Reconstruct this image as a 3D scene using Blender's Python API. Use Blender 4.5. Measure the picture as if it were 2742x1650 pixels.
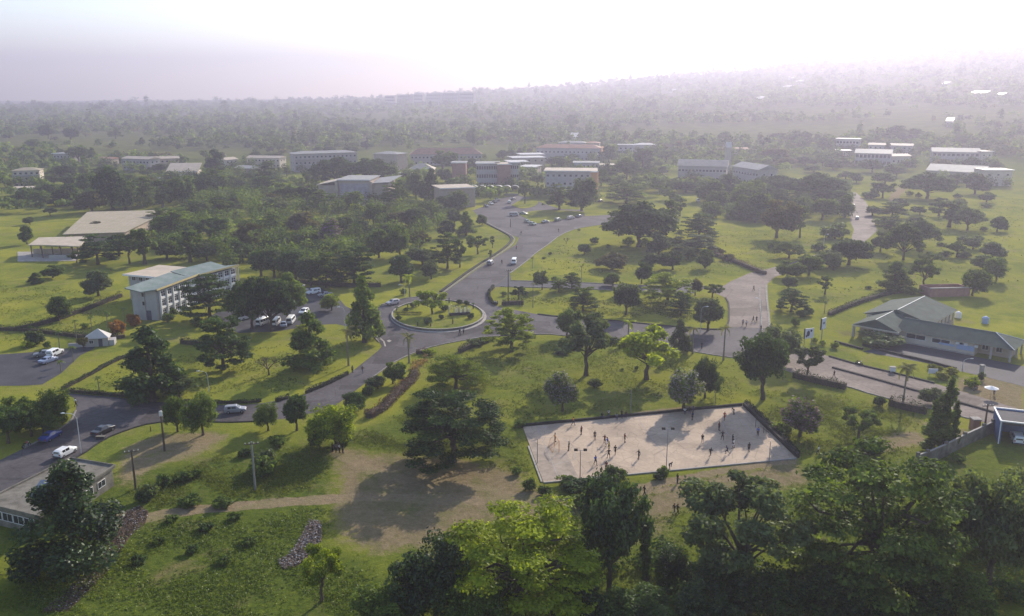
import bpy, bmesh, math, random
import numpy as np
from mathutils import Vector, Matrix
from mathutils.geometry import tessellate_polygon

for o in list(bpy.data.objects):
    bpy.data.objects.remove(o, do_unlink=True)
SC = bpy.context.scene
COL = SC.collection
random.seed(7)

# ------------------------------------------------------------------ camera
CAM_H, CAM_PITCH, CAM_F = 60.0, math.radians(14.0), 2300.0      # focal length in pixels of a 2742 wide frame
cd = bpy.data.cameras.new('camera')
cam = bpy.data.objects.new('camera', cd)
COL.objects.link(cam)
cam.location = (0, 0, CAM_H)
cam.rotation_euler = (math.pi / 2 - CAM_PITCH, 0, 0)
cd.sensor_width = 36.0
cd.lens = 36.0 * CAM_F / 2742.0
cd.clip_start = 0.5
cd.clip_end = 30000
SC.camera = cam

# ------------------------------------------------------------------ sky, sun, exposure
SUN_AZ, SUN_EL = math.radians(27.0), math.radians(25.0)
SUN_STRENGTH, SKY_STRENGTH, EXPOSURE = 4.2, 0.14, 1.05
world = bpy.data.worlds.new('World')
SC.world = world
world.use_nodes = True
wn = world.node_tree.nodes
wl = world.node_tree.links
wn.clear()
w_out = wn.new('ShaderNodeOutputWorld')
w_bg = wn.new('ShaderNodeBackground')
w_sky = wn.new('ShaderNodeTexSky')
w_sky.sky_type = 'NISHITA'
w_sky.sun_disc = False
w_sky.sun_elevation = SUN_EL
w_sky.sun_rotation = SUN_AZ
w_sky.altitude = 550
w_sky.air_density = 1.0
w_sky.dust_density = 1.0
w_sky.ozone_density = 1.0
w_bg.inputs['Strength'].default_value = SKY_STRENGTH
wl.new(w_sky.outputs[0], w_bg.inputs[0])
wl.new(w_bg.outputs[0], w_out.inputs[0])

sd = bpy.data.lights.new('sun', 'SUN')
sun = bpy.data.objects.new('sun', sd)
COL.objects.link(sun)
sd.energy = SUN_STRENGTH
sd.angle = math.radians(0.6)
sd.color = (1.0, 0.91, 0.77)
SUN_DIR = Vector((math.sin(SUN_AZ) * math.cos(SUN_EL), math.cos(SUN_AZ) * math.cos(SUN_EL), math.sin(SUN_EL)))
sun.rotation_euler = SUN_DIR.to_track_quat('Z', 'Y').to_euler()
sun.location = SUN_DIR * 800

SC.view_settings.view_transform = 'Standard'
SC.view_settings.look = 'None'
SC.view_settings.exposure = EXPOSURE
SC.view_settings.gamma = 1.0
SC.view_settings.use_curve_mapping = False
cy = SC.cycles
cy.max_bounces = 5
cy.diffuse_bounces = 2
cy.glossy_bounces = 2
cy.transmission_bounces = 3
cy.transparent_max_bounces = 4
cy.volume_bounces = 1
cy.use_denoising = True
cy.caustics_reflective = False
cy.caustics_refractive = False

# ------------------------------------------------------------------ survey: from photograph pixels to points on the ground
SURV_F, SURV_H, SURV_P = 2300.0, 60.0, math.radians(14.0)
FW = np.array([0, math.cos(SURV_P), -math.sin(SURV_P)])
UP = np.array([0, math.sin(SURV_P), math.cos(SURV_P)])
REG = {'A': (64, 700, 3.4514), 'B': (64, 1050, 2.91), 'C': (700, 700, 3.4514), 'D': (700, 1050, 2.91),
       'E': (1340, 1050, 2.91), 'F': (1340, 700, 3.4514), 'G': (1980, 700, 3.4514), 'H': (1980, 1050, 2.91),
       'I': (64, 90, 3.523), 'M': (64, 380, 3.523), 'J': (700, 90, 3.523), 'N': (700, 380, 3.523),
       'K': (1340, 380, 3.523), 'O': (1340, 90, 3.523), 'Q': (1980, 90, 3.523), 'L': (1980, 360, 3.523),
       'V': (2290, 770, 6.185), 'S': (0, 0, 1.0), 'R': (1030, 770, 8.22), 'X': (320, 690, 7.068)}
AZ_T = np.array([-60, -29, -15, -8, -3, 3, 8, 17, 29, 60.0])
RIDGE_T = np.array([12, 6, 18, 34, 62, 84, 122, 178, 246, 300.0])


def hz(x, y):
    """height of the terrain at a point"""
    d = math.hypot(x, y)
    if d < 700:
        return 0.0
    az = math.degrees(math.atan2(x, y))
    return float(np.interp(az, AZ_T, RIDGE_T)) * min(1.0, (d - 700) / 3500.0) ** 1.25


def px(reg, x, y):
    a = REG[reg]
    return a[0] + x / a[2], a[1] + y / a[2]


def ray(sx, sy):
    return FW + np.array([1.0, 0, 0]) * ((sx - 1371) / SURV_F) + UP * ((825 - sy) / SURV_F)


def at(sx, sy, z=None):
    """ground point (or point at height z) seen at source pixel sx, sy"""
    d = ray(sx, sy)
    if z is not None:
        t = (z - SURV_H) / d[2]
        return Vector((t * d[0], t * d[1], z))
    t = (0 - SURV_H) / d[2] if d[2] < -1e-4 else 1e9
    if t * math.hypot(d[0], d[1]) > 700:
        lo = 600.0
        while lo < 7000:
            p = d * lo
            if SURV_H + p[2] < hz(p[0], p[1]):
                break
            lo += 20.0
        a, b = lo - 20, lo
        for _ in range(12):
            m = (a + b) / 2
            p = d * m
            if SURV_H + p[2] < hz(p[0], p[1]):
                b = m
            else:
                a = m
        t = b
    p = d * t
    return Vector((p[0], p[1], hz(p[0], p[1])))


def P(reg, x, y, z=None):
    return at(*px(reg, x, y), z)


def mpp(p):
    """metres per source pixel at point p"""
    return float(np.dot(np.array([p[0], p[1], p[2] - SURV_H]), FW)) / SURV_F


def poly(reg, pts, z=0.0):
    out = []
    for q in pts:
        v = P(reg, q[0], q[1])
        out.append((v.x, v.y, z))
    return out


# ------------------------------------------------------------------ materials
MATS = {}


def new_mat(name):
    m = bpy.data.materials.new(name)
    m.use_nodes = True
    n = m.node_tree.nodes
    n.clear()
    return m, n, m.node_tree.links


def mat(name, col, rough=0.75, var=0.25, scale=0.6, col2=None, bump=0.0, metal=0.0, coords='Object', stretch=None, spec=0.08, fine=0.0):
    if name in MATS:
        return MATS[name]
    m, n, l = new_mat(name)
    out = n.new('ShaderNodeOutputMaterial')
    b = n.new('ShaderNodeBsdfPrincipled')
    l.new(b.outputs[0], out.inputs[0])
    tc = n.new('ShaderNodeTexCoord')
    mp = n.new('ShaderNodeMapping')
    if stretch:
        mp.inputs['Scale'].default_value = stretch
    l.new(tc.outputs[coords], mp.inputs[0])
    t = n.new('ShaderNodeTexNoise')
    t.inputs['Scale'].default_value = scale
    t.inputs['Detail'].default_value = 6
    t.inputs['Roughness'].default_value = 0.65
    l.new(mp.outputs[0], t.inputs['Vector'])
    r = n.new('ShaderNodeValToRGB')
    r.color_ramp.elements[0].position = 0.3
    r.color_ramp.elements[1].position = 0.72
    c = Vector(col)
    c2 = Vector(col2) if col2 else c * (1 + var)
    c1 = c * (1 - var) if not col2 else c
    r.color_ramp.elements[0].color = (*c1, 1)
    r.color_ramp.elements[1].color = (*c2, 1)
    l.new(t.outputs[0], r.inputs[0])
    csock = r.outputs[0]
    if fine:
        t2 = n.new('ShaderNodeTexNoise')
        t2.inputs['Scale'].default_value = scale * 14
        t2.inputs['Detail'].default_value = 4
        l.new(mp.outputs[0], t2.inputs['Vector'])
        mr = n.new('ShaderNodeMapRange')
        mr.inputs[1].default_value = 0.3
        mr.inputs[2].default_value = 0.7
        mr.inputs[3].default_value = 1 - fine
        mr.inputs[4].default_value = 1 + fine
        l.new(t2.outputs[0], mr.inputs[0])
        mx = n.new('ShaderNodeVectorMath')
        mx.operation = 'SCALE'
        l.new(csock, mx.inputs[0])
        l.new(mr.outputs[0], mx.inputs['Scale'])
        csock = mx.outputs[0]
    l.new(csock, b.inputs['Base Color'])
    b.inputs['Roughness'].default_value = rough
    b.inputs['Metallic'].default_value = metal
    b.inputs['Specular IOR Level'].default_value = spec
    if bump:
        bp = n.new('ShaderNodeBump')
        bp.inputs['Strength'].default_value = bump
        bp.inputs['Distance'].default_value = 0.1
        l.new(t.outputs[0], bp.inputs['Height'])
        l.new(bp.outputs[0], b.inputs['Normal'])
    MATS[name] = m
    return m


def add_patches(name, scale, dark):
    """old repairs: angular patches of darker and lighter surfacing, plus fine cracks"""
    m = MATS[name]
    n, l = m.node_tree.nodes, m.node_tree.links
    b = next(q for q in n if q.type == 'BSDF_PRINCIPLED')
    src = b.inputs['Base Color'].links[0].from_socket
    tc = n.new('ShaderNodeTexCoord')
    v = n.new('ShaderNodeTexVoronoi')
    v.distance = 'CHEBYCHEV'
    v.inputs['Scale'].default_value = scale
    l.new(tc.outputs['Object'], v.inputs['Vector'])
    sp = n.new('ShaderNodeSeparateColor')
    l.new(v.outputs['Color'], sp.inputs[0])
    mr = n.new('ShaderNodeMapRange')
    mr.inputs[1].default_value = 0.72
    mr.inputs[2].default_value = 0.76
    mr.inputs[3].default_value = 1.0
    mr.inputs[4].default_value = dark
    l.new(sp.outputs[0], mr.inputs[0])
    c = n.new('ShaderNodeTexVoronoi')
    c.feature = 'DISTANCE_TO_EDGE'
    c.inputs['Scale'].default_value = scale * 1.7
    l.new(tc.outputs['Object'], c.inputs['Vector'])
    m2 = n.new('ShaderNodeMapRange')
    m2.inputs[1].default_value = 0.0
    m2.inputs[2].default_value = 0.02
    m2.inputs[3].default_value = 0.7
    m2.inputs[4].default_value = 1.0
    l.new(c.outputs['Distance'], m2.inputs[0])
    mu = n.new('ShaderNodeMath')
    mu.operation = 'MULTIPLY'
    l.new(mr.outputs[0], mu.inputs[0])
    l.new(m2.outputs[0], mu.inputs[1])
    vm = n.new('ShaderNodeVectorMath')
    vm.operation = 'SCALE'
    l.new(src, vm.inputs[0])
    l.new(mu.outputs[0], vm.inputs['Scale'])
    l.new(vm.outputs[0], b.inputs['Base Color'])


def leaf_mat(name, dark, light, trans=0.38, gloss=0.18):
    """foliage: leaf colour varies from clump to clump and tree to tree; thin leaves let light through"""
    m, n, l = new_mat(name)
    out = n.new('ShaderNodeOutputMaterial')
    at_ = n.new('ShaderNodeAttribute')
    at_.attribute_name = 'tint'
    oi = n.new('ShaderNodeObjectInfo')
    ad = n.new('ShaderNodeMath')
    ad.operation = 'MULTIPLY_ADD'
    ad.inputs[1].default_value = 0.35
    l.new(oi.outputs['Random'], ad.inputs[0])
    l.new(at_.outputs['Fac'], ad.inputs[2])
    sb = n.new('ShaderNodeMath')
    sb.operation = 'SUBTRACT'
    sb.inputs[1].default_value = 0.17
    sb.use_clamp = True
    l.new(ad.outputs[0], sb.inputs[0])
    mx = n.new('ShaderNodeMix')
    mx.data_type = 'RGBA'
    mx.inputs[6].default_value = (*dark, 1)
    mx.inputs[7].default_value = (*light, 1)
    l.new(sb.outputs[0], mx.inputs[0])
    df_ = n.new('ShaderNodeBsdfDiffuse')
    l.new(mx.outputs[2], df_.inputs['Color'])
    b = df_
    if gloss > 0.05:
        gl_ = n.new('ShaderNodeBsdfGlossy')
        gl_.inputs['Roughness'].default_value = 0.45
        gl_.inputs['Color'].default_value = (0.8, 0.85, 0.8, 1)
        b = n.new('ShaderNodeMixShader')
        b.inputs[0].default_value = 0.10 * gloss
        l.new(df_.outputs[0], b.inputs[1])
        l.new(gl_.outputs[0], b.inputs[2])
    tr = n.new('ShaderNodeBsdfTranslucent')
    br = n.new('ShaderNodeMix')
    br.data_type = 'RGBA'
    br.blend_type = 'MULTIPLY'
    br.inputs[0].default_value = 1.0
    br.inputs[7].default_value = (1.5, 1.5, 0.6, 1)
    l.new(mx.outputs[2], br.inputs[6])
    l.new(br.outputs[2], tr.inputs[0])
    ms = n.new('ShaderNodeMixShader')
    ms.inputs[0].default_value = trans
    l.new(b.outputs[0], ms.inputs[1])
    l.new(tr.outputs[0], ms.inputs[2])
    l.new(ms.outputs[0], out.inputs[0])
    MATS[name] = m
    return m


leaf_mat('leaf_green', (0.024, 0.048, 0.011), (0.180, 0.240, 0.042), 0.42)
leaf_mat('leaf_dark', (0.014, 0.032, 0.011), (0.110, 0.170, 0.044), 0.40)
leaf_mat('leaf_lime', (0.070, 0.110, 0.008), (0.400, 0.450, 0.030), 0.50)
leaf_mat('leaf_grey', (0.036, 0.054, 0.024), (0.180, 0.220, 0.090), 0.40)
leaf_mat('leaf_brown', (0.045, 0.044, 0.018), (0.190, 0.170, 0.065), 0.40)
leaf_mat('leaf_palm', (0.070, 0.085, 0.020), (0.200, 0.190, 0.050), 0.4)
leaf_mat('leaf_gloss', (0.007, 0.020, 0.006), (0.110, 0.170, 0.045), 0.36, 0.45)
leaf_mat('leaf_yellow', (0.130, 0.140, 0.015), (0.300, 0.290, 0.040), 0.35)
leaf_mat('leaf_orange', (0.180, 0.075, 0.012), (0.420, 0.200, 0.040), 0.35)
leaf_mat('blossom_grey', (0.130, 0.110, 0.120), (0.420, 0.380, 0.380), 0.3)
leaf_mat('blossom_pink', (0.160, 0.090, 0.120), (0.420, 0.280, 0.330), 0.3)
leaf_mat('blossom_purple', (0.150, 0.080, 0.180), (0.420, 0.250, 0.480), 0.3)
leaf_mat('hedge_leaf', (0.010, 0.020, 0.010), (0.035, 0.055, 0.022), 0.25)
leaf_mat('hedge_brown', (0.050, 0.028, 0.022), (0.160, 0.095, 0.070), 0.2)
leaf_mat('grass_blade', (0.060, 0.080, 0.010), (0.165, 0.185, 0.022), 0.4, 0.2)
leaf_mat('grass_dry', (0.180, 0.110, 0.045), (0.380, 0.240, 0.110), 0.3, 0.2)
leaf_mat('weed_leaf', (0.060, 0.095, 0.010), (0.165, 0.205, 0.024), 0.4, 0.3)
mat('bark', (0.085, 0.065, 0.05), 0.9, 0.4, 3)
mat('bark_pale', (0.30, 0.26, 0.21), 0.9, 0.3, 3)
mat('bark_palm', (0.20, 0.17, 0.13), 0.9, 0.3, 4, stretch=(1, 1, 6))
mat('asphalt', (0.088, 0.078, 0.082), 0.85, 0.34, 0.09, fine=0.16)
mat('asphalt_dark', (0.060, 0.058, 0.066), 0.8, 0.25, 0.15, fine=0.12)
mat('asphalt_dusty', (0.185, 0.148, 0.125), 0.9, 0.36, 0.08, fine=0.16)
add_patches('asphalt', 0.11, 0.72)
add_patches('asphalt_dusty', 0.09, 0.75)
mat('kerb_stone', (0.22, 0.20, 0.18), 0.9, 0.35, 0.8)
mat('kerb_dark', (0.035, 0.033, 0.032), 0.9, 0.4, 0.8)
mat('court', (0.42, 0.322, 0.238), 0.9, 0.20, 0.16, fine=0.08)
add_patches('court', 0.22, 0.88)
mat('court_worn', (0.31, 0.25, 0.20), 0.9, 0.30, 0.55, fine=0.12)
mat('concrete', (0.33, 0.30, 0.27), 0.9, 0.25, 0.6, fine=0.1)
mat('concrete_dirty', (0.17, 0.155, 0.13), 0.95, 0.45, 0.5, fine=0.2)
mat('plaster_white', (0.35, 0.325, 0.30), 0.85, 0.12, 0.5, fine=0.05)
mat('plaster_grey', (0.36, 0.34, 0.33), 0.85, 0.14, 0.5, fine=0.05)
mat('plaster_tan', (0.40, 0.32, 0.25), 0.85, 0.14, 0.4, fine=0.05)
mat('plaster_cream', (0.52, 0.45, 0.36), 0.85, 0.12, 0.4, fine=0.05)
mat('plaster_orange', (0.55, 0.27, 0.12), 0.85, 0.12, 0.4)
mat('plaster_blue', (0.10, 0.14, 0.26), 0.8, 0.15, 0.4)
mat('brick_red', (0.30, 0.17, 0.13), 0.9, 0.2, 0.6)
mat('roof_tan', (0.46, 0.38, 0.29), 0.7, 0.16, 0.35, stretch=(1, 1, 1), fine=0.08)
mat('roof_grey', (0.28, 0.27, 0.25), 0.6, 0.2, 0.35, fine=0.08)
mat('roof_green', (0.12, 0.165, 0.145), 0.8, 0.28, 0.35, col2=(0.22, 0.25, 0.24), fine=0.08)
mat('roof_housegreen', (0.062, 0.082, 0.070), 0.9, 0.3, 0.4, fine=0.08)
mat('roof_rust', (0.36, 0.20, 0.13), 0.7, 0.2, 0.35, fine=0.08)
mat('roof_moss', (0.40, 0.33, 0.245), 0.9, 0.3, 0.25, col2=(0.30, 0.265, 0.175), fine=0.1)
mat('roof_white', (0.48, 0.45, 0.42), 0.5, 0.1, 0.4)
mat('trim_white', (0.72, 0.70, 0.68), 0.6, 0.06, 1)
mat('trim_yellow', (0.52, 0.42, 0.20), 0.6, 0.1, 1)
mat('glass', (0.025, 0.03, 0.04), 0.15, 0.3, 0.4, spec=0.6)
mat('car_glass', (0.02, 0.022, 0.026), 0.08, 0.1, 1, spec=0.7)
mat('door_dark', (0.09, 0.09, 0.11), 0.5, 0.2, 1)
mat('mural', (0.24, 0.20, 0.22), 0.8, 0.4, 0.35, col2=(0.42, 0.38, 0.40))
mat('steel', (0.30, 0.30, 0.31), 0.5, 0.15, 2, metal=0.6)
mat('steel_pale', (0.55, 0.54, 0.52), 0.5, 0.1, 2)
mat('pole_wood', (0.10, 0.075, 0.055), 0.9, 0.35, 2, stretch=(1, 1, 0.2))
mat('tyre', (0.02, 0.02, 0.02), 0.8, 0.1, 2)
mat('rim', (0.35, 0.35, 0.36), 0.35, 0.1, 2, metal=0.8)
mat('lamp_glass', (0.80, 0.78, 0.72), 0.3, 0.03, 2)
mat('light_red', (0.30, 0.02, 0.02), 0.3, 0.05, 2)
mat('paint_yellow', (0.42, 0.36, 0.05), 0.7, 0.15, 1)
mat('goal_orange', (0.52, 0.24, 0.07), 0.6, 0.1, 2)
mat('sign_white', (0.60, 0.59, 0.64), 0.5, 0.06, 0.5)
mat('sign_dark', (0.04, 0.035, 0.06), 0.6, 0.3, 1)
mat('sign_blue', (0.30, 0.38, 0.55), 0.6, 0.1, 1)
mat('letters', (0.28, 0.22, 0.34), 0.6, 0.1, 1)
mat('rubble', (0.20, 0.150, 0.115), 0.95, 0.5, 1.5)
mat('rock', (0.095, 0.070, 0.055), 0.95, 0.5, 1.2)
mat('litter', (0.36, 0.33, 0.32), 0.8, 0.6, 3)
mat('soil', (0.085, 0.058, 0.040), 0.95, 0.35, 0.6, fine=0.2)
mat('tarp_blue', (0.055, 0.08, 0.13), 0.6, 0.5, 0.6)
for cn, cc in {'white': (.70, .69, .68), 'silver': (.27, .27, .29), 'black': (.014, .014, .017), 'blue': (.02, .045, .20), 'grey': (.14, .145, .16),
               'steelblue': (.19, .23, .34), 'cream': (.60, .50, .46), 'taxi': (.55, .42, .10), 'red': (.30, .03, .03), 'green': (.20, .25, .17)}.items():
    mat('car_' + cn, cc, 0.28, 0.03, 1, spec=0.6)
SKIN = mat('skin', (0.10, 0.055, 0.035), 0.6, 0.1, 3)
mat('hair', (0.012, 0.010, 0.009), 0.9, 0.2, 6)
for cn, cc in {'black': (.015, .015, .017), 'darkred': (.13, .02, .02), 'blue': (.04, .10, .42), 'yellow': (.50, .40, .08), 'orange': (.55, .18, .03),
               'white': (.65, .64, .63), 'red': (.38, .06, .04), 'navy': (.02, .03, .09), 'grey': (.20, .20, .21), 'green': (.05, .14, .06), 'brown': (.14, .09, .06)}.items():
    mat('cloth_' + cn, cc, 0.9, 0.12, 5)


# ------------------------------------------------------------------ object helpers
def tag(o, label=None, cat=None, group=None, kind=None):
    if label:
        o['label'] = label
    if cat:
        o['category'] = cat
    if group:
        o['group'] = group
    if kind:
        o['kind'] = kind
    return o


def empty(name, loc=(0, 0, 0), rz=0.0, scale=None):
    o = bpy.data.objects.new(name, None)
    COL.objects.link(o)
    o.location = loc
    o.rotation_euler = (0, 0, rz)
    o.empty_display_size = 0.5
    if scale:
        o.scale = scale
    return o


def obj(name, me, parent=None, loc=None, rz=None, scale=None, material=None):
    o = bpy.data.objects.new(name, me)
    COL.objects.link(o)
    if parent is not None:
        o.parent = parent
    if loc is not None:
        o.location = loc
    if rz is not None:
        o.rotation_euler = (0, 0, rz)
    if scale is not None:
        o.scale = scale
    if material:
        o.material_slots[0].link = 'OBJECT'
        o.material_slots[0].material = MATS[material]
    return o


class MB:
    """collects boxes, tubes and sheets for one mesh"""

    def __init__(self):
        self.v = []
        self.f = []
        self.m = []
        self.mi = 0

    def add(self, vs, fs):
        k = len(self.v)
        self.v += [tuple(q) for q in vs]
        self.f += [tuple(i + k for i in q) for q in fs]
        self.m += [self.mi] * len(fs)
        return self

    def box(self, x0, x1, y0, y1, z0, z1, M=None):
        vs = [(x, y, z) for z in (z0, z1) for x, y in ((x0, y0), (x1, y0), (x1, y1), (x0, y1))]
        if M is not None:
            vs = [M @ Vector(q) for q in vs]
        return self.add(vs, [(0, 3, 2, 1), (4, 5, 6, 7), (0, 1, 5, 4), (1, 2, 6, 5), (2, 3, 7, 6), (3, 0, 4, 7)])

    def tube(self, pts, rad, n=6, cap=True):
        pts = [Vector(q) for q in pts]
        k = len(pts)
        if not hasattr(rad, '__len__'):
            rad = [rad] * k
        vs, fs = [], []
        for i, q in enumerate(pts):
            d = (pts[min(i + 1, k - 1)] - pts[max(i - 1, 0)])
            d = d.normalized() if d.length > 1e-6 else Vector((0, 0, 1))
            a = d.orthogonal().normalized() if abs(d.z) < 0.9 else (Vector((1, 0, 0)) - d * d.x).normalized()
            b = d.cross(a)
            for j in range(n):
                t = 2 * math.pi * j / n
                vs.append(q + (a * math.cos(t) + b * math.sin(t)) * rad[i])
        for i in range(k - 1):
            for j in range(n):
                fs.append((i * n + j, i * n + (j + 1) % n, (i + 1) * n + (j + 1) % n, (i + 1) * n + j))
        if cap:
            fs.append(tuple(range(n - 1, -1, -1)))
            fs.append(tuple((k - 1) * n + j for j in range(n)))
        return self.add(vs, fs)

    def quad(self, a, b, c, d):
        return self.add([a, b, c, d], [(0, 1, 2, 3)])

    def prism(self, pts, z0, z1):
        """closed outline pulled up from z0 to z1"""
        n = len(pts)
        tri = tessellate_polygon([[Vector((q[0], q[1], 0)) for q in pts]])
        vs = [(q[0], q[1], z0) for q in pts] + [(q[0], q[1], z1) for q in pts]
        fs = [(i, (i + 1) % n, n + (i + 1) % n, n + i) for i in range(n)]
        fs += [tuple(n + i for i in t) for t in tri]
        return self.add(vs, fs)

    def sheet(self, pts, z):
        tri = tessellate_polygon([[Vector((q[0], q[1], 0)) for q in pts]])
        fs = []
        for t in tri:
            a, b, c = (Vector(pts[i][:2]) for i in t)
            fs.append(t if (b - a).cross(c - a) > 0 else t[::-1])
        return self.add([(q[0], q[1], z) for q in pts], fs)

    def strip(self, pts, half, z0, z1):
        """a wall, kerb or hedge core along a polyline"""
        pts = [Vector((q[0], q[1])) for q in pts]
        L, R_ = offset_line(pts, half)
        out = [(q.x, q.y) for q in L] + [(q.x, q.y) for q in reversed(R_)]
        k = len(pts)
        vs, fs = [], []
        for i in range(k):
            vs += [(L[i].x, L[i].y, z0), (L[i].x, L[i].y, z1), (R_[i].x, R_[i].y, z1), (R_[i].x, R_[i].y, z0)]
        for i in range(k - 1):
            a, b = i * 4, i * 4 + 4
            fs += [(a, a + 1, b + 1, b), (a + 1, a + 2, b + 2, b + 1), (a + 2, a + 3, b + 3, b + 2)]
        fs += [(0, 3, 2, 1), tuple((k - 1) * 4 + j for j in range(4))]
        return self.add(vs, fs)

    def mesh(self, name, *mats, smooth=False):
        me = bpy.data.meshes.new(name)
        me.from_pydata(self.v, [], self.f)
        for m in mats:
            me.materials.append(MATS[m] if isinstance(m, str) else m)
        if len(mats) > 1:
            me.polygons.foreach_set('material_index', self.m)
        if smooth:
            me.polygons.foreach_set('use_smooth', [True] * len(me.polygons))
        me.update()
        return me

    def build(self, name, m, parent=None, **kw):
        ms = m if isinstance(m, (tuple, list)) else (m,)
        sm = kw.pop('smooth', False)
        return obj(name, self.mesh(name, *ms, smooth=sm), parent, **kw)


def offset_line(pts, half):
    L, R_ = [], []
    k = len(pts)
    for i, q in enumerate(pts):
        d = (pts[min(i + 1, k - 1)] - pts[max(i - 1, 0)]).normalized()
        nrm = Vector((-d.y, d.x))
        L.append(q + nrm * half)
        R_.append(q - nrm * half)
    return L, R_


def densify(pts, step):
    pts = [Vector((q[0], q[1])) for q in pts]
    out = [pts[0]]
    for a, b in zip(pts, pts[1:]):
        n = max(1, int((b - a).length / step))
        out += [a + (b - a) * (i / n) for i in range(1, n + 1)]
    return out


def smooth_line(pts, it=2):
    """rounds the corners of a polyline (Chaikin), ends kept"""
    pts = [Vector((q[0], q[1])) for q in pts]
    for _ in range(it):
        o = [pts[0]]
        for a, b in zip(pts, pts[1:]):
            o += [a * 0.75 + b * 0.25, a * 0.25 + b * 0.75]
        pts = o + [pts[-1]]
    return pts


def inside(poly_, X, Y):
    """points X, Y (arrays) in polygon"""
    n = len(poly_)
    r = np.zeros(X.shape, bool)
    j = n - 1
    for i in range(n):
        xi, yi = poly_[i][0], poly_[i][1]
        xj, yj = poly_[j][0], poly_[j][1]
        if yi != yj:
            c = ((yi > Y) != (yj > Y)) & (X < (xj - xi) * (Y - yi) / (yj - yi) + xi)
            r ^= c
        j = i
    return r


def line_dist(pts, X, Y):
    d = np.full(X.shape, 1e9)
    for a, b in zip(pts, pts[1:]):
        ax, ay, bx, by = a[0], a[1], b[0], b[1]
        L2 = (bx - ax) ** 2 + (by - ay) ** 2 + 1e-9
        t = np.clip(((X - ax) * (bx - ax) + (Y - ay) * (by - ay)) / L2, 0, 1)
        d = np.minimum(d, np.hypot(X - ax - t * (bx - ax), Y - ay - t * (by - ay)))
    return d


def quads_mesh(name, V, tint, material):
    """V: (n,4,3) array of leaf quads, tint per leaf"""
    n = len(V)
    me = bpy.data.meshes.new(name)
    me.vertices.add(n * 4)
    me.vertices.foreach_set('co', V.reshape(-1).astype(np.float32))
    me.loops.add(n * 4)
    me.loops.foreach_set('vertex_index', np.arange(n * 4, dtype=np.int32))
    me.polygons.add(n)
    me.polygons.foreach_set('loop_start', np.arange(0, n * 4, 4, dtype=np.int32))
    me.polygons.foreach_set('loop_total', np.full(n, 4, dtype=np.int32))
    a = me.attributes.new('tint', 'FLOAT', 'FACE')
    a.data.foreach_set('value', np.asarray(tint, dtype=np.float32))
    me.materials.append(MATS[material])
    me.update(calc_edges=True)
    return me


def leaf_quads(rs, pos, nrm, size, aspect=0.6):
    n = len(pos)
    nrm = nrm / (np.linalg.norm(nrm, axis=1, keepdims=True) + 1e-9)
    t = rs.normal(size=(n, 3))
    t -= nrm * np.sum(t * nrm, axis=1, keepdims=True)
    t /= np.linalg.norm(t, axis=1, keepdims=True) + 1e-9
    b = np.cross(nrm, t)
    s = (size * (0.6 + 0.8 * rs.rand(n)))[:, None] if not hasattr(size, 'shape') else (size * (0.6 + 0.8 * rs.rand(n)))[:, None]
    V = np.empty((n, 4, 3))
    V[:, 0] = pos - t * s
    V[:, 1] = pos + b * s * aspect
    V[:, 2] = pos + t * s
    V[:, 3] = pos - b * s * aspect
    return V

# ================================================================== the ground
def grid_axis(lo, hi, d0, d1, step, grow):
    a = list(np.arange(d0, d1 + 1e-6, step))
    s, x = step, d1
    while x < hi:
        s *= grow
        x += s
        a.append(min(x, hi))
    s, x = step, d0
    b = []
    while x > lo:
        s *= grow
        x -= s
        b.append(max(x, lo))
    return np.array(b[::-1] + a)


GX = grid_axis(-6500, 6500, -125, 180, 1.2, 1.09)
GY = grid_axis(-900, 6900, 78, 290, 1.2, 1.045)
XX, YY = np.meshgrid(GX, GY)
D_ = np.hypot(XX, YY)
AZ_ = np.degrees(np.arctan2(XX, YY))
ZZ = np.interp(AZ_, AZ_T, RIDGE_T) * np.clip((D_ - 700) / 3500.0, 0, 1) ** 1.25
ZZ = np.where(D_ < 700, 0.0, ZZ)
ZZ = np.where(np.abs(AZ_) > 60, np.where(np.abs(AZ_) > 100, 0, ZZ), ZZ)

SG = lambda pts: poly('S', pts)
dirt_polys = [  # (outline, strength, softness in metres)
    (SG([(905, 1195), (1010, 1215), (1240, 1225), (1400, 1265), (1460, 1335), (1560, 1400), (1500, 1480), (1330, 1390), (1180, 1455), (1020, 1490), (900, 1440), (885, 1330)]), 0.98, 3.5),
    (SG([(320, 1195), (420, 1160), (560, 1150), (640, 1165), (560, 1210), (440, 1250), (340, 1300), (300, 1290)]), 0.75, 2.5),
    (SG([(1500, 1345), (1720, 1325), (1900, 1275), (2140, 1235), (2180, 1290), (1960, 1345), (1740, 1395), (1560, 1420)]), 0.95, 3.0),
    (SG([(1650, 1370), (1830, 1350), (1850, 1430), (1700, 1470)]), 0.55, 3.0),
    (SG([(2320, 1175), (2450, 1150), (2500, 1185), (2420, 1205), (2330, 1215)]), 0.95, 2.5),
    (SG([(2560, 1010), (2742, 1010), (2742, 1100), (2560, 1085)]), 1.0, 2.0),
    (SG([(2440, 1120), (2600, 1150), (2640, 1180), (2520, 1170)]), 0.8, 2.5),
    (SG([(1690, 1105), (1850, 1085), (1890, 1092), (1700, 1120)]), 1.0, 0.8),
    (SG([(2220, 880), (2300, 888), (2340, 900), (2250, 905)]), 0.55, 2.5),
    (SG([(2400, 1100), (2500, 1110), (2520, 1150), (2430, 1140)]), 0.4, 3.0),
]
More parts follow.
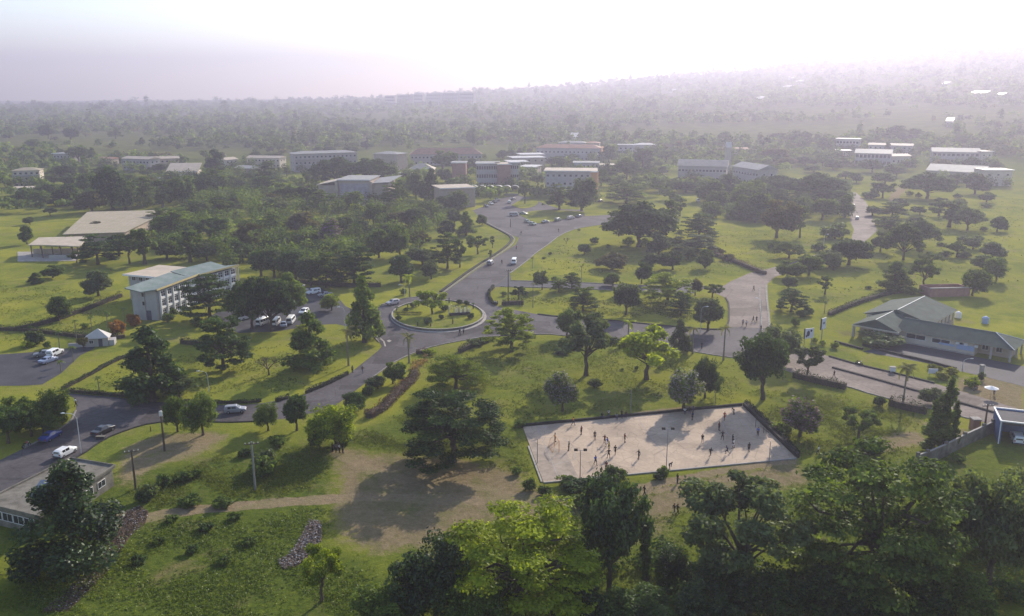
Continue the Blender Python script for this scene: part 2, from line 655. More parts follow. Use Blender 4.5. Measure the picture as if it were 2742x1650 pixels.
dirt_lines = [  # (centre line, half width, strength)
    (SG([(320, 1418), (400, 1380), (560, 1362), (700, 1350), (800, 1342), (910, 1335), (1010, 1330), (1150, 1338), (1300, 1340), (1420, 1352), (1540, 1345)]), 0.95, 1.3),
    (SG([(905, 1212), (960, 1240), (1010, 1262), (1090, 1285)]), 1.0, 1.2),
    (SG([(1240, 1300), (1330, 1312), (1420, 1340)]), 0.5, 1.0),
    (SG([(1300, 1345), (1420, 1320), (1560, 1352), (1700, 1310), (1830, 1280), (2000, 1250), (2120, 1235)]), 0.6, 1.1),
    (SG([(1340, 1342), (1550, 1345), (1700, 1322), (1880, 1296), (2010, 1275)]), 0.45, 1.0),
    (SG([(2410, 490), (2412, 505), (2395, 520), (2385, 540)]), 2.2, 1.2),
    (SG([(300, 1425), (350, 1395), (340, 1380)]), 1.5, 1.2),
]
rough_polys = [
    (SG([(60, 1330), (320, 1260), (560, 1220), (900, 1185), (905, 1330), (880, 1450), (1000, 1500), (1240, 1700), (0, 1800), (0, 1300)]), 1.0, 3.0),
    (SG([(880, 1195), (1120, 1090), (1400, 1140), (1430, 1270), (1240, 1225), (1010, 1215)]), 0.9, 3.0),
    (SG([(1400, 1300), (2200, 1230), (2742, 1180), (2742, 1800), (1240, 1800), (1000, 1500)]), 0.8, 4.0),
    (SG([(1120, 940), (1500, 905), (2000, 975), (2000, 1090), (1400, 1140), (1100, 1090)]), 0.35, 5.0),
    (SG([(2150, 1020), (2480, 1110), (2400, 1230), (2150, 1230), (2000, 1085)]), 0.45, 4.0),
    (SG([(2330, 560), (2742, 480), (2742, 760), (2450, 760), (2350, 660)]), 0.12, 15.0),
]


def poly_mask(pl, X, Y, soft):
    ins = inside(pl, X, Y)
    d = line_dist(pl + [pl[0]], X, Y)
    return np.clip(0.5 + np.where(ins, d, -d) / (2 * soft), 0, 1)


near = (YY < 1100) & (YY > 60) & (np.abs(XX) < 500)
DIRT = np.zeros(XX.shape)
DRY = np.zeros(XX.shape)
ROUGH = np.zeros(XX.shape)
xs, ys = XX[near], YY[near]
acc, acr, acd = np.zeros(xs.shape), np.zeros(xs.shape), np.zeros(xs.shape)
for k_, (pl, s, soft) in enumerate(dirt_polys):
    if k_ in (0, 2, 3, 8, 9):
        acd = np.maximum(acd, s * poly_mask(pl, xs, ys, soft))
    else:
        acc = np.maximum(acc, s * poly_mask(pl, xs, ys, soft))
for pl, hw, s in dirt_lines:
    d = line_dist(smooth_line(pl), xs, ys)
    acc = np.maximum(acc, s * np.clip(1.0 - (d - hw) / 0.9, 0, 1))
for pl, s, soft in rough_polys:
    acr = np.maximum(acr, s * poly_mask(pl, xs, ys, soft))
DIRT[near] = acc
DRY[near] = acd
ROUGH[near] = acr
ROUGH = np.where(D_ > 560, np.clip((D_ - 560) / 250.0, 0, 1.85), ROUGH)

m, n, l = new_mat('ground')
out = n.new('ShaderNodeOutputMaterial')
bs = n.new('ShaderNodeBsdfPrincipled')
bs.inputs['Roughness'].default_value = 0.95
bs.inputs['Specular IOR Level'].default_value = 0.0
bs.inputs['Sheen Weight'].default_value = 0.06
bs.inputs['Sheen Roughness'].default_value = 0.45
bs.inputs['Sheen Tint'].default_value = (0.85, 0.80, 0.22, 1)
l.new(bs.outputs[0], out.inputs[0])
tc = n.new('ShaderNodeTexCoord')


def noise(scale, detail=5, rough=0.6, dist=0.0, stretch=None):
    t = n.new('ShaderNodeTexNoise')
    t.inputs['Scale'].default_value = scale
    t.inputs['Detail'].default_value = detail
    t.inputs['Roughness'].default_value = rough
    t.inputs['Distortion'].default_value = dist
    src = tc.outputs['Object']
    if stretch:
        mp = n.new('ShaderNodeMapping')
        mp.inputs['Scale'].default_value = stretch
        l.new(src, mp.inputs[0])
        src = mp.outputs[0]
    l.new(src, t.inputs['Vector'])
    return t.outputs[0]


def ramp(sock, p0, p1, c0, c1):
    r = n.new('ShaderNodeValToRGB')
    r.color_ramp.elements[0].position = p0
    r.color_ramp.elements[1].position = p1
    r.color_ramp.elements[0].color = (*c0, 1)
    r.color_ramp.elements[1].color = (*c1, 1)
    l.new(sock, r.inputs[0])
    return r.outputs[0]


def mixc(fac, a, b, blend='MIX'):
    x = n.new('ShaderNodeMix')
    x.data_type = 'RGBA'
    x.blend_type = blend
    if hasattr(fac, 'links'):
        l.new(fac, x.inputs[0])
    else:
        x.inputs[0].default_value = fac
    for s, i in ((a, 6), (b, 7)):
        if hasattr(s, 'links'):
            l.new(s, x.inputs[i])
        else:
            x.inputs[i].default_value = (*s, 1)
    return x.outputs[2]


def attr(name):
    a = n.new('ShaderNodeAttribute')
    a.attribute_name = name
    return a.outputs['Fac']


def mth(op, a, b, clamp=False):
    x = n.new('ShaderNodeMath')
    x.operation = op
    x.use_clamp = clamp
    for s, i in ((a, 0), (b, 1)):
        if hasattr(s, 'links'):
            l.new(s, x.inputs[i])
        else:
            x.inputs[i].default_value = s
    return x.outputs[0]


n_big, n_mid, n_fine, n_grain = noise(0.018, 4), noise(0.13, 6, 0.7, 0.6), noise(0.9, 5, 0.7), noise(3.5, 3, 0.7)
lawn = ramp(n_mid, 0.32, 0.7, (0.165, 0.178, 0.018), (0.295, 0.275, 0.034))
lawn = mixc(ramp(n_big, 0.4, 0.65, (0, 0, 0), (1, 1, 1)), lawn, ramp(n_fine, 0.3, 0.7, (0.108, 0.135, 0.019), (0.205, 0.200, 0.034)))
lawn = mixc(ramp(noise(0.042, 6, 0.68, 0.8), 0.46, 0.62, (0, 0, 0), (0.75, 0.75, 0.75)), lawn, ramp(n_fine, 0.3, 0.7, (0.055, 0.090, 0.014), (0.120, 0.150, 0.024)))
lawn = mixc(ramp(noise(0.085, 6, 0.72, 1.0), 0.54, 0.68, (0, 0, 0), (0.7, 0.7, 0.7)), lawn, (0.205, 0.170, 0.070))
rough_c = ramp(n_fine, 0.3, 0.7, (0.032, 0.056, 0.010), (0.098, 0.124, 0.018))
rough_c = mixc(ramp(n_mid, 0.55, 0.72, (0, 0, 0), (1, 1, 1)), rough_c, (0.150, 0.125, 0.055))
rf = mth('ADD', attr('rough'), mth('MULTIPLY', mth('SUBTRACT', n_mid, 0.5), 1.2), True)
grass = mixc(rf, lawn, rough_c)
scrub = ramp(noise(0.05, 6, 0.75), 0.35, 0.65, (0.030, 0.042, 0.014), (0.105, 0.110, 0.036))
grass = mixc(mth('SUBTRACT', attr('rough'), 1.0, True), grass, scrub)
dry_c = ramp(n_fine, 0.3, 0.72, (0.135, 0.105, 0.056), (0.225, 0.170, 0.106))
dry_c = mixc(ramp(n_mid, 0.50, 0.66, (0, 0, 0), (0.8, 0.8, 0.8)), dry_c, (0.085, 0.100, 0.025))
dy = mth('ADD', attr('dry'), mth('ADD', mth('MULTIPLY', mth('SUBTRACT', n_mid, 0.5), 1.3), mth('MULTIPLY', mth('SUBTRACT', n_fine, 0.5), 0.9)))
dyf = n.new('ShaderNodeMapRange')
dyf.interpolation_type = 'SMOOTHSTEP'
dyf.inputs[1].default_value = 0.30
dyf.inputs[2].default_value = 0.80
l.new(dy, dyf.inputs[0])
grass = mixc(dyf.outputs[0], grass, dry_c)
dirt_c = ramp(n_fine, 0.3, 0.72, (0.165, 0.122, 0.076), (0.255, 0.192, 0.122))
dirt_c = mixc(ramp(n_mid, 0.45, 0.7, (0, 0, 0), (0.6, 0.6, 0.6)), dirt_c, (0.135, 0.135, 0.050))
da = mth('ADD', attr('dirt'), mth('ADD', mth('MULTIPLY', mth('SUBTRACT', n_mid, 0.5), 0.9), mth('MULTIPLY', mth('SUBTRACT', n_fine, 0.5), 0.7)))
df = n.new('ShaderNodeMapRange')
df.interpolation_type = 'SMOOTHSTEP'
df.inputs[1].default_value = 0.38
df.inputs[2].default_value = 0.72
l.new(da, df.inputs[0])
col = mixc(df.outputs[0], grass, dirt_c)
gr = n.new('ShaderNodeMapRange')
gr.inputs[1].default_value = 0.3
gr.inputs[2].default_value = 0.7
gr.inputs[3].default_value = 0.78
gr.inputs[4].default_value = 1.2
l.new(n_grain, gr.inputs[0])
vs_ = n.new('ShaderNodeVectorMath')
vs_.operation = 'SCALE'
l.new(col, vs_.inputs[0])
l.new(gr.outputs[0], vs_.inputs['Scale'])
l.new(vs_.outputs[0], bs.inputs['Base Color'])
bp = n.new('ShaderNodeBump')
bp.inputs['Strength'].default_value = 0.55
bp.inputs['Distance'].default_value = 0.35
l.new(mth('ADD', n_fine, mth('MULTIPLY', n_grain, 0.5)), bp.inputs['Height'])
l.new(bp.outputs[0], bs.inputs['Normal'])
MATS['ground'] = m

ny, nx = XX.shape
gm = bpy.data.meshes.new('ground')
gm.vertices.add(nx * ny)
gm.vertices.foreach_set('co', np.stack([XX, YY, ZZ], -1).reshape(-1).astype(np.float32))
ii, jj = np.meshgrid(np.arange(nx - 1), np.arange(ny - 1))
a0 = (jj * nx + ii).reshape(-1)
F4 = np.stack([a0, a0 + 1, a0 + 1 + nx, a0 + nx], -1)
gm.loops.add(F4.size)
gm.loops.foreach_set('vertex_index', F4.reshape(-1).astype(np.int32))
gm.polygons.add(len(F4))
gm.polygons.foreach_set('loop_start', np.arange(0, F4.size, 4, dtype=np.int32))
gm.polygons.foreach_set('loop_total', np.full(len(F4), 4, dtype=np.int32))
for nm, arr in (('dirt', DIRT), ('dry', DRY), ('rough', ROUGH)):
    a = gm.attributes.new(nm, 'FLOAT', 'POINT')
    a.data.foreach_set('value', arr.reshape(-1).astype(np.float32))
gm.materials.append(MATS['ground'])
gm.polygons.foreach_set('use_smooth', np.ones(len(F4), bool))
gm.update(calc_edges=True)
ground = tag(obj('ground', gm), kind='structure')

# ================================================================== roads
ROADS = []   # outlines, used to keep plants off them


def road(name, pts, z, material, reg='S'):
    pl = poly(reg, pts)
    ROADS.append(pl)
    return tag(MB().sheet(pl, z).build(name, material), kind='structure')


near_road = [(-60, 1375), (64, 1297), (215, 1222), (277, 1177), (345, 1150), (408, 1132), (511, 1126), (600, 1132), (683, 1129), (760, 1122), (850, 1103), (903, 1083), (984, 1022), (1040, 980), (1068, 964), (1106, 946), (1164, 926), (1291, 903),
             (1220, 870), (1150, 850), (1040, 850), (985, 872), (1000, 900), (1016, 916), (1022, 928), (1012, 940), (949, 990), (932, 1004), (880, 1030), (819, 1056), (775, 1068), (700, 1080), (649, 1085), (560, 1085), (423, 1077), (300, 1063), (180, 1053), (205, 1072), (203, 1100), (191, 1129), (160, 1150), (115, 1177), (64, 1201), (-60, 1262)]
road('road', near_road, 0.020, 'asphalt')
road('car_park', [(-80, 1035), (64, 1033), (113, 1030), (164, 1000), (215, 952), (250, 935), (262, 918), (226, 925), (150, 938), (64, 945), (-80, 955)], 0.022, 'asphalt_dark')
island_px = []
for k in range(40):
    t = 2 * math.pi * k / 40
    island_px.append((1172 + 125 * math.cos(t), (849 + 40 * math.sin(t)) if math.sin(t) > 0 else (849 + 40 * math.sin(t))))
ring = [(1291, 903), (1330, 880), (1370, 862), (1440, 842), (1345, 824), (1318, 816), (1306, 787), (1323, 769), (1366, 732), (1410, 700), (1434, 678), (1468, 655), (1499, 630), (1539, 613), (1595, 604), (1624, 601), (1700, 596), (1700, 573), (1624, 576),
        (1567, 579), (1561, 562), (1500, 560), (1460, 547), (1420, 530), (1386, 523), (1344, 530), (1324, 539), (1296, 553), (1265, 564), (1282, 579), (1299, 598), (1340, 618), (1390, 637), (1381, 655), (1285, 716), (1230, 755), (1190, 784), (1129, 794), (1071, 801), (1022, 816), (1000, 836), (985, 872), (1040, 850), (1150, 850), (1220, 870)]
road('avenue', ring, 0.024, 'asphalt')
road('side_road', [(1366, 733), (1369, 752), (1557, 757), (1659, 763), (1750, 766), (1890, 768), (1888, 772), (1850, 789), (1731, 783), (1572, 774), (1340, 768), (1323, 769)], 0.028, 'asphalt_dark')
road('cross_road', [(1291, 903), (1456, 894), (1520, 900), (1644, 911), (1725, 916), (1804, 932), (1862, 943), (1934, 955), (2040, 967), (2040, 925), (2061, 880), (1951, 876), (1928, 885), (1801, 875), (1644, 859), (1488, 848), (1440, 842), (1370, 862), (1330, 880)], 0.020, 'asphalt')
road('main_road', [(2040, 967), (2100, 992), (2165, 1013), (2264, 1033), (2342, 1059), (2467, 1088), (2610, 1125), (2800, 1175), (2800, 1118), (2620, 1062), (2502, 1027), (2400, 1001), (2299, 978), (2220, 955), (2130, 925), (2070, 900), (2061, 880), (2040, 925)], 0.026, 'asphalt_dusty')
road('hill_road', [(2061, 880), (2058, 840), (2052, 787), (2052, 764), (2073, 743), (2150, 715), (2240, 690), (2300, 662), (2320, 644), (2349, 618), (2338, 587), (2320, 542), (2292, 515), (2272, 518), (2275, 559), (2278, 596), (2287, 615), (2278, 644), (2235, 664), (2150, 695), (2057, 720), (2006, 732), (1954, 755), (1931, 770), (1888, 772), (1943, 798), (1953, 816), (1951, 876)], 0.030, 'asphalt_dusty')
road('staff_car_park', [(560, 850), (610, 815), (680, 780), (770, 768), (860, 772), (900, 792), (925, 820), (990, 850), (978, 885), (900, 868), (850, 870), (800, 878), (740, 888), (640, 892), (590, 875)], 0.022, 'asphalt_dark')
road('house_car_park', [(2310, 942), (2395, 918), (2420, 915), (2610, 955), (2760, 985), (2760, 1040), (2640, 1010), (2560, 992), (2480, 972), (2400, 958)], 0.022, 'asphalt_dark')
# mown oval lawn with a tree in the far car park, and the planted strip by the parked cars
for pl in ([(1370, 550), (1400, 532), (1440, 533), (1442, 545), (1425, 556), (1395, 560)], [(1388, 574), (1440, 562), (1560, 566), (1566, 574), (1500, 590), (1440, 600), (1425, 594)]):
    w_ = smooth_line([q[:2] for q in poly('S', pl + [pl[0]])], 2)
    k_ = tag(MB().prism([tuple(q) for q in w_[:-1]], -0.02, 0.15).build('lawn_island', 'ground'), kind='structure')

KERB_ID = [0]


def kerb(pts, half=0.16, h=0.16, material='kerb_stone', name='kerb', step=None):
    w = [q[:2] for q in poly('S', pts)]
    return tag(MB().strip(smooth_line(w, 1), half, -0.02, h).build(name, material), kind='structure')


kerb([(64, 1297), (215, 1222), (277, 1177), (345, 1150), (408, 1132), (511, 1126), (600, 1132), (683, 1129)], material='kerb_dark')
kerb([(64, 1201), (115, 1177), (160, 1150), (191, 1129), (203, 1100)], material='kerb_stone')
kerb([(984, 1022), (1040, 980), (1068, 964), (1106, 946), (1164, 926), (1291, 903)])
kerb([(1015, 917), (1000, 900), (985, 873)])
kerb([(1340, 768), (1572, 774), (1731, 783), (1850, 789)], h=0.2)
kerb([(1369, 752), (1557, 757), (1659, 763), (1750, 766), (1888, 768)], h=0.2)
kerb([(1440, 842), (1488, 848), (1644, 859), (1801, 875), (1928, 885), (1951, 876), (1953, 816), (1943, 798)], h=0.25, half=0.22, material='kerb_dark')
kerb([(1291, 903), (1456, 894), (1520, 900), (1644, 911), (1725, 916), (1804, 932), (1862, 943), (1934, 955), (2040, 967)])
kerb([(2052, 764), (2052, 787), (2058, 840), (2061, 880)], half=0.3)
kerb([(2035, 770), (2034, 800), (2040, 890)], half=0.2)
kerb([(2220, 955), (2299, 978), (2400, 1001), (2502, 1027)], half=0.2, material='kerb_dark', h=0.3)
kerb([(2229, 985), (2340, 1015), (2467, 1051), (2580, 1082), (2742, 1129)], half=0.28, material='kerb_dark', h=0.3, name='median_kerb')
kerb([(2165, 1013), (2264, 1033), (2342, 1059), (2467, 1088), (2610, 1125)], half=0.2)
kerb([(1366, 732), (1410, 700), (1434, 678), (1468, 655), (1499, 630), (1539, 613), (1595, 604)], half=0.2)
kerb([(1299, 598), (1340, 618), (1372, 636), (1366, 652), (1330, 680), (1270, 716), (1180, 782)], half=0.45, h=0.35, material='kerb_dark', name='drain_wall')
kerb([(1304, 597), (1350, 620), (1379, 637), (1374, 654), (1337, 681), (1278, 717), (1188, 783)], half=0.25, h=0.2)
kerb([(1190, 784), (1129, 794), (1071, 801), (1022, 816)], half=0.2)
kerb([(2310, 926), (2400, 950), (2480, 968), (2560, 990)], half=0.25, h=0.5, material='kerb_dark')
kerb([(2236, 917), (2310, 937)], half=0.25, h=0.5, material='kerb_dark')
kerb([(2470, 902), (2560, 930)], half=0.3, h=0.1)
# worn white edge line where the near road meets the roundabout
tag(MB().sheet(poly('S', [(980, 884), (1010, 897), (1030, 914), (1034, 928), (1030, 928), (1026, 915), (1006, 899), (978, 886)]), 0.029).build('road_marking', 'concrete'), kind='structure')
tag(MB().sheet(poly('S', [(1035, 913), (1042, 910), (1049, 913), (1042, 917)]), 0.029).build('manhole_cover', 'concrete'), kind='structure')
# ================================================================== the sports court
CT = {'fl': (1400, 1144.5), 'fr': (1988, 1088), 'nr': (2131, 1227), 'nl': (1455, 1292)}
cpts = poly('S', [CT['nl'], CT['nr'], CT['fr'], CT['fl']])
ROADS.append(cpts)
court = empty('sports_court', cpts[0])
tag(court, 'tan concrete sports court with players and low kerb walls', 'sports court')


def loc_pts(pl, o):
    return [(q[0] - o[0], q[1] - o[1], q[2] if len(q) > 2 else 0) for q in pl]


cl = loc_pts(cpts, cpts[0])
MB().prism(cl, -0.1, 0.12).build('slab', 'court', court)
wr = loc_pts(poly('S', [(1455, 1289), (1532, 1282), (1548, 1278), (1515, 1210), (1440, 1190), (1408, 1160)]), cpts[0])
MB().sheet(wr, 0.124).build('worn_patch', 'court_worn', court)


def lerp2(a, b, t):
    return (a[0] + (b[0] - a[0]) * t, a[1] + (b[1] - a[1]) * t)


def cpt(u, v):
    a = lerp2(cl[0], cl[1], u)
    b = lerp2(cl[3], cl[2], u)
    return lerp2(a, b, v)


def court_line(pts, half=0.05):
    MB().strip([cpt(*q) for q in pts], half, 0.10, 0.1275).build('painted_line', 'concrete', court)


court_line([(0.93, 0.06), (0.93, 0.94)])
court_line([(0.06, 0.06), (0.06, 0.94)])
court_line([(0.06, 0.94), (0.93, 0.94)])
court_line([(0.5, 0.06), (0.5, 0.94)])
court_line([(0.93, 0.25), (0.84, 0.3), (0.82, 0.5), (0.84, 0.7), (0.93, 0.75)])
court_line([(0.06, 0.25), (0.15, 0.3), (0.17, 0.5), (0.15, 0.7), (0.06, 0.75)])
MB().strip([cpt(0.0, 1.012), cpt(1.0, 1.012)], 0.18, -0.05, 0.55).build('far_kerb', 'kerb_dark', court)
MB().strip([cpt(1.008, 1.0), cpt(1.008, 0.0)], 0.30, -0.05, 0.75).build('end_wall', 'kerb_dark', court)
MB().strip([cpt(-0.006, 0.0), cpt(-0.006, 0.62)], 0.15, -0.9, 0.17).build('retaining_edge', 'concrete', court)
MB().strip([cpt(0.0, -0.012), cpt(1.0, -0.012)], 0.14, -0.05, 0.20).build('near_kerb', 'concrete', court)


def make_goal(name, label, u, v, heading, material):
    p = cpt(u, v)
    g_ = empty(name, (cpts[0][0] + p[0], cpts[0][1] + p[1], 0.12), heading)
    tag(g_, label, 'goal')
    for s in (-1.5, 1.5):
        MB().tube([(0, s, 0), (0, s, 2.0)], 0.05, 6).build('post', material, g_)
        MB().tube([(0, s, 2.0), (-0.8, s, 1.2), (-1.1, s, 0.0)], 0.03, 5).build('side_bar', material, g_)
    MB().tube([(0, -1.5, 2.0), (0, 1.5, 2.0)], 0.05, 6).build('crossbar', material, g_)
    MB().tube([(-1.1, -1.5, 0.03), (-1.1, 1.5, 0.03)], 0.03, 5).build('ground_bar', material, g_)
    nt = MB()
    for k in range(13):
        y_ = -1.5 + k * 0.25
        nt.tube([(0, y_, 2.0), (-0.8, y_, 1.2), (-1.1, y_, 0)], 0.006, 3, False)
    for k in range(6):
        t = k / 6
        nt.tube([(-0.8 - 0.3 * t, -1.5, 1.2 * (1 - t)), (-0.8 - 0.3 * t, 1.5, 1.2 * (1 - t))], 0.006, 3, False)
    nt.build('net', material, g_)
    return g_


cdir = math.atan2(cl[1][1] - cl[0][1], cl[1][0] - cl[0][0])
make_goal('goal', 'orange goal frame with net at the left end of the court', 0.10, 0.52, cdir, 'goal_orange')
make_goal('goal', 'dark goal frame at the far right end of the court', 0.965, 0.50, cdir + math.pi, 'kerb_dark')

# ================================================================== trees
def sph(rs, n):
    d = rs.normal(size=(n, 3))
    return d / np.linalg.norm(d, axis=1, keepdims=True)


def crown_clumps(kind, rs, W, H):
    """list of leaf clumps (x, y, z, rx, ry, rz) of a crown W wide on a tree H high"""
    c = []
    if kind == 'R':
        # several uneven domes grown together
        doms = [(0.0, 0.0, 0.56, 0.34)]
        for i in range(rs.randint(3, 6)):
            a = rs.rand() * 6.283
            q = 0.16 + 0.16 * rs.rand()
            doms.append((q * math.cos(a), q * math.sin(a), 0.36 + 0.30 * rs.rand(), 0.18 + 0.13 * rs.rand()))
        for (dx, dy, dz, dr) in doms:
            for d in sph(rs, int(90 * dr) + 3):
                if d[2] < -0.75:
                    continue
                k = 0.62 + 0.30 * rs.rand()
                r = W * dr * (0.26 + 0.22 * rs.rand())
                c.append(((dx + d[0] * dr * k) * W, (dy + d[1] * dr * k) * W, H * dz + d[2] * dr * k * H * 1.12, r, r, r * 0.8))
            c.append((dx * W, dy * W, H * dz, W * dr * 0.5, W * dr * 0.5, H * dr * 0.5))
    elif kind == 'L':
        for d in sph(rs, 120):
            if d[2] < -0.35:
                continue
            k = 0.62 + 0.38 * rs.rand()
            bump = 1 + 0.14 * math.sin(3 * math.atan2(d[1], d[0]) + 2)
            q = math.hypot(d[0], d[1])
            r = W * (0.075 + 0.055 * rs.rand())
            c.append((d[0] * W * 0.47 * k * bump, d[1] * W * 0.47 * k * bump, H * (0.36 + 0.60 * max(d[2], -0.3) * k) - 0.04 * H * q, r * 1.15, r, H * 0.017))
        c.append((0, 0, H * 0.5, W * 0.16, W * 0.16, H * 0.16))
    elif kind == 'C':
        for i in range(46):
            u = (i + rs.rand()) / 46
            R_ = W * 0.5 * (1 - u) ** 0.65 * (0.45 + 0.5 * rs.rand())
            a = rs.rand() * 6.283
            r = W * (0.08 + 0.09 * (1 - u) + 0.04 * rs.rand())
            c.append((R_ * math.cos(a), R_ * math.sin(a), H * (0.10 + 0.86 * u), r, r, r * 0.75))
    elif kind == 'U':
        for i in range(110):
            q = W * 0.5 * math.sqrt(rs.rand()) * 0.93
            a = rs.rand() * 6.283
            lob = 1 + 0.12 * math.sin(3 * a + 1)
            z = H * (0.92 - 0.46 * (q / (W * 0.5)) ** 2.2 + 0.05 * rs.normal() - (0.22 * rs.rand() if i % 3 == 0 else 0))
            r = W * (0.07 + 0.05 * rs.rand())
            c.append((q * lob * math.cos(a), q * lob * math.sin(a), z, r, r, r * 0.55))
    elif kind == 'O':
        for d in sph(rs, 40):
            if d[2] < -0.6:
                continue
            k = 0.5 + 0.5 * rs.rand()
            r = W * (0.065 + 0.07 * rs.rand())
            c.append((d[0] * W * 0.5 * k, d[1] * W * 0.5 * k, H * 0.61 + d[2] * H * 0.37 * k, r, r, r * 0.7))
    elif kind == 'W':
        for i in range(26):
            u = rs.rand()
            R_ = W * 0.45 * (0.4 + 0.6 * math.sin(3.14 * u)) * math.sqrt(rs.rand())
            a = rs.rand() * 6.283
            r = W * (0.07 + 0.06 * rs.rand())
            c.append((R_ * math.cos(a), R_ * math.sin(a), H * (0.35 + 0.6 * u), r, r, r * 1.1))
    elif kind == 'Y':
        for i in range(30):
            u = (i + rs.rand()) / 30
            R_ = W * 0.5 * min(1, 3.2 * (1 - u) + 0.12) * 0.55 * rs.rand() ** 0.5
            a = rs.rand() * 6.283
            r = W * 0.20 * min(1, 3.2 * (1 - u) + 0.25)
            c.append((R_ * math.cos(a), R_ * math.sin(a), H * (0.06 + 0.90 * u), r, r, H * 0.05))
    elif kind == 'S':
        for d in sph(rs, 24):
            k = 0.5 + 0.35 * rs.rand()
            r = W * (0.12 + 0.10 * rs.rand())
            c.append((d[0] * W * 0.5 * k, d[1] * W * 0.5 * k, max(H * 0.25, H * 0.45 + d[2] * H * 0.42 * k), r, r, H * 0.16))
    return c


def clump_leaves(rs, c, n, size, fold=0.0, up=0.55, pick=None, shell=2.6, drop=0.0):
    A = np.array(c)
    w = (A[:, 3] * A[:, 4] + A[:, 3] * A[:, 5] * 2)
    w = w / w.sum()
    idx = rs.choice(len(A), n, p=w)
    ct = rs.rand(len(A))
    d = sph(rs, n)
    rad = rs.rand(n) ** (1 / shell)
    # ragged outline: a few leaves stray past their clump
    rad *= np.where(rs.rand(n) < 0.12, 1.25, 1.0)
    pos = A[idx, :3] + d * A[idx, 3:6] * rad[:, None]
    nrm = d * 0.55 + np.array([0, 0, up]) + rs.normal(size=(n, 3)) * 0.55
    tint = np.clip(0.02 + 0.45 * ct[idx] ** 1.5 + 0.50 * rs.rand(n) ** 1.6, 0, 1)
    return leaf_quads(rs, pos, nrm, size), tint, pos


def limb_mesh(kind, rs, W, H, c, nl, thick=1.0, bark='bark'):
    mb = MB()
    r0 = thick * (0.020 * H + 0.018 * W)
    hb = {'R': 0.30, 'L': 0.40, 'C': 0.88, 'U': 0.34, 'O': 0.40, 'W': 0.8, 'Y': 0.8, 'S': 0.3, 'B': 0.35}[kind]
    pts = [(0, 0, -0.3)]
    rr = [r0 * 1.35]
    for k in range(1, 6):
        t = k / 5
        pts.append((rs.normal() * 0.02 * H * t, rs.normal() * 0.02 * H * t, H * hb * t))
        rr.append(r0 * (1.05 - (0.45 if hb < 0.5 else 0.85) * t))
    mb.tube(pts, rr, 7)
    top = Vector(pts[-1])
    A = sorted(c, key=lambda q: -(q[0] ** 2 + q[1] ** 2))
    for i in range(min(nl, len(A))):
        q = A[int(i * len(A) / nl)]
        tgt = Vector(q[:3])
        if hb > 0.5:
            s = Vector((0, 0, max(0.1 * H, tgt.z - 0.10 * H - 0.05 * W)))
            s.z = min(s.z, H * hb)
            k = min(5, max(0, int(s.z / (H * hb) * 5)))
            s.x, s.y = pts[k][0], pts[k][1]
        else:
            s = Vector(pts[3]).lerp(top, rs.rand())
        m1 = s.lerp(tgt, 0.45) + Vector((rs.normal(), rs.normal(), abs(rs.normal()))) * 0.03 * H
        m2 = s.lerp(tgt, 0.75) + Vector((rs.normal(), rs.normal(), rs.normal())) * 0.025 * H
        rl = r0 * (0.26 + 0.18 * rs.rand())
        mb.tube([s, m1, m2, tgt], [rl, rl * 0.7, rl * 0.45, rl * 0.15], 5)
    return mb.mesh('trunk', bark)


PROTO = {}


def proto(key, kind, seed, W, H, n, size, limbs, up=0.55, thick=1.0, bark='bark', blossom=0):
    rs = np.random.RandomState(seed)
    c = crown_clumps(kind, rs, W, H)
    V, t, p = clump_leaves(rs, c, n, size, up=up)
    tm = limb_mesh(kind, rs, W, H, c, limbs, thick, bark)
    W, H = 2 * float(np.percentile(np.hypot(p[:, 0], p[:, 1]), 97)), float(np.percentile(p[:, 2], 99.5))
    d = {'W': W, 'H': H, 'crown': quads_mesh('crown', V, t, 'leaf_green'), 'trunk': tm}
    if blossom:
        V, t, p = clump_leaves(rs, [q for q in c if q[2] > 0.35 * H], blossom, size * 0.8, up=0.9, shell=12)
        d['blossom'] = quads_mesh('blossom', V + np.array([0, 0, size * 0.25]), t, 'blossom_grey')
    PROTO.setdefault(key, []).append(d)


def bare_proto(seed, W, H):
    rs = np.random.RandomState(seed)
    mb = MB()
    r0 = 0.03 * H

    def grow(p, d, L, r, lev):
        q = p + d * L + Vector((rs.normal(), rs.normal(), rs.normal())) * 0.05 * L
        m_ = p.lerp(q, 0.5) + Vector((rs.normal(), rs.normal(), rs.normal())) * 0.04 * L
        mb.tube([p, m_, q], [r, r * 0.85, r * 0.65], 5 if lev > 2 else 3, False)
        if lev == 0:
            return
        for k in range(3 if lev > 2 else 2 + int(rs.rand() < 0.6)):
            a = rs.rand() * 6.283
            nd = (d + Vector((math.cos(a) * 0.75, math.sin(a) * 0.75, 0.18))).normalized()
            grow(q, nd, L * (0.62 + 0.2 * rs.rand()), r * 0.6, lev - 1)
    grow(Vector((0, 0, -0.2)), Vector((0, 0, 1)), H * 0.22, r0, 6)
    return mb.mesh('trunk', 'bark')


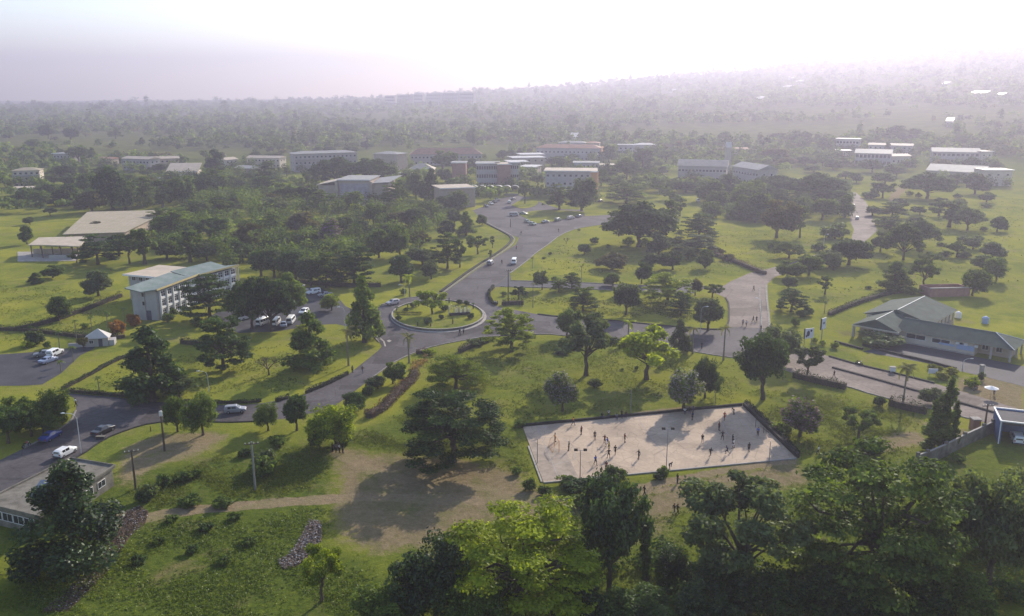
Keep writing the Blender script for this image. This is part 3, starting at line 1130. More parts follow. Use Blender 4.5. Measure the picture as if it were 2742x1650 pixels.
# ---- shapes seen at 90-170 m, then the same habits for trees farther off
for s in (1, 2):
    proto('R_near', 'R', s, 10, 10, 15000, 0.20, 10)
    proto('L_near', 'L', 10 + s, 18, 13, 24000, 0.22, 30, up=1.5)
    proto('O_near', 'O', 20 + s, 13, 14, 12000, 0.24, 16)
proto('C_near', 'C', 31, 13, 16, 15000, 0.24, 14)
for s in (4, 5, 6):
    proto('R', 'R', 40 + s, 9, 9, 8000, 0.29, 8)
for s in (1, 2, 3):
    proto('R', 'R', 40 + s, 9, 9, 9000, 0.29, 8)
    proto('L', 'L', 50 + s, 12, 11, 9000, 0.29, 18, up=1.4)
    proto('C', 'C', 60 + s, 10, 15, 6500, 0.34, 10)
for s in (1, 2):
    proto('O', 'O', 70 + s, 10, 10, 5200, 0.30, 14)
    proto('U', 'U', 80 + s, 20, 14, 15000, 0.42, 22, up=0.9)
    proto('W', 'W', 90 + s, 7, 11, 2400, 0.32, 14)
    proto('S', 'S', 100 + s, 2.6, 2.0, 1300, 0.16, 5)
    proto('Y', 'Y', 110 + s, 2.6, 9, 5000, 0.15, 3)
    proto('F', 'R', 120 + s, 7, 7.5, 5500, 0.24, 8, blossom=3800)
PROTO['B'] = [{'W': 8, 'H': 6, 'trunk': bare_proto(3, 8, 6)}]

NAMES = {'R': ('round_tree', 'dense round tree'), 'L': ('layered_tree', 'layered spreading tree'), 'C': ('tall_tree', 'tall tapering tree'), 'U': ('umbrella_tree', 'wide umbrella-crowned tree'),
         'O': ('open_tree', 'open-crowned tree'), 'W': ('slender_tree', 'slender thin-leaved tree'), 'S': ('shrub', 'low bushy shrub'), 'Y': ('cypress', 'columnar cypress'),
         'F': ('flowering_tree', 'blossom-covered tree'), 'B': ('bare_tree', 'leafless tree')}
SUFF = {'': ('leaf_green', ''), 'd': ('leaf_dark', 'dark '), 'l': ('leaf_lime', 'lime-green '), 'g': ('leaf_grey', 'grey-green '), 'b': ('leaf_brown', 'brownish '),
        's': ('leaf_gloss', 'glossy '), 'y': ('leaf_yellow', 'yellow '), 'o': ('leaf_orange', 'orange ')}
ORD = ['first', 'second', 'third', 'fourth', 'fifth', 'sixth', 'seventh', 'eighth', 'ninth', 'tenth', 'eleventh', 'twelfth', 'thirteenth', 'fourteenth', 'fifteenth', 'sixteenth', 'seventeenth', 'eighteenth', 'nineteenth', 'twentieth',
       'twenty-first', 'twenty-second', 'twenty-third', 'twenty-fourth', 'twenty-fifth', 'twenty-sixth', 'twenty-seventh', 'twenty-eighth', 'twenty-ninth', 'thirtieth'] + ['%d-th' % k for k in range(31, 200)]
TREE_N = [0]
TREES = []   # (sort x, zone, description, object)


def plant(spec, p, w, h, label=None, zone=None, sx=0):
    """one tree: an empty at its foot with a trunk and a crown"""
    kind, suf = spec[0], spec[1:]
    TREE_N[0] += 1
    rs = random.Random(TREE_N[0] * 13)
    if kind == 'R' and not label and p[1] > 175:
        u = rs.random()
        if suf == 'd' and u < 0.45:
            suf = ''
        elif suf == '' and u < 0.42:
            suf = 'g' if u < 0.26 else ('b' if u < 0.34 else 'd')
        if u > 0.80:
            kind = 'L' if u < 0.88 else ('O' if u < 0.94 else 'C')
    far = math.hypot(p[0], p[1])
    key = kind + '_near' if far < 172 and kind + '_near' in PROTO and w > 5 else kind
    pr = PROTO[key][rs.randrange(len(PROTO[key]))]
    nm, desc = NAMES[kind]
    o = empty(nm, p, rs.random() * 6.28, (w / pr['W'], w / pr['W'], h / pr['H']))
    obj('stem' if kind == 'S' else 'trunk', pr['trunk'], o)
    fl = kind == 'F'
    lm = SUFF['' if fl else suf][0]
    if 'crown' in pr:
        obj('foliage' if kind == 'S' else 'crown', pr['crown'], o, material=lm)
    if fl:
        bm_ = {'g': 'blossom_grey', 'p': 'blossom_purple', 'k': 'blossom_pink'}[suf]
        obj('blossom', pr['blossom'], o, material=bm_)
        desc = {'g': 'grey-blossomed', 'p': 'purple-blossomed', 'k': 'pinkish-blossomed'}[suf] + ' tree'
    else:
        desc = SUFF[suf][1] + desc
    tag(o, label or desc, 'shrub' if kind == 'S' else 'tree', zone and ('trees ' + zone))
    if zone and not label:
        TREES.append((sx, zone, desc, o))
    return o


def T(reg, zone, rows):
    for r in rows.strip().split(';'):
        r = r.strip()
        if not r:
            continue
        lab = None
        if '|' in r:
            r, lab = r.split('|')
            lab = lab.strip()
        q = r.split()
        x, y, w, h = (float(v) for v in q[1:5])
        sx, sy = px(reg, x, y)
        p = at(sx, sy)
        k = mpp(p) / REG[reg][2]
        plant(q[0], p, w * k * (1.1 if w > 90 and p.y > 170 else 1.0), h * k / math.cos(SURV_P) * 0.97, lab, zone, sx)


T('A', 'on the left lawns beside the three-storey block', '''Rg 690 320 240 230; R 325 550 220 225; Rd 270 150 200 110; Rd 110 205 120 100; Sg 110 765 160 130; Sl 30 800 110 60; S 220 800 70 60;
 Ob 555 830 95 130|small reddish tree beside the white gatehouse; So 870 690 135 150|larger orange bush nearest the gatehouse; So 1020 600 115 118|smaller orange bush at the end wall of the block; S 560 620 70 50; Sd 60 640 60 50''')
T('A', 'on the lawn before the three-storey block', '''Cd 1195 1290 600 690|big dark ragged tree in the middle of the front lawn; Og 1440 1265 290 190; Ld 1850 1000 450 510; Ld 1720 535 450 425; U 2110 625 400 480; Ud 2285 645 380 490;
 B 2265 1050 380 270|bare leafless tree on the front lawn; S 1330 560 110 80; S 1600 600 110 90; S 1380 500 90 70''')
T('C', 'on the lawn before the three-storey block', '''C 465 1010 430 540; C 950 750 320 610|tall narrow tree at the roundabout entry, trunk bare below; U 245 565 360 450; Rl 650 455 170 155; Ll 380 640 120 60''')
T('C', 'behind the staff car park', '''Rd 320 180 270 270; R 460 232 210 270; L 600 242 260 330; Ld 860 215 360 360; R 120 150 240 260; Rd 0 140 240 240; L 740 170 220 260''')
T('B', 'left of the near road', '''R 262 275 300 310; R 60 345 290 270; Rl 20 290 200 160; R 150 330 240 220; Rd -120 400 300 280; Sl 300 250 90 70; R -60 300 280 260''')
T('B', 'on the verge below the near road', '''R 1200 310 215 285; R 1395 335 270 335; R 1905 300 215 225; Sd 1085 745 115 110; S 1870 640 220 140; S 1240 690 150 70; S 1980 420 120 70; Sd 930 850 110 80;
 S 1720 500 110 60; S 1350 660 90 60; Sg 970 830 140 120; S 590 680 90 60; S 1150 1010 110 50; Sd 1420 1080 120 60; S 1650 990 120 55; Sd 1300 1250 110 60; S 1750 1180 130 60; S 1050 1180 110 50; S 1560 1330 130 60; Sd 900 1330 120 60; S 1550 890 160 70; S 1300 880 180 80''')
T('B', None, '''Cs 425 1380 900 870|big glossy-leaved tree hiding the flat-roofed building at lower left''')
T('D', 'on the verge below the near road', '''Rd 275 300 195 275; Rl 585 435 460 345|large tree with a spreading lit crown over the standing group; R 455 440 150 220; Rd 710 145 215 140; S 120 400 120 60; Sg 20 600 190 150''')
T('C', 'on the verge below the near road', '''R 1215 1130 195 195; Rg 1075 1178 190 115; S 985 1240 120 90; Sl 1290 1010 90 80''')
T('D', None, '''Ld 1490 545 840 570|largest dark layered tree standing left of the court; Sd 640 400 120 60|dark shrub left below the large dark layered tree''')
T('C', 'between roundabout and court', '''Ll 1800 1180 520 310; Sl 1560 860 120 50; Sg 1980 780 160 60''')
T('F', 'between roundabout and court', '''Ll 105 830 430 395|layered tree with lit top at the roundabout exit; R 615 700 220 245; Og 790 1055 480 565|tall open tree on pale forked trunks above the court; Ol 1350 1090 530 480|open tree with light crown and leaning trunk above the court;
 Fg 572 1385 290 360; Fg 1690 1385 370 385; Rd 1890 1262 265 375; Rg 1650 842 205 310; Sg 870 1165 120 85; S 1255 1005 40 40; S 1128 1010 30 25; Sd 580 850 160 50''')
T('F', 'between the two cross roads', '''R 385 262 130 175; R 540 285 160 135; L 660 252 165 150; Rd 165 355 155 115; L 760 462 265 225; R 1160 492 225 285; Rd 1040 225 145 120; Ll 1545 405 440 295|lime layered tree with flat tiers on the lawn between cross roads; R 1305 205 150 190; Rd 1670 505 195 225;
 Rg 1920 640 235 295; O 1960 335 175 115; R 1800 315 115 150; S 225 310 60 40; S 30 320 60 40; S 500 180 60 40; S 1100 330 110 110''')
T('K', 'on the lawn right of the avenue', '''Ud 1305 990 650 400|huge umbrella tree on the lawn right of the avenue; Rd 1870 925 335 250; R 1490 1082 195 205; Rd 790 1062 145 95; B 620 965 110 95; Lg 1800 1045 430 165; R 1930 1192 160 175; R 1050 1205 280 150; R 1405 1200 160 150; R 1625 1205 240 165; Rg 1770 1110 160 120; Sl 1370 990 110 80; Sl 1210 980 110 80;
 W 1600 815 175 265; W 1690 700 160 170; S 890 960 90 60; S 1015 1005 40 40; S 470 1065 40 25; S 740 840 30 20; S 410 1105 40 20; Sb 2060 1060 110 60; Sb 2150 1120 140 60; Sb 2000 1040 100 60; S 1590 960 110 60''')
T('N', 'on the lawn left of the avenue', '''L 1755 1195 270 330; W 1872 1185 110 260; Rg 1520 1165 300 155; R 1330 1200 170 130; Ob 1500 1045 180 195; Rd 1310 1095 220 300; O 2040 1060 200 170; R 1750 905 160 160; C 1930 885 175 225; Rg 1820 795 140 160; R 2082 785 95 95; R 1640 775 95 65; Rg 1450 805 215 185; W 2180 1000 60 110; W 2160 1110 40 90; Rb 1290 810 225 150''')
T('C', 'on the lawn left of the avenue', '''Rd 1290 195 215 245; R 1570 165 160 175; S 1310 310 60 60; S 500 70 60 60''')
T('M', 'in the woodland around the long shed', '''Rd 840 640 330 380; R 955 645 225 275; Rb 640 672 270 195; Rd 430 595 210 195; Rd 620 505 210 200; W 1310 632 200 265; L 1140 605 225 275; Rd 1520 605 250 275; R 1780 505 310 240; Cd 1820 335 260 255; Wb 700 862 240 110; W 450 1012 120 130; Rd 30 965 120 170; R 240 525 290 135; Rg 380 355 230 130; R 290 402 115 95; R 385 405 100 80;
 L 1400 890 370 255; L 1300 800 255 175; Rg 1600 765 280 205; L 1850 725 340 205; Rd 1760 965 325 235; W 1570 1135 270 295; W 1140 1155 270 335; Rg 1000 1150 230 275; Ld 700 1155 350 275; Rd 1350 1105 265 175; R 1730 1120 270 195; Wb 2130 1050 280 280; R 2330 905 270 225; R 2030 602 145 110; Rd 2290 505 290 185; Rb 2340 645 250 155; Rd 2060 1130 200 190; Rd 1560 1000 220 190; Rd 900 1080 220 200; R 500 1140 140 110; Rd 120 605 210 135; R 30 565 190 125; Rd 330 605 190 145; R 200 400 150 90; Rd 480 420 160 110; R 560 480 150 110; Rd 60 380 150 90; Rg 250 700 110 70; R 60 780 100 70; Rd 730 520 180 150; R 1000 460 190 150; R 1150 480 190 150; Rd 1400 430 190 150; R 1650 440 190 140; Rg 1980 470 200 150; R 2120 420 170 120; Rd 2250 400 180 120''')
T('N', 'in the woodland below the theatre', '''L 590 662 260 205; R 855 640 235 165; Rl 890 702 160 115; Rd 1060 795 215 205; R 1600 705 210 145; Fp 655 985 225 255|tree covered in purple blossom in the middle of the woodland; Rd 880 965 215 135; Rd 1110 1095 230 265; Rb 400 875 290 205; Rg 130 705 245 175; R 100 865 200 145; Rd 430 992 225 125; Rd 130 1085 225 175; Sg 400 1080 150 110; R 200 600 240 200; Rd 430 605 200 175; L 60 425 200 240; R 240 322 95 115; L 450 425 205 125;
 L 1270 625 310 235; Rg 1460 555 200 255; Cg 1610 562 205 300; Rg 1830 645 250 175; R 1700 640 150 120; Rd 960 900 180 150; R 760 860 190 150; Rd 540 1090 220 160; R 800 1100 230 160; Rd 300 1010 210 150; R 1180 960 200 170''')
T('N', 'among the campus buildings', '''Ud 700 405 470 250; Ud 1030 405 440 240; Rd 1710 255 225 165; Rd 1990 265 210 105; R 1735 385 155 125; Rd 850 110 130 80; Rd 540 120 110 70; Rd 650 120 110 70; Rd 330 150 70 70; Rd 90 180 110 60; R 170 180 90 70''')
T('M', 'among the campus buildings', '''R 650 165 95 110; Rd 880 155 90 75; Og 520 215 185 165; R 940 190 190 60; Rd 1520 215 105 75; Rd 2190 175 110 80; Rd 2360 175 130 65; R 1290 280 180 70; R 1170 320 120 60; R 100 60 150 80; Rd 250 90 90 90; Rd 330 130 90 60; R 560 330 130 100; Rd 760 350 170 120''')
T('K', 'among the campus buildings', '''L 1190 585 320 195; L 555 645 280 245; Rd 765 650 250 300; O 230 585 115 190; O 345 525 95 95; U 1190 355 250 190; R 1430 355 160 105; R 1530 315 95 80; R 1290 425 170 90; R 1550 470 260 110; R 1750 475 260 100; R 1020 190 150 150; R 1340 240 170 170; R 570 260 200 110; R 640 230 90 90; R 100 150 110 70; R 200 140 120 80; R 20 160 110 80; R 1840 160 70 80; R 1990 165 90 80; R 2070 165 90 80; Rd 1960 420 160 90; R 1560 190 190 110; R 60 340 120 90; R 480 230 110 80; R 950 420 170 150; R 1010 330 150 120; R 1100 450 160 110; R 1400 300 140 90; Og 350 430 130 120; R 1250 540 110 70; R 860 270 120 90; R 1200 130 130 70; R 1430 150 150 90; R 1640 150 120 80; R 1760 150 120 70; R 300 330 90 60''')
T('L', 'inside the hill road bend', '''Ud 740 625 470 245; Ud 330 585 490 195; Rd 200 795 310 235; Rd 60 780 200 200; R 350 975 335 340; W 570 975 140 300; Rd 780 805 225 195; Rd 1000 785 140 205; U 465 1168 270 145; S 320 1090 110 85; S 900 985 240 140; S 750 1100 130 80; Rd 880 600 200 140; Rd 480 790 240 180; Rd 130 640 280 200; Rd 420 700 240 180; Rd 620 760 180 160; Rd 940 680 180 150; Rd 260 560 200 120''')
T('K', 'inside the hill road bend', '''Rd 1950 560 260 190; Rd 2150 500 300 190; Rd 2080 640 240 170; Rd 2300 620 260 190; Rd 2420 560 240 170; R 2000 720 220 150; R 2250 730 240 140; Rd 2400 760 220 150; R 1800 440 220 110; R 1640 430 200 90; R 1500 400 180 80; Rd 1330 440 170 80''')
T('L', 'along the hill road', '''Rd 1030 1230 320 235; R 650 1262 180 120; R 850 1252 250 155; R 1330 1105 210 175; U 1545 1185 330 330; Ug 1680 1070 330 260; S 1350 860 170 75; S 1240 605 150 70; R 1440 785 260 150''')
T('L', 'on the slope at the right', '''Wg 1975 875 300 245; Ud 1770 605 430 235; R 1350 600 210 145; R 1100 460 130 95; R 1370 480 190 115; Rg 2220 565 230 190; Rd 2430 915 150 135; Rg 2380 1185 210 165; R 1700 470 140 90; S 2120 1010 120 50; S 1900 1050 90 30; S 2300 910 80 40; S 2200 760 90 40; S 2280 770 80 35; S 2340 690 100 40; R 2300 1275 220 130; R 2440 1290 150 130; R 1500 705 170 95; R 1255 765 150 85; R 1640 885 160 105; Ug 2150 905 280 210; R 2050 1155 200 140; R 1800 1235 190 120; Rg 2200 1085 170 105; R 1420 905 210 135; R 1185 1135 150 110; Wg 1880 770 160 170; R 2330 640 150 90; Rg 2080 700 150 90; R 1700 760 140 80; S 1950 1150 110 50; S 2120 1160 130 50; S 2250 1000 110 45; S 2060 600 80 40; S 2200 800 70 35; S 1600 580 70 45; S 1690 600 60 50''')
T('L', 'around the distant blocks at the right', '''R 320 255 230 120; R 810 160 145 135; R 560 140 170 115; R 470 140 150 80; R 460 300 200 80; R 620 290 180 80; R 800 250 180 80; R 1700 150 200 100; Rd 1640 80 190 130; R 2080 110 180 80; R 2350 110 120 80; R 740 100 80 60; R 1000 420 120 70; R 700 360 160 70; R 400 60 200 70; R 620 70 130 70; Rd 1250 360 220 120; Rd 1480 400 200 120; R 1560 340 150 90; R 1900 340 180 100; Rd 2180 330 170 110; R 1330 240 130 70; R 980 300 150 80; R 880 330 160 90; Rd 2050 480 200 110; R 1620 260 120 70; R 2420 340 140 90; R 1150 250 120 60; R 780 300 140 80''')
T('G', 'beside the hill road junction', '''Rd 480 465 280 220; R 450 265 130 130; W 790 305 125 170; R 440 150 260 150; R 640 130 200 180; Rg 330 920 400 320; Rd 215 1275 500 600|big round tree between the cross road and the court corner; Rg 625 1085 255 295; S 640 500 90 80; S 520 600 80 80; R 870 80 230 160; Rd 560 520 110 70''')
T('G', 'around the green-roofed house', '''C 1430 275 265 275; O 1700 255 235 265; Rd 2150 315 270 235; R 2370 190 220 220; Sg 1290 770 340 110; Sl 690 750 70 50; Sl 770 775 60 50; Sl 880 805 80 60; Sy 1780 1000 90 55; Sy 1835 1020 80 55; Sy 1870 1085 120 65; Sy 1955 1040 110 60; Sl 2150 1165 130 95; Sd 2235 1100 60 80; Sd 1330 760 120 60; Rg 1795 1330 240 155; Sl 440 740 70 50; S 1590 300 160 60; S 1190 255 60 30''')
T('H', 'on the rough grass right of the court', '''Fk 470 345 330 300; O 925 368 290 235; Sd 1085 110 95 80; S 330 320 150 80; S 1060 420 110 60; Sd 1020 470 190 90; S 1700 540 110 60''')
T('S', 'along the bottom edge', '''Ll 1400 1650 410 315|bright lime layered tree at the bottom, brightest crown in the picture; Rs 1165 1660 215 235; Ol 862 1610 120 150; R 1280 1720 200 170; Rs 1629 1600 190 330|glossy tall tree standing in front of the near edge of the court; Rs 1800 1565 110 105; Rs 1545 1680 160 130; Og 1985 1600 350 335; Rg 1940 1640 200 175; Rd 2090 1670 220 150;
 L 2330 1610 470 430|huge layered tree at lower right with lit branch tips; Rg 2645 1590 240 330; R 2560 1680 200 160; Rd 2440 1690 220 140; Rd 2230 1690 260 170; Rg 2742 1500 200 260; Rd 1720 1690 200 110; R 1040 1690 180 120; S 1560 1352 70 30; Sd 1660 1660 90 90; Rs 1880 1700 170 150''')
T('E', 'along the bottom edge', '''Yd 1130 1500 105 545|dark narrow cypress standing in front of the court''')
T('H', None, '''Y 1590 455 130 590|tallest of the cypress columns beside the boundary wall; Y 1500 450 170 400|left cypress column with a jagged top beside the boundary wall; Y 1660 440 95 380|right short cypress column beside the boundary wall''')
T('E', 'beside the near edge of the court', '''S 500 720 130 70; S 350 800 120 70; S 900 690 180 110; S 1270 650 100 75; Sd 600 760 260 80; S 150 270 90 45; S 230 760 120 90; S 120 640 90 60; Sd 1230 680 90 50''')
T('R', None, '''Ol 1050 620 640 560|yellow-green tree on the roundabout island''')
T('S', 'standing apart in the far fields', '''Rd 1267 392 36 44; R 1075 388 36 28; Rd 930 362 64 30; R 980 400 28 22; Rd 840 385 30 30; Rd 868 388 26 24; R 1530 345 42 36; R 1610 310 24 28; R 1750 295 34 28; R 2135 392 60 40; R 2400 385 70 46; R 2180 395 28 26; R 620 372 34 22; R 310 372 40 30; R 190 378 44 34; R 130 372 40 36; R 450 395 30 24; R 520 392 36 20; R 1850 395 34 22; R 1390 380 44 28; R 1940 380 40 26; R 2500 400 40 24; R 2620 395 40 26''')

cnt = {}
for sx, zone, desc, o in TREES:
    cnt.setdefault((zone, desc), []).append((sx, o))
for (zone, desc), L_ in cnt.items():
    L_.sort(key=lambda q: q[0])
    for i, (sx, o) in enumerate(L_):
        o['label'] = ('only ' + desc + ' ' + zone) if len(L_) == 1 else (ORD[i] + ' ' + desc + ' from the left ' + zone)

# ------------------------------------------------------------------ palms
def frond_mesh(seed, L, droop, wid):
    rs = np.random.RandomState(seed)
    pts = []
    for k in range(9):
        t = k / 8
        pts.append(np.array([L * t * (1 - 0.12 * t), 0, L * (0.42 * t - droop * t * t)]))
    V, tint = [], []
    for k in range(1, 9):
        for s in (-1, 1):
            for e in (0.0, 0.5):
                a = pts[k - 1] * (1 - e) + pts[k] * e
                t = (k - 1 + e) / 8
                w = wid * (0.35 + math.sin(min(1, t * 1.15 + 0.12) * 3.1)) * 0.8
                tip = a + np.array([0.25 * w, s * w, -0.35 * w - 0.1 * w * rs.rand()])
                b = (pts[k] - pts[k - 1]) * 0.32
                V.append([a - b * 0.5, a + b, tip + b * 0.3, tip - b * 0.3])
                tint.append(0.3 + 0.6 * rs.rand())
    for k in range(8):
        V.append([pts[k] + [0, -0.03, 0], pts[k] + [0, 0.03, 0], pts[k + 1] + [0, 0.03, 0.01], pts[k + 1] + [0, -0.03, 0.01]])
        tint.append(0.9)
    return quads_mesh('frond', np.array(V), tint, 'leaf_palm')


FROND_BIG, FROND_OLD, FROND_SMALL = frond_mesh(1, 2.6, 0.55, 0.55), frond_mesh(2, 2.3, 1.15, 0.5), frond_mesh(3, 1.2, 0.7, 0.3)


def palm(reg, x, y, xt, yt, label, big=False, nf=None, leaf='leaf_palm'):
    p = P(reg, x, y)
    h = (y - yt) / REG[reg][2] * mpp(p) / math.cos(SURV_P) * 0.97
    o = empty('palm_tree', p)
    tag(o, label, 'palm tree', 'palm trees')
    r = 0.17 if big else 0.09
    rs = random.Random(int(x * 7 + y))
    lean = rs.uniform(-0.02, 0.02) * h
    MB().tube([(0, 0, -0.2), (lean * 0.3, 0, h * 0.3), (lean * 0.7, 0, h * 0.7), (lean, 0, h)], [r * 1.5, r * 1.05, r, r * 0.75], 7).build('trunk', 'bark_palm', o)
    nf = nf or (15 if big else 9)
    for k in range(nf):
        a = 2.4 * k + rs.uniform(-0.2, 0.2)
        old = k > nf * 0.7
        f = obj('frond', (FROND_OLD if old else FROND_BIG) if big else FROND_SMALL, o, (lean, 0, h - 0.05), a, material=leaf)
        f.rotation_euler = (0, rs.uniform(-0.5, 0.25) if not old else 0.35, a)
        s = rs.uniform(0.85, 1.2)
        f.scale = (s, s, s)
    return o


for i, q in enumerate([(490, 750, 540), (640, 725, 505), (780, 650, 465), (935, 600, 430), (330, 800, 640), (460, 930, 785), (345, 1020, 920)]):
    order = ['fourth', 'fifth', 'sixth', 'seventh', 'first', 'third', 'second'][i]
    palm('A', q[0], q[1], 0, q[2], order + ' thin young palm from the left near the white gatehouse', leaf='leaf_green')
palm('A', 700, 1230, 0, 1065, 'left of two thin young palms at the lawn edge by near road', leaf='leaf_green')
palm('A', 955, 1240, 0, 1060, 'right of two thin young palms at the lawn edge by near road', leaf='leaf_green')
palm('C', 1365, 940, 0, 690, 'pale-crowned palm at the road edge before the roundabout', True, 11)
palm('C', 1370, 330, 0, 130, 'lime palm on the lawn behind the roundabout', True, 13, 'leaf_lime')
palm('C', 805, 965, 0, 620, 'thin palm with drooping fronds on the lawn edge left of roundabout', True, 7, 'leaf_brown')
palm('F', 1180, 730, 0, 550, 'lime palm beside the middle of the cross road', True, 12, 'leaf_lime')
palm('F', 1775, 855, 0, 610, 'left of two palms where cross road meets hill road', True, 7)
palm('F', 2060, 915, 0, 600, 'right of two palms where cross road meets hill road', True, 7)
palm('G', 1510, 1325, 0, 960, 'tall palm with golden fronds beside the dual carriageway', True, 18)
palm('F', 300, 430, 0, 195, 'thin bare palm on the lawn right of the roundabout', False, 5, 'leaf_brown')
palm('F', 750, 190, 0, 40, 'thin palm on the big lawn right of the avenue', False, 7)
palm('K', 300, 1195, 0, 1090, 'small palm on the kerb line beside the avenue', False, 7)
palm('G', 785, 480, 0, 370, 'small dark palm on the grass left of the green-roofed house', False, 8, 'leaf_dark')

# ------------------------------------------------------------------ hedges
def hedge(label, pts, half=0.45, h=0.9, leaf='hedge_leaf', dens=70, reg='S', name='hedge', size=0.13):
    w = [q[:2] for q in poly(reg, pts)]
    w = densify(smooth_line(w, 1), 1.0)
    o = empty(name, (w[0].x, w[0].y, 0))
    tag(o, label, 'hedge', 'hedges')
    ll = [(q.x - w[0].x, q.y - w[0].y) for q in w]
    MB().strip(ll, half * 0.55, -0.05, h * 0.75).build('stems', 'bark', o)
    rs = np.random.RandomState(len(pts) * 17 + int(abs(pts[0][0])))
    seg = np.array(ll)
    L_ = sum((w[i + 1] - w[i]).length for i in range(len(w) - 1))
    n_ = int(min(14000, max(200, L_ * dens)))
    k = rs.randint(0, len(seg) - 1, n_)
    t = rs.rand(n_)[:, None]
    c = seg[k] * (1 - t) + seg[k + 1] * t
    d = seg[k + 1] - seg[k]
    d = d / (np.linalg.norm(d, axis=1, keepdims=True) + 1e-9)
    nr = np.stack([-d[:, 1], d[:, 0]], -1)
    th = rs.rand(n_) * math.pi
    lump = 1 + 0.25 * np.sin(k * 0.9) * np.sin(k * 0.37 + 1) + 0.12 * rs.normal(size=n_)
    off = np.cos(th) * half * (0.8 + 0.3 * rs.rand(n_))
    z = np.clip(np.sin(th) * 1.3, 0, 1) * h * lump
    pos = np.concatenate([c + nr * off[:, None], z[:, None] + 0.05], 1)
    nrm = np.concatenate([nr * np.cos(th)[:, None], np.sin(th)[:, None] + 0.2], 1) + rs.normal(size=(n_, 3)) * 0.5
    V = leaf_quads(rs, pos, nrm, size, 0.7)
    obj('foliage', quads_mesh('foliage', V, 0.2 + 0.6 * rs.rand(n_), leaf), o)
    return o


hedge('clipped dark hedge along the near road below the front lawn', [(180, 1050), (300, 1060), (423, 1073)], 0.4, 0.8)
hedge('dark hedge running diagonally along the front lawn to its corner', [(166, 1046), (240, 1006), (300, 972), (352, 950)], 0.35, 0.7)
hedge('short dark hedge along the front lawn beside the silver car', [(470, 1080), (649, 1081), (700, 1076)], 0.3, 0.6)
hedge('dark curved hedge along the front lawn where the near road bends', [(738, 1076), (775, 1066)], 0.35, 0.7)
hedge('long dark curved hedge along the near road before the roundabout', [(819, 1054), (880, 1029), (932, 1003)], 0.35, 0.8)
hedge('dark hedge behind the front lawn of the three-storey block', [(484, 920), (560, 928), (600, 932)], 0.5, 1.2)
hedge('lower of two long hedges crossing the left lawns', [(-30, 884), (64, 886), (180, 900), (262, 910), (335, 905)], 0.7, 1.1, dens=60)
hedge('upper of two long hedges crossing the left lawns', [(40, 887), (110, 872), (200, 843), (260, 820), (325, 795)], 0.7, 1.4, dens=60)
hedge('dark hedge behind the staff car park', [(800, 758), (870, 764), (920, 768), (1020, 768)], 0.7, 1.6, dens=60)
hedge('dark hedge at the roundabout corner of the lawn right of the avenue', [(1322, 770), (1306, 788), (1316, 812), (1330, 818)], 0.45, 0.9)
hedge('dark hedge behind the roundabout exit', [(1345, 818), (1375, 815), (1402, 815)], 0.9, 1.4)
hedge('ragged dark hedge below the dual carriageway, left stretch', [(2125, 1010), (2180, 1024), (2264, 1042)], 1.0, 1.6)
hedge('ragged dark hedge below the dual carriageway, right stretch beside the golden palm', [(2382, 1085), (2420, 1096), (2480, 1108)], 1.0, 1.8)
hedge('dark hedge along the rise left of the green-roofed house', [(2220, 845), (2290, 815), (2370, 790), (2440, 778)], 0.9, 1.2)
hedge('brown dry hedge curving down beside the orange grass bank', [(1113, 1003), (1105, 1020), (1060, 1060), (1030, 1095), (1000, 1112), (985, 1120)], 1.1, 1.3, 'hedge_brown', 130)
hedge('dark brown hedge along the roundabout exit', [(1115, 948), (1140, 944)], 0.6, 0.9, 'hedge_brown')
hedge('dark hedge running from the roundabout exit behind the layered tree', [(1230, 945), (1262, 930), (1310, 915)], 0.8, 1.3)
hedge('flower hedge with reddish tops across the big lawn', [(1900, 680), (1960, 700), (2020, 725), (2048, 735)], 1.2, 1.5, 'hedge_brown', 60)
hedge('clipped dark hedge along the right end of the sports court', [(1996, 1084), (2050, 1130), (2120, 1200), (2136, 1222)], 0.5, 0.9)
hedge('yellow-green clipped upper hedge on the roundabout island', [(1060, 841), (1090, 841), (1130, 842)], 0.5, 0.6, 'leaf_yellow', 120, name='hedge')
hedge('yellow-green clipped lower hedge on the roundabout island', [(1062, 846), (1090, 847), (1128, 847)], 0.5, 0.6, 'leaf_yellow', 120)

# ================================================================== buildings
def win_mesh(w, h, t=0.06):
    """a window frame with a middle bar; the pane is a separate sub-part"""
    mb = MB()
    mb.box(-w / 2, -w / 2 + t, -0.08, 0.0, 0, h)
    mb.box(w / 2 - t, w / 2, -0.08, 0.0, 0, h)
    mb.box(-w / 2 + t, w / 2 - t, -0.08, 0.0, 0, t)
    mb.box(-w / 2 + t, w / 2 - t, -0.08, 0.0, h - t, h)
    mb.box(-t * 0.4, t * 0.4, -0.07, 0.0, t, h - t)
    return mb.mesh('window', 'trim_white')


def pane_mesh(w, h):
    return MB().box(-w / 2 + 0.05, w / 2 - 0.05, -0.045, -0.005, 0.05, h - 0.05).mesh('pane', 'glass')


WIN = {}


def window(parent, x, y, z, rz, w, h, pane=True, frame=True):
    k = (round(w, 1), round(h, 1))
    if k not in WIN:
        WIN[k] = (win_mesh(*k), pane_mesh(*k))
    if not frame:
        return obj('window', WIN[k][1], parent, (x, y, z), rz)
    o = obj('window', WIN[k][0], parent, (x, y, z), rz)
    if pane:
        obj('pane', WIN[k][1], o)
    return o


def local_frame(a, b):
    """origin and heading of a facade that runs from a to b, its back pointing away from the viewer"""
    d = Vector((b[0] - a[0], b[1] - a[1]))
    return d.length, math.atan2(d.y, d.x)


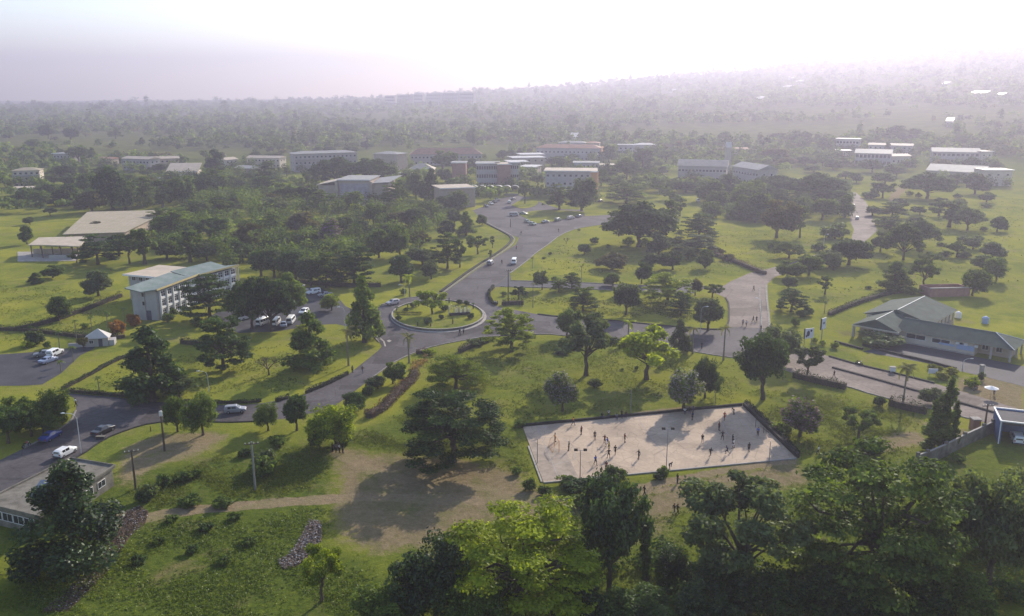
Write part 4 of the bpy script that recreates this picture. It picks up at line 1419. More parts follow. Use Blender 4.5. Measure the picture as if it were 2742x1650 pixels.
def block(name, label, a, b, depth, h, floors, wall, roof, roof_mat, nwin=None, cat='building', overhang=0.8, slope=0.0, gallery=False, ends=2, win=(1.5, 1.3), far=False, fascia='trim_white', door=True, rise=1.6, end_mat=None):
    """rectangular building: facade foot from a to b, depth metres back"""
    z0 = min(a[2], b[2]) if len(a) > 2 else 0
    L_, rz = local_frame(a, b)
    o = empty(name, (a[0], a[1], z0), rz)
    tag(o, label, cat)
    MB().box(0, L_, 0, depth, -1.0, h).build('wall', wall, o)
    if end_mat:
        MB().box(L_ - 0.01, L_ + 0.35, -0.3, depth + 0.3, -1.0, h + 1.2).build('end_wall', end_mat, o)
    ov = overhang
    mb = MB()
    if roof == 'flat':
        mb.box(-ov, L_ + ov, -ov, depth + ov, h, h + 0.35)
    elif roof == 'parapet':
        mb.box(-0.05, L_ + 0.05, -0.05, depth + 0.05, h, h + 0.25)
        for q in ((-0.15, L_ + 0.15, -0.15, 0.05), (-0.15, L_ + 0.15, depth - 0.05, depth + 0.15)):
            mb.box(q[0], q[1], q[2], q[3], h + 0.25, h + 0.9)
    elif roof == 'shed':
        mb.add([(-ov, -ov, h + 0.1), (L_ + ov, -ov, h + 0.1), (L_ + ov, depth + ov, h + rise), (-ov, depth + ov, h + rise), (-ov, -ov, h - 0.15), (L_ + ov, -ov, h - 0.15), (L_ + ov, depth + ov, h + rise - 0.25), (-ov, depth + ov, h + rise - 0.25)],
               [(0, 1, 2, 3), (7, 6, 5, 4), (0, 4, 5, 1), (1, 5, 6, 2), (2, 6, 7, 3), (3, 7, 4, 0)])
    elif roof in ('gable', 'hip'):
        e = depth * 0.5 if roof == 'hip' else -ov
        m_ = depth / 2
        v = [(-ov, -ov, h), (L_ + ov, -ov, h), (L_ + ov, depth + ov, h), (-ov, depth + ov, h), (e if roof == 'hip' else -ov, m_, h + rise), (L_ - e if roof == 'hip' else L_ + ov, m_, h + rise)]
        mb.add(v, [(0, 1, 5, 4), (2, 3, 4, 5), (1, 2, 5), (3, 0, 4), (3, 2, 1, 0)])
    elif roof == 'butterfly':
        mb.add([(-ov, -ov, h + rise), (L_ + ov, -ov, h + rise), (L_ + ov, depth / 2, h + 0.2), (-ov, depth / 2, h + 0.2), (L_ + ov, depth + ov, h + rise), (-ov, depth + ov, h + rise)],
               [(0, 1, 2, 3), (3, 2, 4, 5)])
        mb.add([(-ov, -ov, h - 0.05), (L_ + ov, -ov, h - 0.05), (L_ + ov, depth + ov, h - 0.05), (-ov, depth + ov, h - 0.05)], [(3, 2, 1, 0)])
    r = mb.build('roof', roof_mat, o)
    if roof in ('flat', 'shed') and fascia:
        MB().box(-ov - 0.03, L_ + ov + 0.03, -ov - 0.06, -ov - 0.003, h - 0.16, h + 0.30 if roof == 'flat' else h + 0.12).build('fascia', fascia, r)
    fh = h / floors
    nwin = nwin if nwin is not None else max(2, int(L_ / 3.2))
    ww, wh = win
    wh = min(wh, fh * 0.62)
    for f in range(floors):
        zb = f * fh + fh * 0.30
        for k in range(nwin):
            x = L_ * (k + 0.5) / nwin
            if door and f == 0 and k == nwin // 2:
                MB().box(-0.6, 0.6, -0.06, -0.004, 0, 2.2).build('door', 'door_dark', o, loc=(x, 0, 0))
                continue
            window(o, x, -0.004, zb, 0, min(ww, L_ / nwin * 0.8), wh, frame=not far)
        for e in range(ends):
            if e == 0:
                for q in (0.3, 0.7):
                    window(o, -0.004, depth * q, zb, -math.pi / 2, 1.2, wh, frame=not far)
            else:
                for q in (0.3, 0.7):
                    if not end_mat:
                        window(o, L_ + 0.004, depth * q, zb, math.pi / 2, 1.2, wh, frame=not far)
        if gallery and f < floors:
            MB().box(-0.2, L_ + 0.2, -1.3, -0.10, f * fh + (-0.22 if f else 0.0), f * fh + (0.0 if f else 0.12)).build('gallery_slab', 'concrete', o)
            if f:
                MB().box(-0.2, L_ + 0.2, -1.32, -1.22, f * fh + 0.0, f * fh + 0.95).build('balustrade', 'plaster_white', o)
    if gallery:
        for k in range(max(2, int(L_ / 5)) + 1):
            x = L_ * k / max(2, int(L_ / 5))
            MB().box(x - 0.12, x + 0.12, -1.18, -0.94, 0.13, h - 0.16).build('column', 'plaster_white', o)
    return o


def fb(reg, x0, y0, x1, y1):
    return P(reg, x0, y0), P(reg, x1, y1)


# ---- the campus blocks, from left to right
def B(reg, q, *a, **k):
    p0, p1 = fb(reg, *q)
    return block(a[0], a[1], p0, p1, *a[2:], **k)


B('M', (-90, 432, 165, 425), 'school_block', 'cream three-storey block cut by the left edge of the picture', 12, 11, 3, 'plaster_cream', 'hip', 'roof_moss', gallery=True, far=True)
B('M', (-90, 512, 215, 500), 'flat_roofed_store', 'low pale pink store below the cream block at left edge', 9, 4.5, 1, 'plaster_cream', 'flat', 'roof_tan', nwin=3, far=True)
B('M', (285, 215, 445, 218), 'white_house', 'white two-storey house at far left before the green field', 12, 9.5, 2, 'plaster_white', 'flat', 'roof_grey', far=True)
B('M', (700, 216, 832, 218), 'red_roofed_house', 'small house with a rust-red roof left of the green field', 10, 5, 1, 'plaster_tan', 'gable', 'roof_rust', far=True)
B('M', (940, 268, 1190, 278), 'school_block', 'two-storey pale block below the green field, left half', 12, 9.5, 2, 'plaster_white', 'gable', 'roof_tan', gallery=True, far=True)
B('M', (1200, 262, 1470, 252), 'school_block', 'two-storey tan block below the green field, right half', 12, 8.5, 2, 'plaster_tan', 'gable', 'roof_tan', far=True)
B('M', (1355, 340, 1640, 336), 'long_hall', 'low hall with a broad tan roof behind the woodland', 16, 4.5, 1, 'plaster_cream', 'shed', 'roof_tan', nwin=7, far=True, rise=5.0)
B('M', (1270, 415, 1385, 412), 'white_hut', 'small white hut half hidden in the woodland', 6, 4, 1, 'plaster_white', 'gable', 'roof_white', nwin=2, far=True)
B('M', (1910, 258, 2020, 248), 'school_block', 'small pale block right of the tall dark tree', 10, 7.5, 2, 'plaster_cream', 'gable', 'roof_tan', far=True)
B('M', (1985, 322, 2190, 330), 'grey_roofed_hall', 'low hall with a broad grey roof in the woodland', 14, 6, 1, 'plaster_tan', 'gable', 'roof_grey', far=True)
B('M', (2110, 240, 2415, 246), 'school_block', 'pale two-storey block behind the grey-roofed hall', 12, 8, 2, 'plaster_cream', 'gable', 'roof_tan', far=True)
B('N', (318, 285, 905, 262), 'long_teaching_block', 'long three-storey teaching block with white window bands and tan end', 16, 14, 3, 'plaster_white', 'hip', 'roof_grey', gallery=True, far=True, ends=1)
B('N', (1060, 262, 1280, 272), 'tan_lecture_block', 'tan windowless lecture block right of the long teaching block', 16, 13, 3, 'plaster_tan', 'hip', 'roof_grey', nwin=0, far=True, ends=0, door=False)
B('N', (1408, 225, 2080, 218), 'red_roofed_block', 'long block with a rust-red roof behind the campus', 14, 9.5, 2, 'plaster_white', 'hip', 'roof_rust', far=True, rise=5.0)
B('N', (1310, 345, 1400, 350), 'market_shed', 'small open shed with pale awning behind the tan block', 8, 4, 1, 'plaster_white', 'flat', 'roof_white', nwin=2, far=True)
B('N', (1395, 330, 1625, 330), 'tan_roofed_hall', 'single-storey hall with a wide tan roof in the campus', 14, 5.5, 1, 'plaster_tan', 'hip', 'roof_tan', far=True, rise=4)
B('N', (1800, 392, 1930, 392), 'brick_tower_block', 'small square brick-pink block left of the glazed block', 12, 14, 3, 'brick_red', 'flat', 'roof_grey', nwin=0, far=True, ends=0, door=False)
B('N', (2030, 440, 2235, 440), 'glazed_block', 'three-storey grey block with wide window bands in the campus', 16, 16, 3, 'plaster_grey', 'flat', 'roof_grey', nwin=9, win=(2.4, 2.2), far=True, door=False, fascia='trim_white')
B('N', (2238, 450, 2350, 448), 'brick_stair_block', 'brick-pink stair block joined to the right of glazed block', 14, 16, 3, 'brick_red', 'flat', 'roof_tan', nwin=0, far=True, ends=0, door=False)
B('N', (2352, 445, 2425, 445), 'lattice_block', 'pale lattice-fronted block right of the brick stair block', 14, 17, 3, 'plaster_white', 'flat', 'roof_white', nwin=4, win=(1.8, 2.0), far=True, door=False)
# white roofs behind the glazed block
for i, (q, hh, lab) in enumerate([((80, 275, 260, 272), 7, 'lowest of three white-roofed halls behind the glazed block'), ((120, 252, 420, 245), 8.5, 'middle of three white-roofed halls behind the glazed block'), ((190, 222, 412, 218), 9, 'highest of three white-roofed halls behind the glazed block'), ((180, 318, 330, 322), 6.5, 'small hall with a bright white roof right of lattice block')]):
    B('K', q, 'white_roofed_hall', lab, 18, hh, 2, 'plaster_tan', 'flat', 'roof_white', nwin=5, far=True)
# theatre
p0, p1 = fb('N', 735, 590, 1030, 592)
th = block('theatre', 'tan theatre with a framed mural front above the woodland', p0, p1, 26, 13.5, 1, 'plaster_tan', 'flat', 'roof_grey', nwin=0, ends=0, door=False, fascia='trim_white', overhang=0.6)
Lt = (p1 - p0).length
MB().box(0.6, Lt - 0.6, -0.35, -0.05, 1.0, 11.6).build('mural', 'mural', th)
MB().box(-1.6, -0.1, -1.8, 4, -1, 12.8).build('side_pier', 'plaster_tan', th)
MB().box(Lt + 0.1, Lt + 1.6, -1.8, 4, -1, 12.8).build('side_pier', 'plaster_tan', th)
MB().box(-11.5, -1.7, 0.5, 22, -1, 10.5).build('side_hall', 'plaster_tan', th)
MB().add([(-12.3, -0.3, 10.51), (-0.9, -0.3, 12.8), (-0.9, 23, 12.8), (-12.3, 23, 10.51), (-12.3, -0.3, 10.9), (-0.9, -0.3, 13.2), (-0.9, 23, 13.2), (-12.3, 23, 10.9)], [(3, 2, 1, 0), (4, 5, 6, 7), (0, 1, 5, 4), (1, 2, 6, 5), (2, 3, 7, 6), (3, 0, 4, 7)]).build('side_roof', 'roof_tan', th)
MB().box(Lt + 1.7, Lt + 10, 0.5, 22, -1, 11.5).build('side_hall', 'plaster_tan', th)
MB().add([(Lt + 0.9, -0.3, 11.51), (Lt + 11, -0.3, 12.2), (Lt + 14, 24, 13.9), (Lt + 0.9, 24, 12.4), (Lt + 0.9, -0.3, 11.9), (Lt + 11, -0.3, 12.6), (Lt + 14, 24, 14.3), (Lt + 0.9, 24, 12.8)], [(3, 2, 1, 0), (4, 5, 6, 7), (0, 1, 5, 4), (1, 2, 6, 5), (2, 3, 7, 6), (3, 0, 4, 7)]).build('side_roof', 'roof_grey', th)
# columned hall
p0, p1 = fb('N', 1700, 625, 2000, 612)
ch = block('columned_hall', 'tan hall with a row of pale columns beside the avenue', p0, p1, 16, 10.5, 1, 'plaster_tan', 'flat', 'roof_tan', nwin=0, ends=0, door=False, overhang=1.2)
Lc = (p1 - p0).length
for k in range(6):
    MB().box(-0.35, 0.35, -0.35, 0.35, 0, 10.4).build('column', 'plaster_white', ch, loc=(Lc + 0.75, 0.5 + k * 2.9, 0))
# arched entrance canopies
p0, p1 = fb('N', 1800, 500, 2430, 505)
cn_, rzc = local_frame(p0, p1)
cv = empty('entrance_canopy', (p0.x, p0.y, 0), rzc)
tag(cv, 'row of white arched canopies before the glazed block', 'canopy')
nb = 8
for k in range(nb):
    mb = MB()
    w_ = cn_ / nb
    prev = None
    for j in range(9):
        t = math.pi * j / 8
        x_, z_ = k * w_ + w_ / 2 - math.cos(t) * w_ / 2, 4.2 + math.sin(t) * 1.6
        if prev:
            mb.quad((prev[0], 0, prev[1]), (x_, 0, z_), (x_, 5, z_), (prev[0], 5, prev[1]))
        prev = (x_, z_)
    mb.build('vault', 'roof_grey', cv)
    MB().box(k * w_ - 0.15, k * w_ + 0.15, 0.1, 0.4, 0, 4.2).build('column', 'plaster_white', cv)
MB().box(0, cn_, -1.0, -0.7, 0, 1.2).build('front_wall', 'plaster_white', cv)
# block with orange tower
p0, p1 = fb('K', 420, 585, 720, 590)
B('K', (420, 500, 900, 505), 'campus_hall', 'hall with tan flat roof and orange end tower right of canopies', 20, 14.5, 3, 'plaster_grey', 'flat', 'roof_tan', nwin=9, far=True, ends=1, door=False)
B('K', (848, 545, 905, 548), 'orange_tower', 'narrow orange tower wall at the end of campus hall', 3, 16, 1, 'plaster_orange', 'flat', 'roof_grey', nwin=0, far=True, ends=0, door=False, overhang=0.1)
B('K', (335, 182, 945, 190), 'long_back_block', 'long pale block with low windows behind the white halls', 16, 12, 2, 'plaster_grey', 'hip', 'roof_rust', nwin=16, far=True, end_mat='plaster_orange', rise=3)
B('K', (690, 310, 925, 312), 'school_block', 'pale block with grey roof in the middle of the campus', 14, 9, 2, 'plaster_grey', 'flat', 'roof_grey', nwin=6, far=True)
B('K', (930, 300, 1075, 300), 'school_block', 'tan block right of the middle pale block', 12, 6.5, 1, 'plaster_tan', 'flat', 'roof_tan', nwin=4, far=True)
B('K', (1110, 140, 1250, 140), 'distant_house', 'distant grey house with white awning behind the campus', 12, 11, 2, 'plaster_grey', 'flat', 'roof_grey', nwin=3, far=True)
B('K', (1280, 95, 1470, 90), 'distant_house', 'distant pale long house beyond the campus', 12, 7, 1, 'plaster_grey', 'hip', 'roof_white', nwin=5, far=True)
B('K', (545, 80, 800, 80), 'distant_house', 'distant grey long house left of rust-roofed one', 12, 8, 1, 'plaster_grey', 'hip', 'roof_grey', nwin=5, far=True)
B('K', (805, 85, 930, 85), 'distant_house', 'distant rust-roofed house beyond the long back block', 12, 8, 1, 'plaster_tan', 'hip', 'roof_rust', nwin=4, far=True)
B('K', (1670, 372, 2125, 385), 'white_office_block', 'white two-storey office block with window bands behind the rain trees', 16, 11, 2, 'plaster_white', 'gable', 'roof_tan', nwin=14, win=(1.8, 1.4), far=True, rise=4)
B('K', (2185, 395, 2425, 440), 'white_office_wing', 'white angled office wing right of the white tower', 14, 12, 2, 'plaster_white', 'gable', 'roof_grey', nwin=9, win=(1.8, 1.4), far=True, rise=3)
B('K', (2120, 320, 2165, 320), 'white_tower', 'slim white tower between the two white office blocks', 5, 21, 1, 'plaster_white', 'gable', 'roof_white', nwin=0, ends=0, far=True, door=False, rise=4, overhang=0.3)
B('K', (2150, 118, 2330, 118), 'distant_house', 'distant low house with red and white roof at right', 12, 5, 1, 'plaster_white', 'gable', 'roof_rust', nwin=4, far=True)
B('L', (905, 160, 1120, 165), 'white_dormitory', 'distant white dormitory with two rows of windows at right', 14, 12, 2, 'plaster_white', 'flat', 'roof_grey', nwin=7, win=(2.2, 2), far=True)
B('L', (925, 205, 1050, 205), 'white_annexe', 'low annexe with white roof left of dark-windowed block', 12, 5, 1, 'plaster_tan', 'flat', 'roof_white', nwin=3, far=True)
B('L', (1085, 295, 1420, 305), 'dark_windowed_block', 'two-storey block with dark window grid at the right', 18, 10.5, 2, 'plaster_grey', 'gable', 'roof_grey', nwin=9, win=(2.4, 2.6), far=True, rise=3)
B('L', (1210, 190, 1620, 200), 'school_block', 'long pale block behind the dark-windowed block', 14, 9, 2, 'plaster_white', 'gable', 'roof_tan', nwin=9, far=True)
B('L', (1430, 285, 1610, 280), 'school_block', 'cream block right of the dark-windowed block', 14, 7, 1, 'plaster_cream', 'gable', 'roof_tan', nwin=4, far=True)
B('L', (1810, 275, 2255, 282), 'school_block', 'long white-banded block at the far right', 16, 10, 2, 'plaster_white', 'gable', 'roof_grey', nwin=10, win=(2.2, 2), far=True, rise=3)
B('L', (2270, 285, 2375, 282), 'orange_block', 'square cream-orange block at the end of white-banded block', 14, 10.5, 2, 'plaster_cream', 'flat', 'roof_tan', nwin=2, far=True)
B('L', (1760, 430, 2290, 460), 'low_school_block', 'low pale block with broad grey roof at right edge', 22, 7, 1, 'plaster_white', 'gable', 'roof_grey', nwin=12, win=(1.8, 1.8), far=True, rise=4)
B('L', (2300, 488, 2560, 488), 'cream_gable_house', 'cream wall of a house cut by the right edge', 14, 10.5, 2, 'plaster_cream', 'flat', 'roof_grey', nwin=3, far=True)
# white blocks on the ridge
for i, (x0, x1, yb) in enumerate([(1170, 1260, 705), (1290, 1395, 700), (1440, 1520, 695), (1560, 1690, 690), (1710, 1855, 688), (1875, 2000, 688)]):
    B('J', (x0, yb, x1, yb - 4), 'apartment_block', ORD[i] + ' grey and white apartment block from the left on the ridge', 20, 38, 4, 'plaster_grey', 'flat', 'roof_white', nwin=7, win=(3, 3), far=True, end_mat='plaster_white', door=False)
B('J', (905, 750, 1000, 745), 'distant_house', 'distant house with a bright roof left of the ridge apartments', 18, 10, 1, 'plaster_grey', 'flat', 'roof_white', nwin=3, far=True)
for i, (reg, x, y, w_) in enumerate([('O', 1222, 560, 70), ('O', 1490, 500, 50), ('O', 1600, 560, 55), ('O', 675, 1030, 60), ('Q', 345, 415, 24), ('Q', 425, 440, 30), ('Q', 497, 440, 30), ('Q', 550, 475, 50), ('Q', 745, 365, 36), ('Q', 705, 462, 36), ('Q', 440, 528, 60), ('Q', 1975, 880, 60), ('Q', 2240, 600, 150), ('Q', 1915, 505, 50), ('Q', 1870, 395, 40), ('Q', 2440, 620, 60), ('Q', 180, 645, 50), ('O', 1240, 665, 120), ('O', 2430, 640, 50), ('O', 2300, 380, 40)]):
    B(reg, (x - w_ / 2, y, x + w_ / 2, y), 'hillside_house', 'tiny white-roofed house far off on the hazy hillside', 14, 7, 1, 'plaster_grey', 'shed', 'roof_white', nwin=2, far=True, door=False, rise=4)
hh_ = sorted([o for o in bpy.data.objects if o.name.startswith('hillside_house')], key=lambda o: o.location.x / o.location.y)
for k, o in enumerate(hh_):
    o['group'] = 'white-roofed houses on the hazy hillside'
    o['label'] = ORD[k] + ' tiny white-roofed house from the left on the hazy hillside'

# ---- long shed with the mossy roof
def slab_roof(name, label, reg, pts, zs, th, material, cat='building'):
    q = [P(reg, p_[0], p_[1], z_) for p_, z_ in zip(pts, zs)]
    o = empty(name, (q[0].x, q[0].y, 0))
    tag(o, label, cat)
    v = [(p_.x - q[0].x, p_.y - q[0].y, p_.z) for p_ in q]
    n_ = len(v)
    lo = [(a, b, c - th) for a, b, c in v]
    MB().add(v + lo, [tuple(range(n_)), tuple(range(2 * n_ - 1, n_ - 1, -1))] + [(i, n_ + i, n_ + (i + 1) % n_, (i + 1) % n_) for i in range(n_)]).build('roof', material, o)
    return o, v


sh, v = slab_roof('long_shed', 'long low shed with a broad mossy tan roof left of the woodland', 'M', [(365, 872), (950, 852), (1385, 640), (600, 660)], [4.2, 4.2, 5.6, 5.6], 0.25, 'roof_moss')
for i in range(4):
    a, b = Vector(v[i]), Vector(v[(i + 1) % 4])
    c_ = (Vector(v[0]) + Vector(v[1]) + Vector(v[2]) + Vector(v[3])) / 4
    a2, b2 = a.lerp(c_, 0.06), b.lerp(c_, 0.06)
    MB().add([(a2.x, a2.y, -0.2), (b2.x, b2.y, -0.2), (b2.x, b2.y, b.z - 0.255), (a2.x, a2.y, a.z - 0.255)], [(0, 1, 2, 3)]).build('wall', 'plaster_tan', sh)
for k in range(14):
    t = (k + 0.5) / 14
    a, b = Vector(v[0]).lerp(Vector(v[1]), t), Vector(v[3]).lerp(Vector(v[2]), t)
    MB().tube([a + Vector((0, 0, 0.03)), b + Vector((0, 0, 0.03))], 0.05, 4).build('roof_seam', 'roof_grey', sh)
# ---- open pavilion
pv, v = slab_roof('pavilion', 'open-sided pavilion with a pale roof on posts at left', 'M', [(40, 972), (200, 972), (530, 985), (600, 890), (140, 902)], [5.0, 5.0, 5.0, 5.6, 5.6], 0.3, 'roof_tan')
pv2 = P('M', 195, 1000, 4.6)
base = P('M', 80, 1105)
o0 = Vector(pv.location)
for (x, y) in [(80, 1090), (180, 1100), (280, 1105), (360, 1108), (470, 1100), (515, 1090), (160, 1030), (540, 1040), (340, 1035)]:
    q = P('M', x, y) - o0
    MB().box(q.x - 0.15, q.x + 0.15, q.y - 0.15, q.y + 0.15, 0, 4.75).build('post', 'pole_wood', pv)
q0, q1 = P('M', 240, 1112) - o0, P('M', 500, 1105) - o0
MB().strip([(q0.x, q0.y), (q1.x, q1.y)], 0.15, 0, 1.7).build('low_wall', 'plaster_grey', pv)
q0, q1 = P('M', 90, 1060) - o0, P('M', 520, 1055) - o0
MB().strip([(q0.x, q0.y), (q1.x, q1.y)], 0.15, 0, 2.1).build('rear_wall', 'plaster_tan', pv)
qs = [P('M', *q) - o0 for q in [(-60, 1130), (500, 1125), (560, 1040), (-60, 1040)]]
MB().prism([(q.x, q.y) for q in qs], -0.1, 0.15).build('floor_slab', 'concrete', pv)

# ================================================================== three-storey block (left)
def admin_wing(o, a, b, depth, h, tag_, bays, roofm):
    L_, rz = local_frame(a, b)
    return L_, rz


adm = empty('office_block', P('A', 1245, 547))
tag(adm, 'three-storey grey office block with green butterfly roofs and white window bays', 'building')
OA = Vector(adm.location)


def wing(a, b, w, h, roofm, side, wallm='plaster_grey', nbay=0, z_in=0.2, z_out=1.35, fascia='trim_yellow', over=1.1):
    """a to b is the foot of the long facade; the wing is w deep on the far side (left of a to b)"""
    L_, rz = local_frame(a, b)
    g_ = empty('wing', (a.x - OA.x, a.y - OA.y, 0), rz)
    g_.parent = adm
    MB().box(0, L_, 0, w, -0.5, h).build('wall', wallm, g_)
    ov = over
    mb = MB()
    zo, zi = h + z_out, h + z_in
    pts = [(-ov, -ov, zo), (L_ + ov * 0.3, -ov, zo), (L_ + ov * 0.3, w * 0.5, zi), (-ov, w * 0.5, zi), (L_ + ov * 0.3, w + ov, zo), (-ov, w + ov, zo)]
    lo = [(x, y, z - 0.28) for x, y, z in pts]
    mb.add(pts + lo, [(0, 1, 2, 3), (3, 2, 4, 5), (9, 8, 7, 6), (11, 10, 8, 9), (0, 6, 7, 1), (1, 7, 8, 2), (2, 8, 10, 4), (4, 10, 11, 5), (5, 11, 9, 3), (3, 9, 6, 0)])
    mb.build('roof', roofm, g_)
    MB().box(-ov, L_ + ov * 0.3, -ov - 0.08, -ov - 0.003, zo - 0.45, zo + 0.06).build('fascia', fascia, g_)
    MB().add([(0, 0.003, h), (0, w * 0.5, h), (0, w - 0.003, h), (0, w - 0.003, zo - 0.33), (0, w * 0.5, zi - 0.3), (0, 0.003, zo - 0.33)], [(0, 1, 4, 5), (1, 2, 3, 4)]).build('gable_infill', 'concrete', g_)
    for k in range(nbay):
        x = 1.4 + (L_ - 1.6) * k / nbay
        bw = (L_ - 1.6) / nbay
        MB().box(x - 0.16, x + 0.16, -0.55, -0.004, 0, h - 0.02).build('fin', 'trim_white', g_)
        for f in range(3):
            zb = f * h / 3
            fw = obj('window', WIN_ADM[0], g_, (x + bw * 0.55, -0.006, zb + 0.85))
            obj('pane', WIN_ADM[1], fw)
            obj('sill', WIN_ADM[2], fw)
            MB().box(x + 0.25, x + 0.62, -0.05, -0.004, zb + 0.4, zb + 2.4).build('louvre', 'glass', g_)
    return g_, L_


def adm_win():
    mb = MB()
    w, h, t = 1.9, 1.6, 0.09
    for x0, x1 in ((-w / 2, -w / 2 + t), (w / 2 - t, w / 2), (-t / 2, t / 2)):
        mb.box(x0, x1, -0.12, 0, 0, h)
    for z in (0, h * 0.52, h - t):
        mb.box(-w / 2 + t, -t / 2, -0.11, 0, z, z + t)
        mb.box(t / 2, w / 2 - t, -0.11, 0, z, z + t)
    return mb.mesh('window', 'trim_white'), MB().box(-w / 2 + .05, w / 2 - .05, -0.05, -0.004, 0.04, h - 0.04).mesh('pane', 'glass'), MB().box(-w / 2 - .1, w / 2 + .1, -0.32, -0.004, -0.62, -0.02).mesh('sill', 'trim_white')


WIN_ADM = adm_win()
a_ = Vector((-96.4, 226.5, 0))
b_ = Vector((-92.6, 246.0, 0))
g1, L1 = wing(a_, b_, 7.4, 7.9, 'roof_green', 1, nbay=6, z_out=1.1)
# end wall details of the near wing
MB().box(-0.30, -0.004, 3.4, 4.9, 0, 7.85).build('stair_strip', 'plaster_white', g1)
MB().box(-0.36, -0.302, 3.5, 4.1, 6.6, 7.6).build('slot_window', 'glass', g1)
MB().box(-0.36, -0.302, 3.5, 4.1, 4.2, 5.2).build('slot_window', 'glass', g1)
MB().box(-0.10, -0.004, 2.0, 3.3, 0, 2.7).build('end_door', 'door_dark', g1)
g2, L2 = wing(Vector((-91.6, 246.6, 0)), Vector((-85.4, 260.5, 0)), 9.0, 7.9, 'roof_green', 1, nbay=5, z_out=1.1)
MB().box(L2 - 0.2, L2 + 0.2, -1.0, -0.6, 0, 8.3).build('corner_post', 'plaster_cream', g2)
g3, L3 = wing(Vector((-114.3, 250.6, 0)), Vector((-104.2, 247.0, 0)), 13.0, 7.7, 'roof_tan', 1, nbay=0, z_out=0.35, fascia='trim_white')
for x_ in (2.0, 4.6, 7.2):
    for f in range(3):
        window(g3, x_, -0.006, 0.9 + f * 2.6, 0, 1.4, 1.2)
for y_ in (2.5, 5.0, 7.5, 10):
    for f in range(3):
        window(g3, -0.004, y_, 0.9 + f * 2.6, -math.pi / 2, 1.4, 1.2)
MB().box(L1 - 3.0, L1 - 0.5, 7.43, 13.0, -0.3, 7.2).build('link_block', 'plaster_grey', g1)

# ---- white gatehouse
p = P('A', 690, 772)
gh = empty('gatehouse', p, 0.25)
tag(gh, 'small white gatehouse with a steep pale roof near the car park', 'building')
MB().box(-2.6, 2.6, -1.6, 1.6, 0, 2.1).build('wall', 'plaster_white', gh)
MB().add([(-2.9, -1.9, 2.1), (2.9, -1.9, 2.1), (2.9, 1.9, 2.1), (-2.9, 1.9, 2.1), (0.2, 0, 4.2)], [(0, 1, 4), (1, 2, 4), (2, 3, 4), (3, 0, 4), (3, 2, 1, 0)]).build('roof', 'roof_white', gh)
window(gh, -1.2, -1.604, 0.8, 0, 1.0, 0.9)
MB().box(0.4, 1.3, -1.66, -1.604, 0, 1.9).build('door', 'door_dark', gh)
MB().box(-6.5, -2.7, -1.2, -0.9, 0, 1.1).build('side_wall', 'plaster_grey', gh)
MB().box(2.7, 3.9, -1.4, 1.4, 0, 1.4).build('store', 'plaster_grey', gh)

# ================================================================== green-roofed house (right)
a_, b_ = P('V', 740, 900), P('V', 1965, 1125)
Lh, rzh = local_frame(a_, b_)
hs = empty('green_roofed_house', (a_.x, a_.y, 0), rzh)
tag(hs, 'long cream house with dark green metal roofs and a columned porch', 'house')
WH = 3.1
MB().box(-1.0, Lh, 0, 9.0, 0, WH).build('wall', 'plaster_cream', hs)


def gable_roof(parent, x0, x1, y0, y1, z, rise, along, hipend=0.0, material='roof_housegreen', th=0.12):
    mb = MB()
    if along == 'x':
        m_ = (y0 + y1) / 2
        v = [(x0, y0, z), (x1, y0, z), (x1, y1, z), (x0, y1, z), (x0, m_, z + rise), (x1 - hipend, m_, z + rise)]
        mb.add(v, [(0, 1, 5, 4), (2, 3, 4, 5), (1, 2, 5), (3, 0, 4), (3, 2, 1, 0)])
    else:
        m_ = (x0 + x1) / 2
        v = [(x0, y0, z), (x1, y0, z), (x1, y1, z), (x0, y1, z), (m_, y0, z + rise), (m_, y1, z + rise)]
        mb.add(v, [(1, 2, 5, 4), (3, 0, 4, 5), (0, 1, 4), (2, 3, 5), (3, 2, 1, 0)])
    return mb.build('roof', material, parent), v


r1, v1 = gable_roof(hs, -1.0, Lh + 8.5, -1.0, 10.0, WH, 2.2, 'x', hipend=5.5)
MB().tube([v1[5], (v1[1][0] - 0.1, v1[1][1] + 0.1, v1[1][2] + 0.1)], 0.10, 5).build('hip_cap', 'trim_white', r1)
MB().tube([v1[5], (v1[2][0] - 0.1, v1[2][1] - 0.1, v1[2][2] + 0.1)], 0.10, 5).build('hip_cap', 'trim_white', r1)
MB().tube([v1[4], v1[5]], 0.07, 5).build('ridge_cap', 'roof_grey', r1)
r2, v2 = gable_roof(hs, -11.0, 0.5, -3.2, 10.5, WH + 0.02, 2.3, 'y')
MB().tube([v2[4], v2[5]], 0.09, 5).build('ridge_cap', 'trim_white', r2)
MB().add([(-10.9, -3.15, WH + 0.05), (0.4, -3.15, WH + 0.05), (-5.25, -3.15, WH + 2.2)], [(0, 1, 2)]).build('pediment', 'plaster_cream', hs)
MB().box(-11.0, 0.5, -3.3, -3.18, WH - 0.3, WH + 0.06).build('porch_beam', 'plaster_cream', hs)
MB().box(-10.4, -1.01, 0.6, 9.0, 0, WH).build('porch_rear_wall', 'plaster_tan', hs)
for x in (-10.6, -5.3, 0.1):
    MB().box(x - 0.28, x + 0.28, -3.1, -2.55, 0, WH - 0.02).build('porch_column', 'plaster_white', hs)
r3, v3 = gable_roof(hs, -13.0, 4.5, 9.0, 30.0, WH + 0.3, 2.5, 'y')
MB().tube([v3[4], v3[5]], 0.10, 5).build('ridge_cap', 'trim_white', r3)
MB().box(-12.0, 3.5, 9.01, 29.0, 0, WH + 0.28).build('rear_wall', 'plaster_cream', hs)
for k in range(6):
    MB().box(4.1, 4.4, 11 + k * 3.2, 11.3 + k * 3.2, 0, WH + 0.28).build('veranda_post', 'plaster_white', hs)
MB().box(3.6, 4.35, 10.5, 28, 0, 0.9).build('veranda_wall', 'plaster_tan', hs)
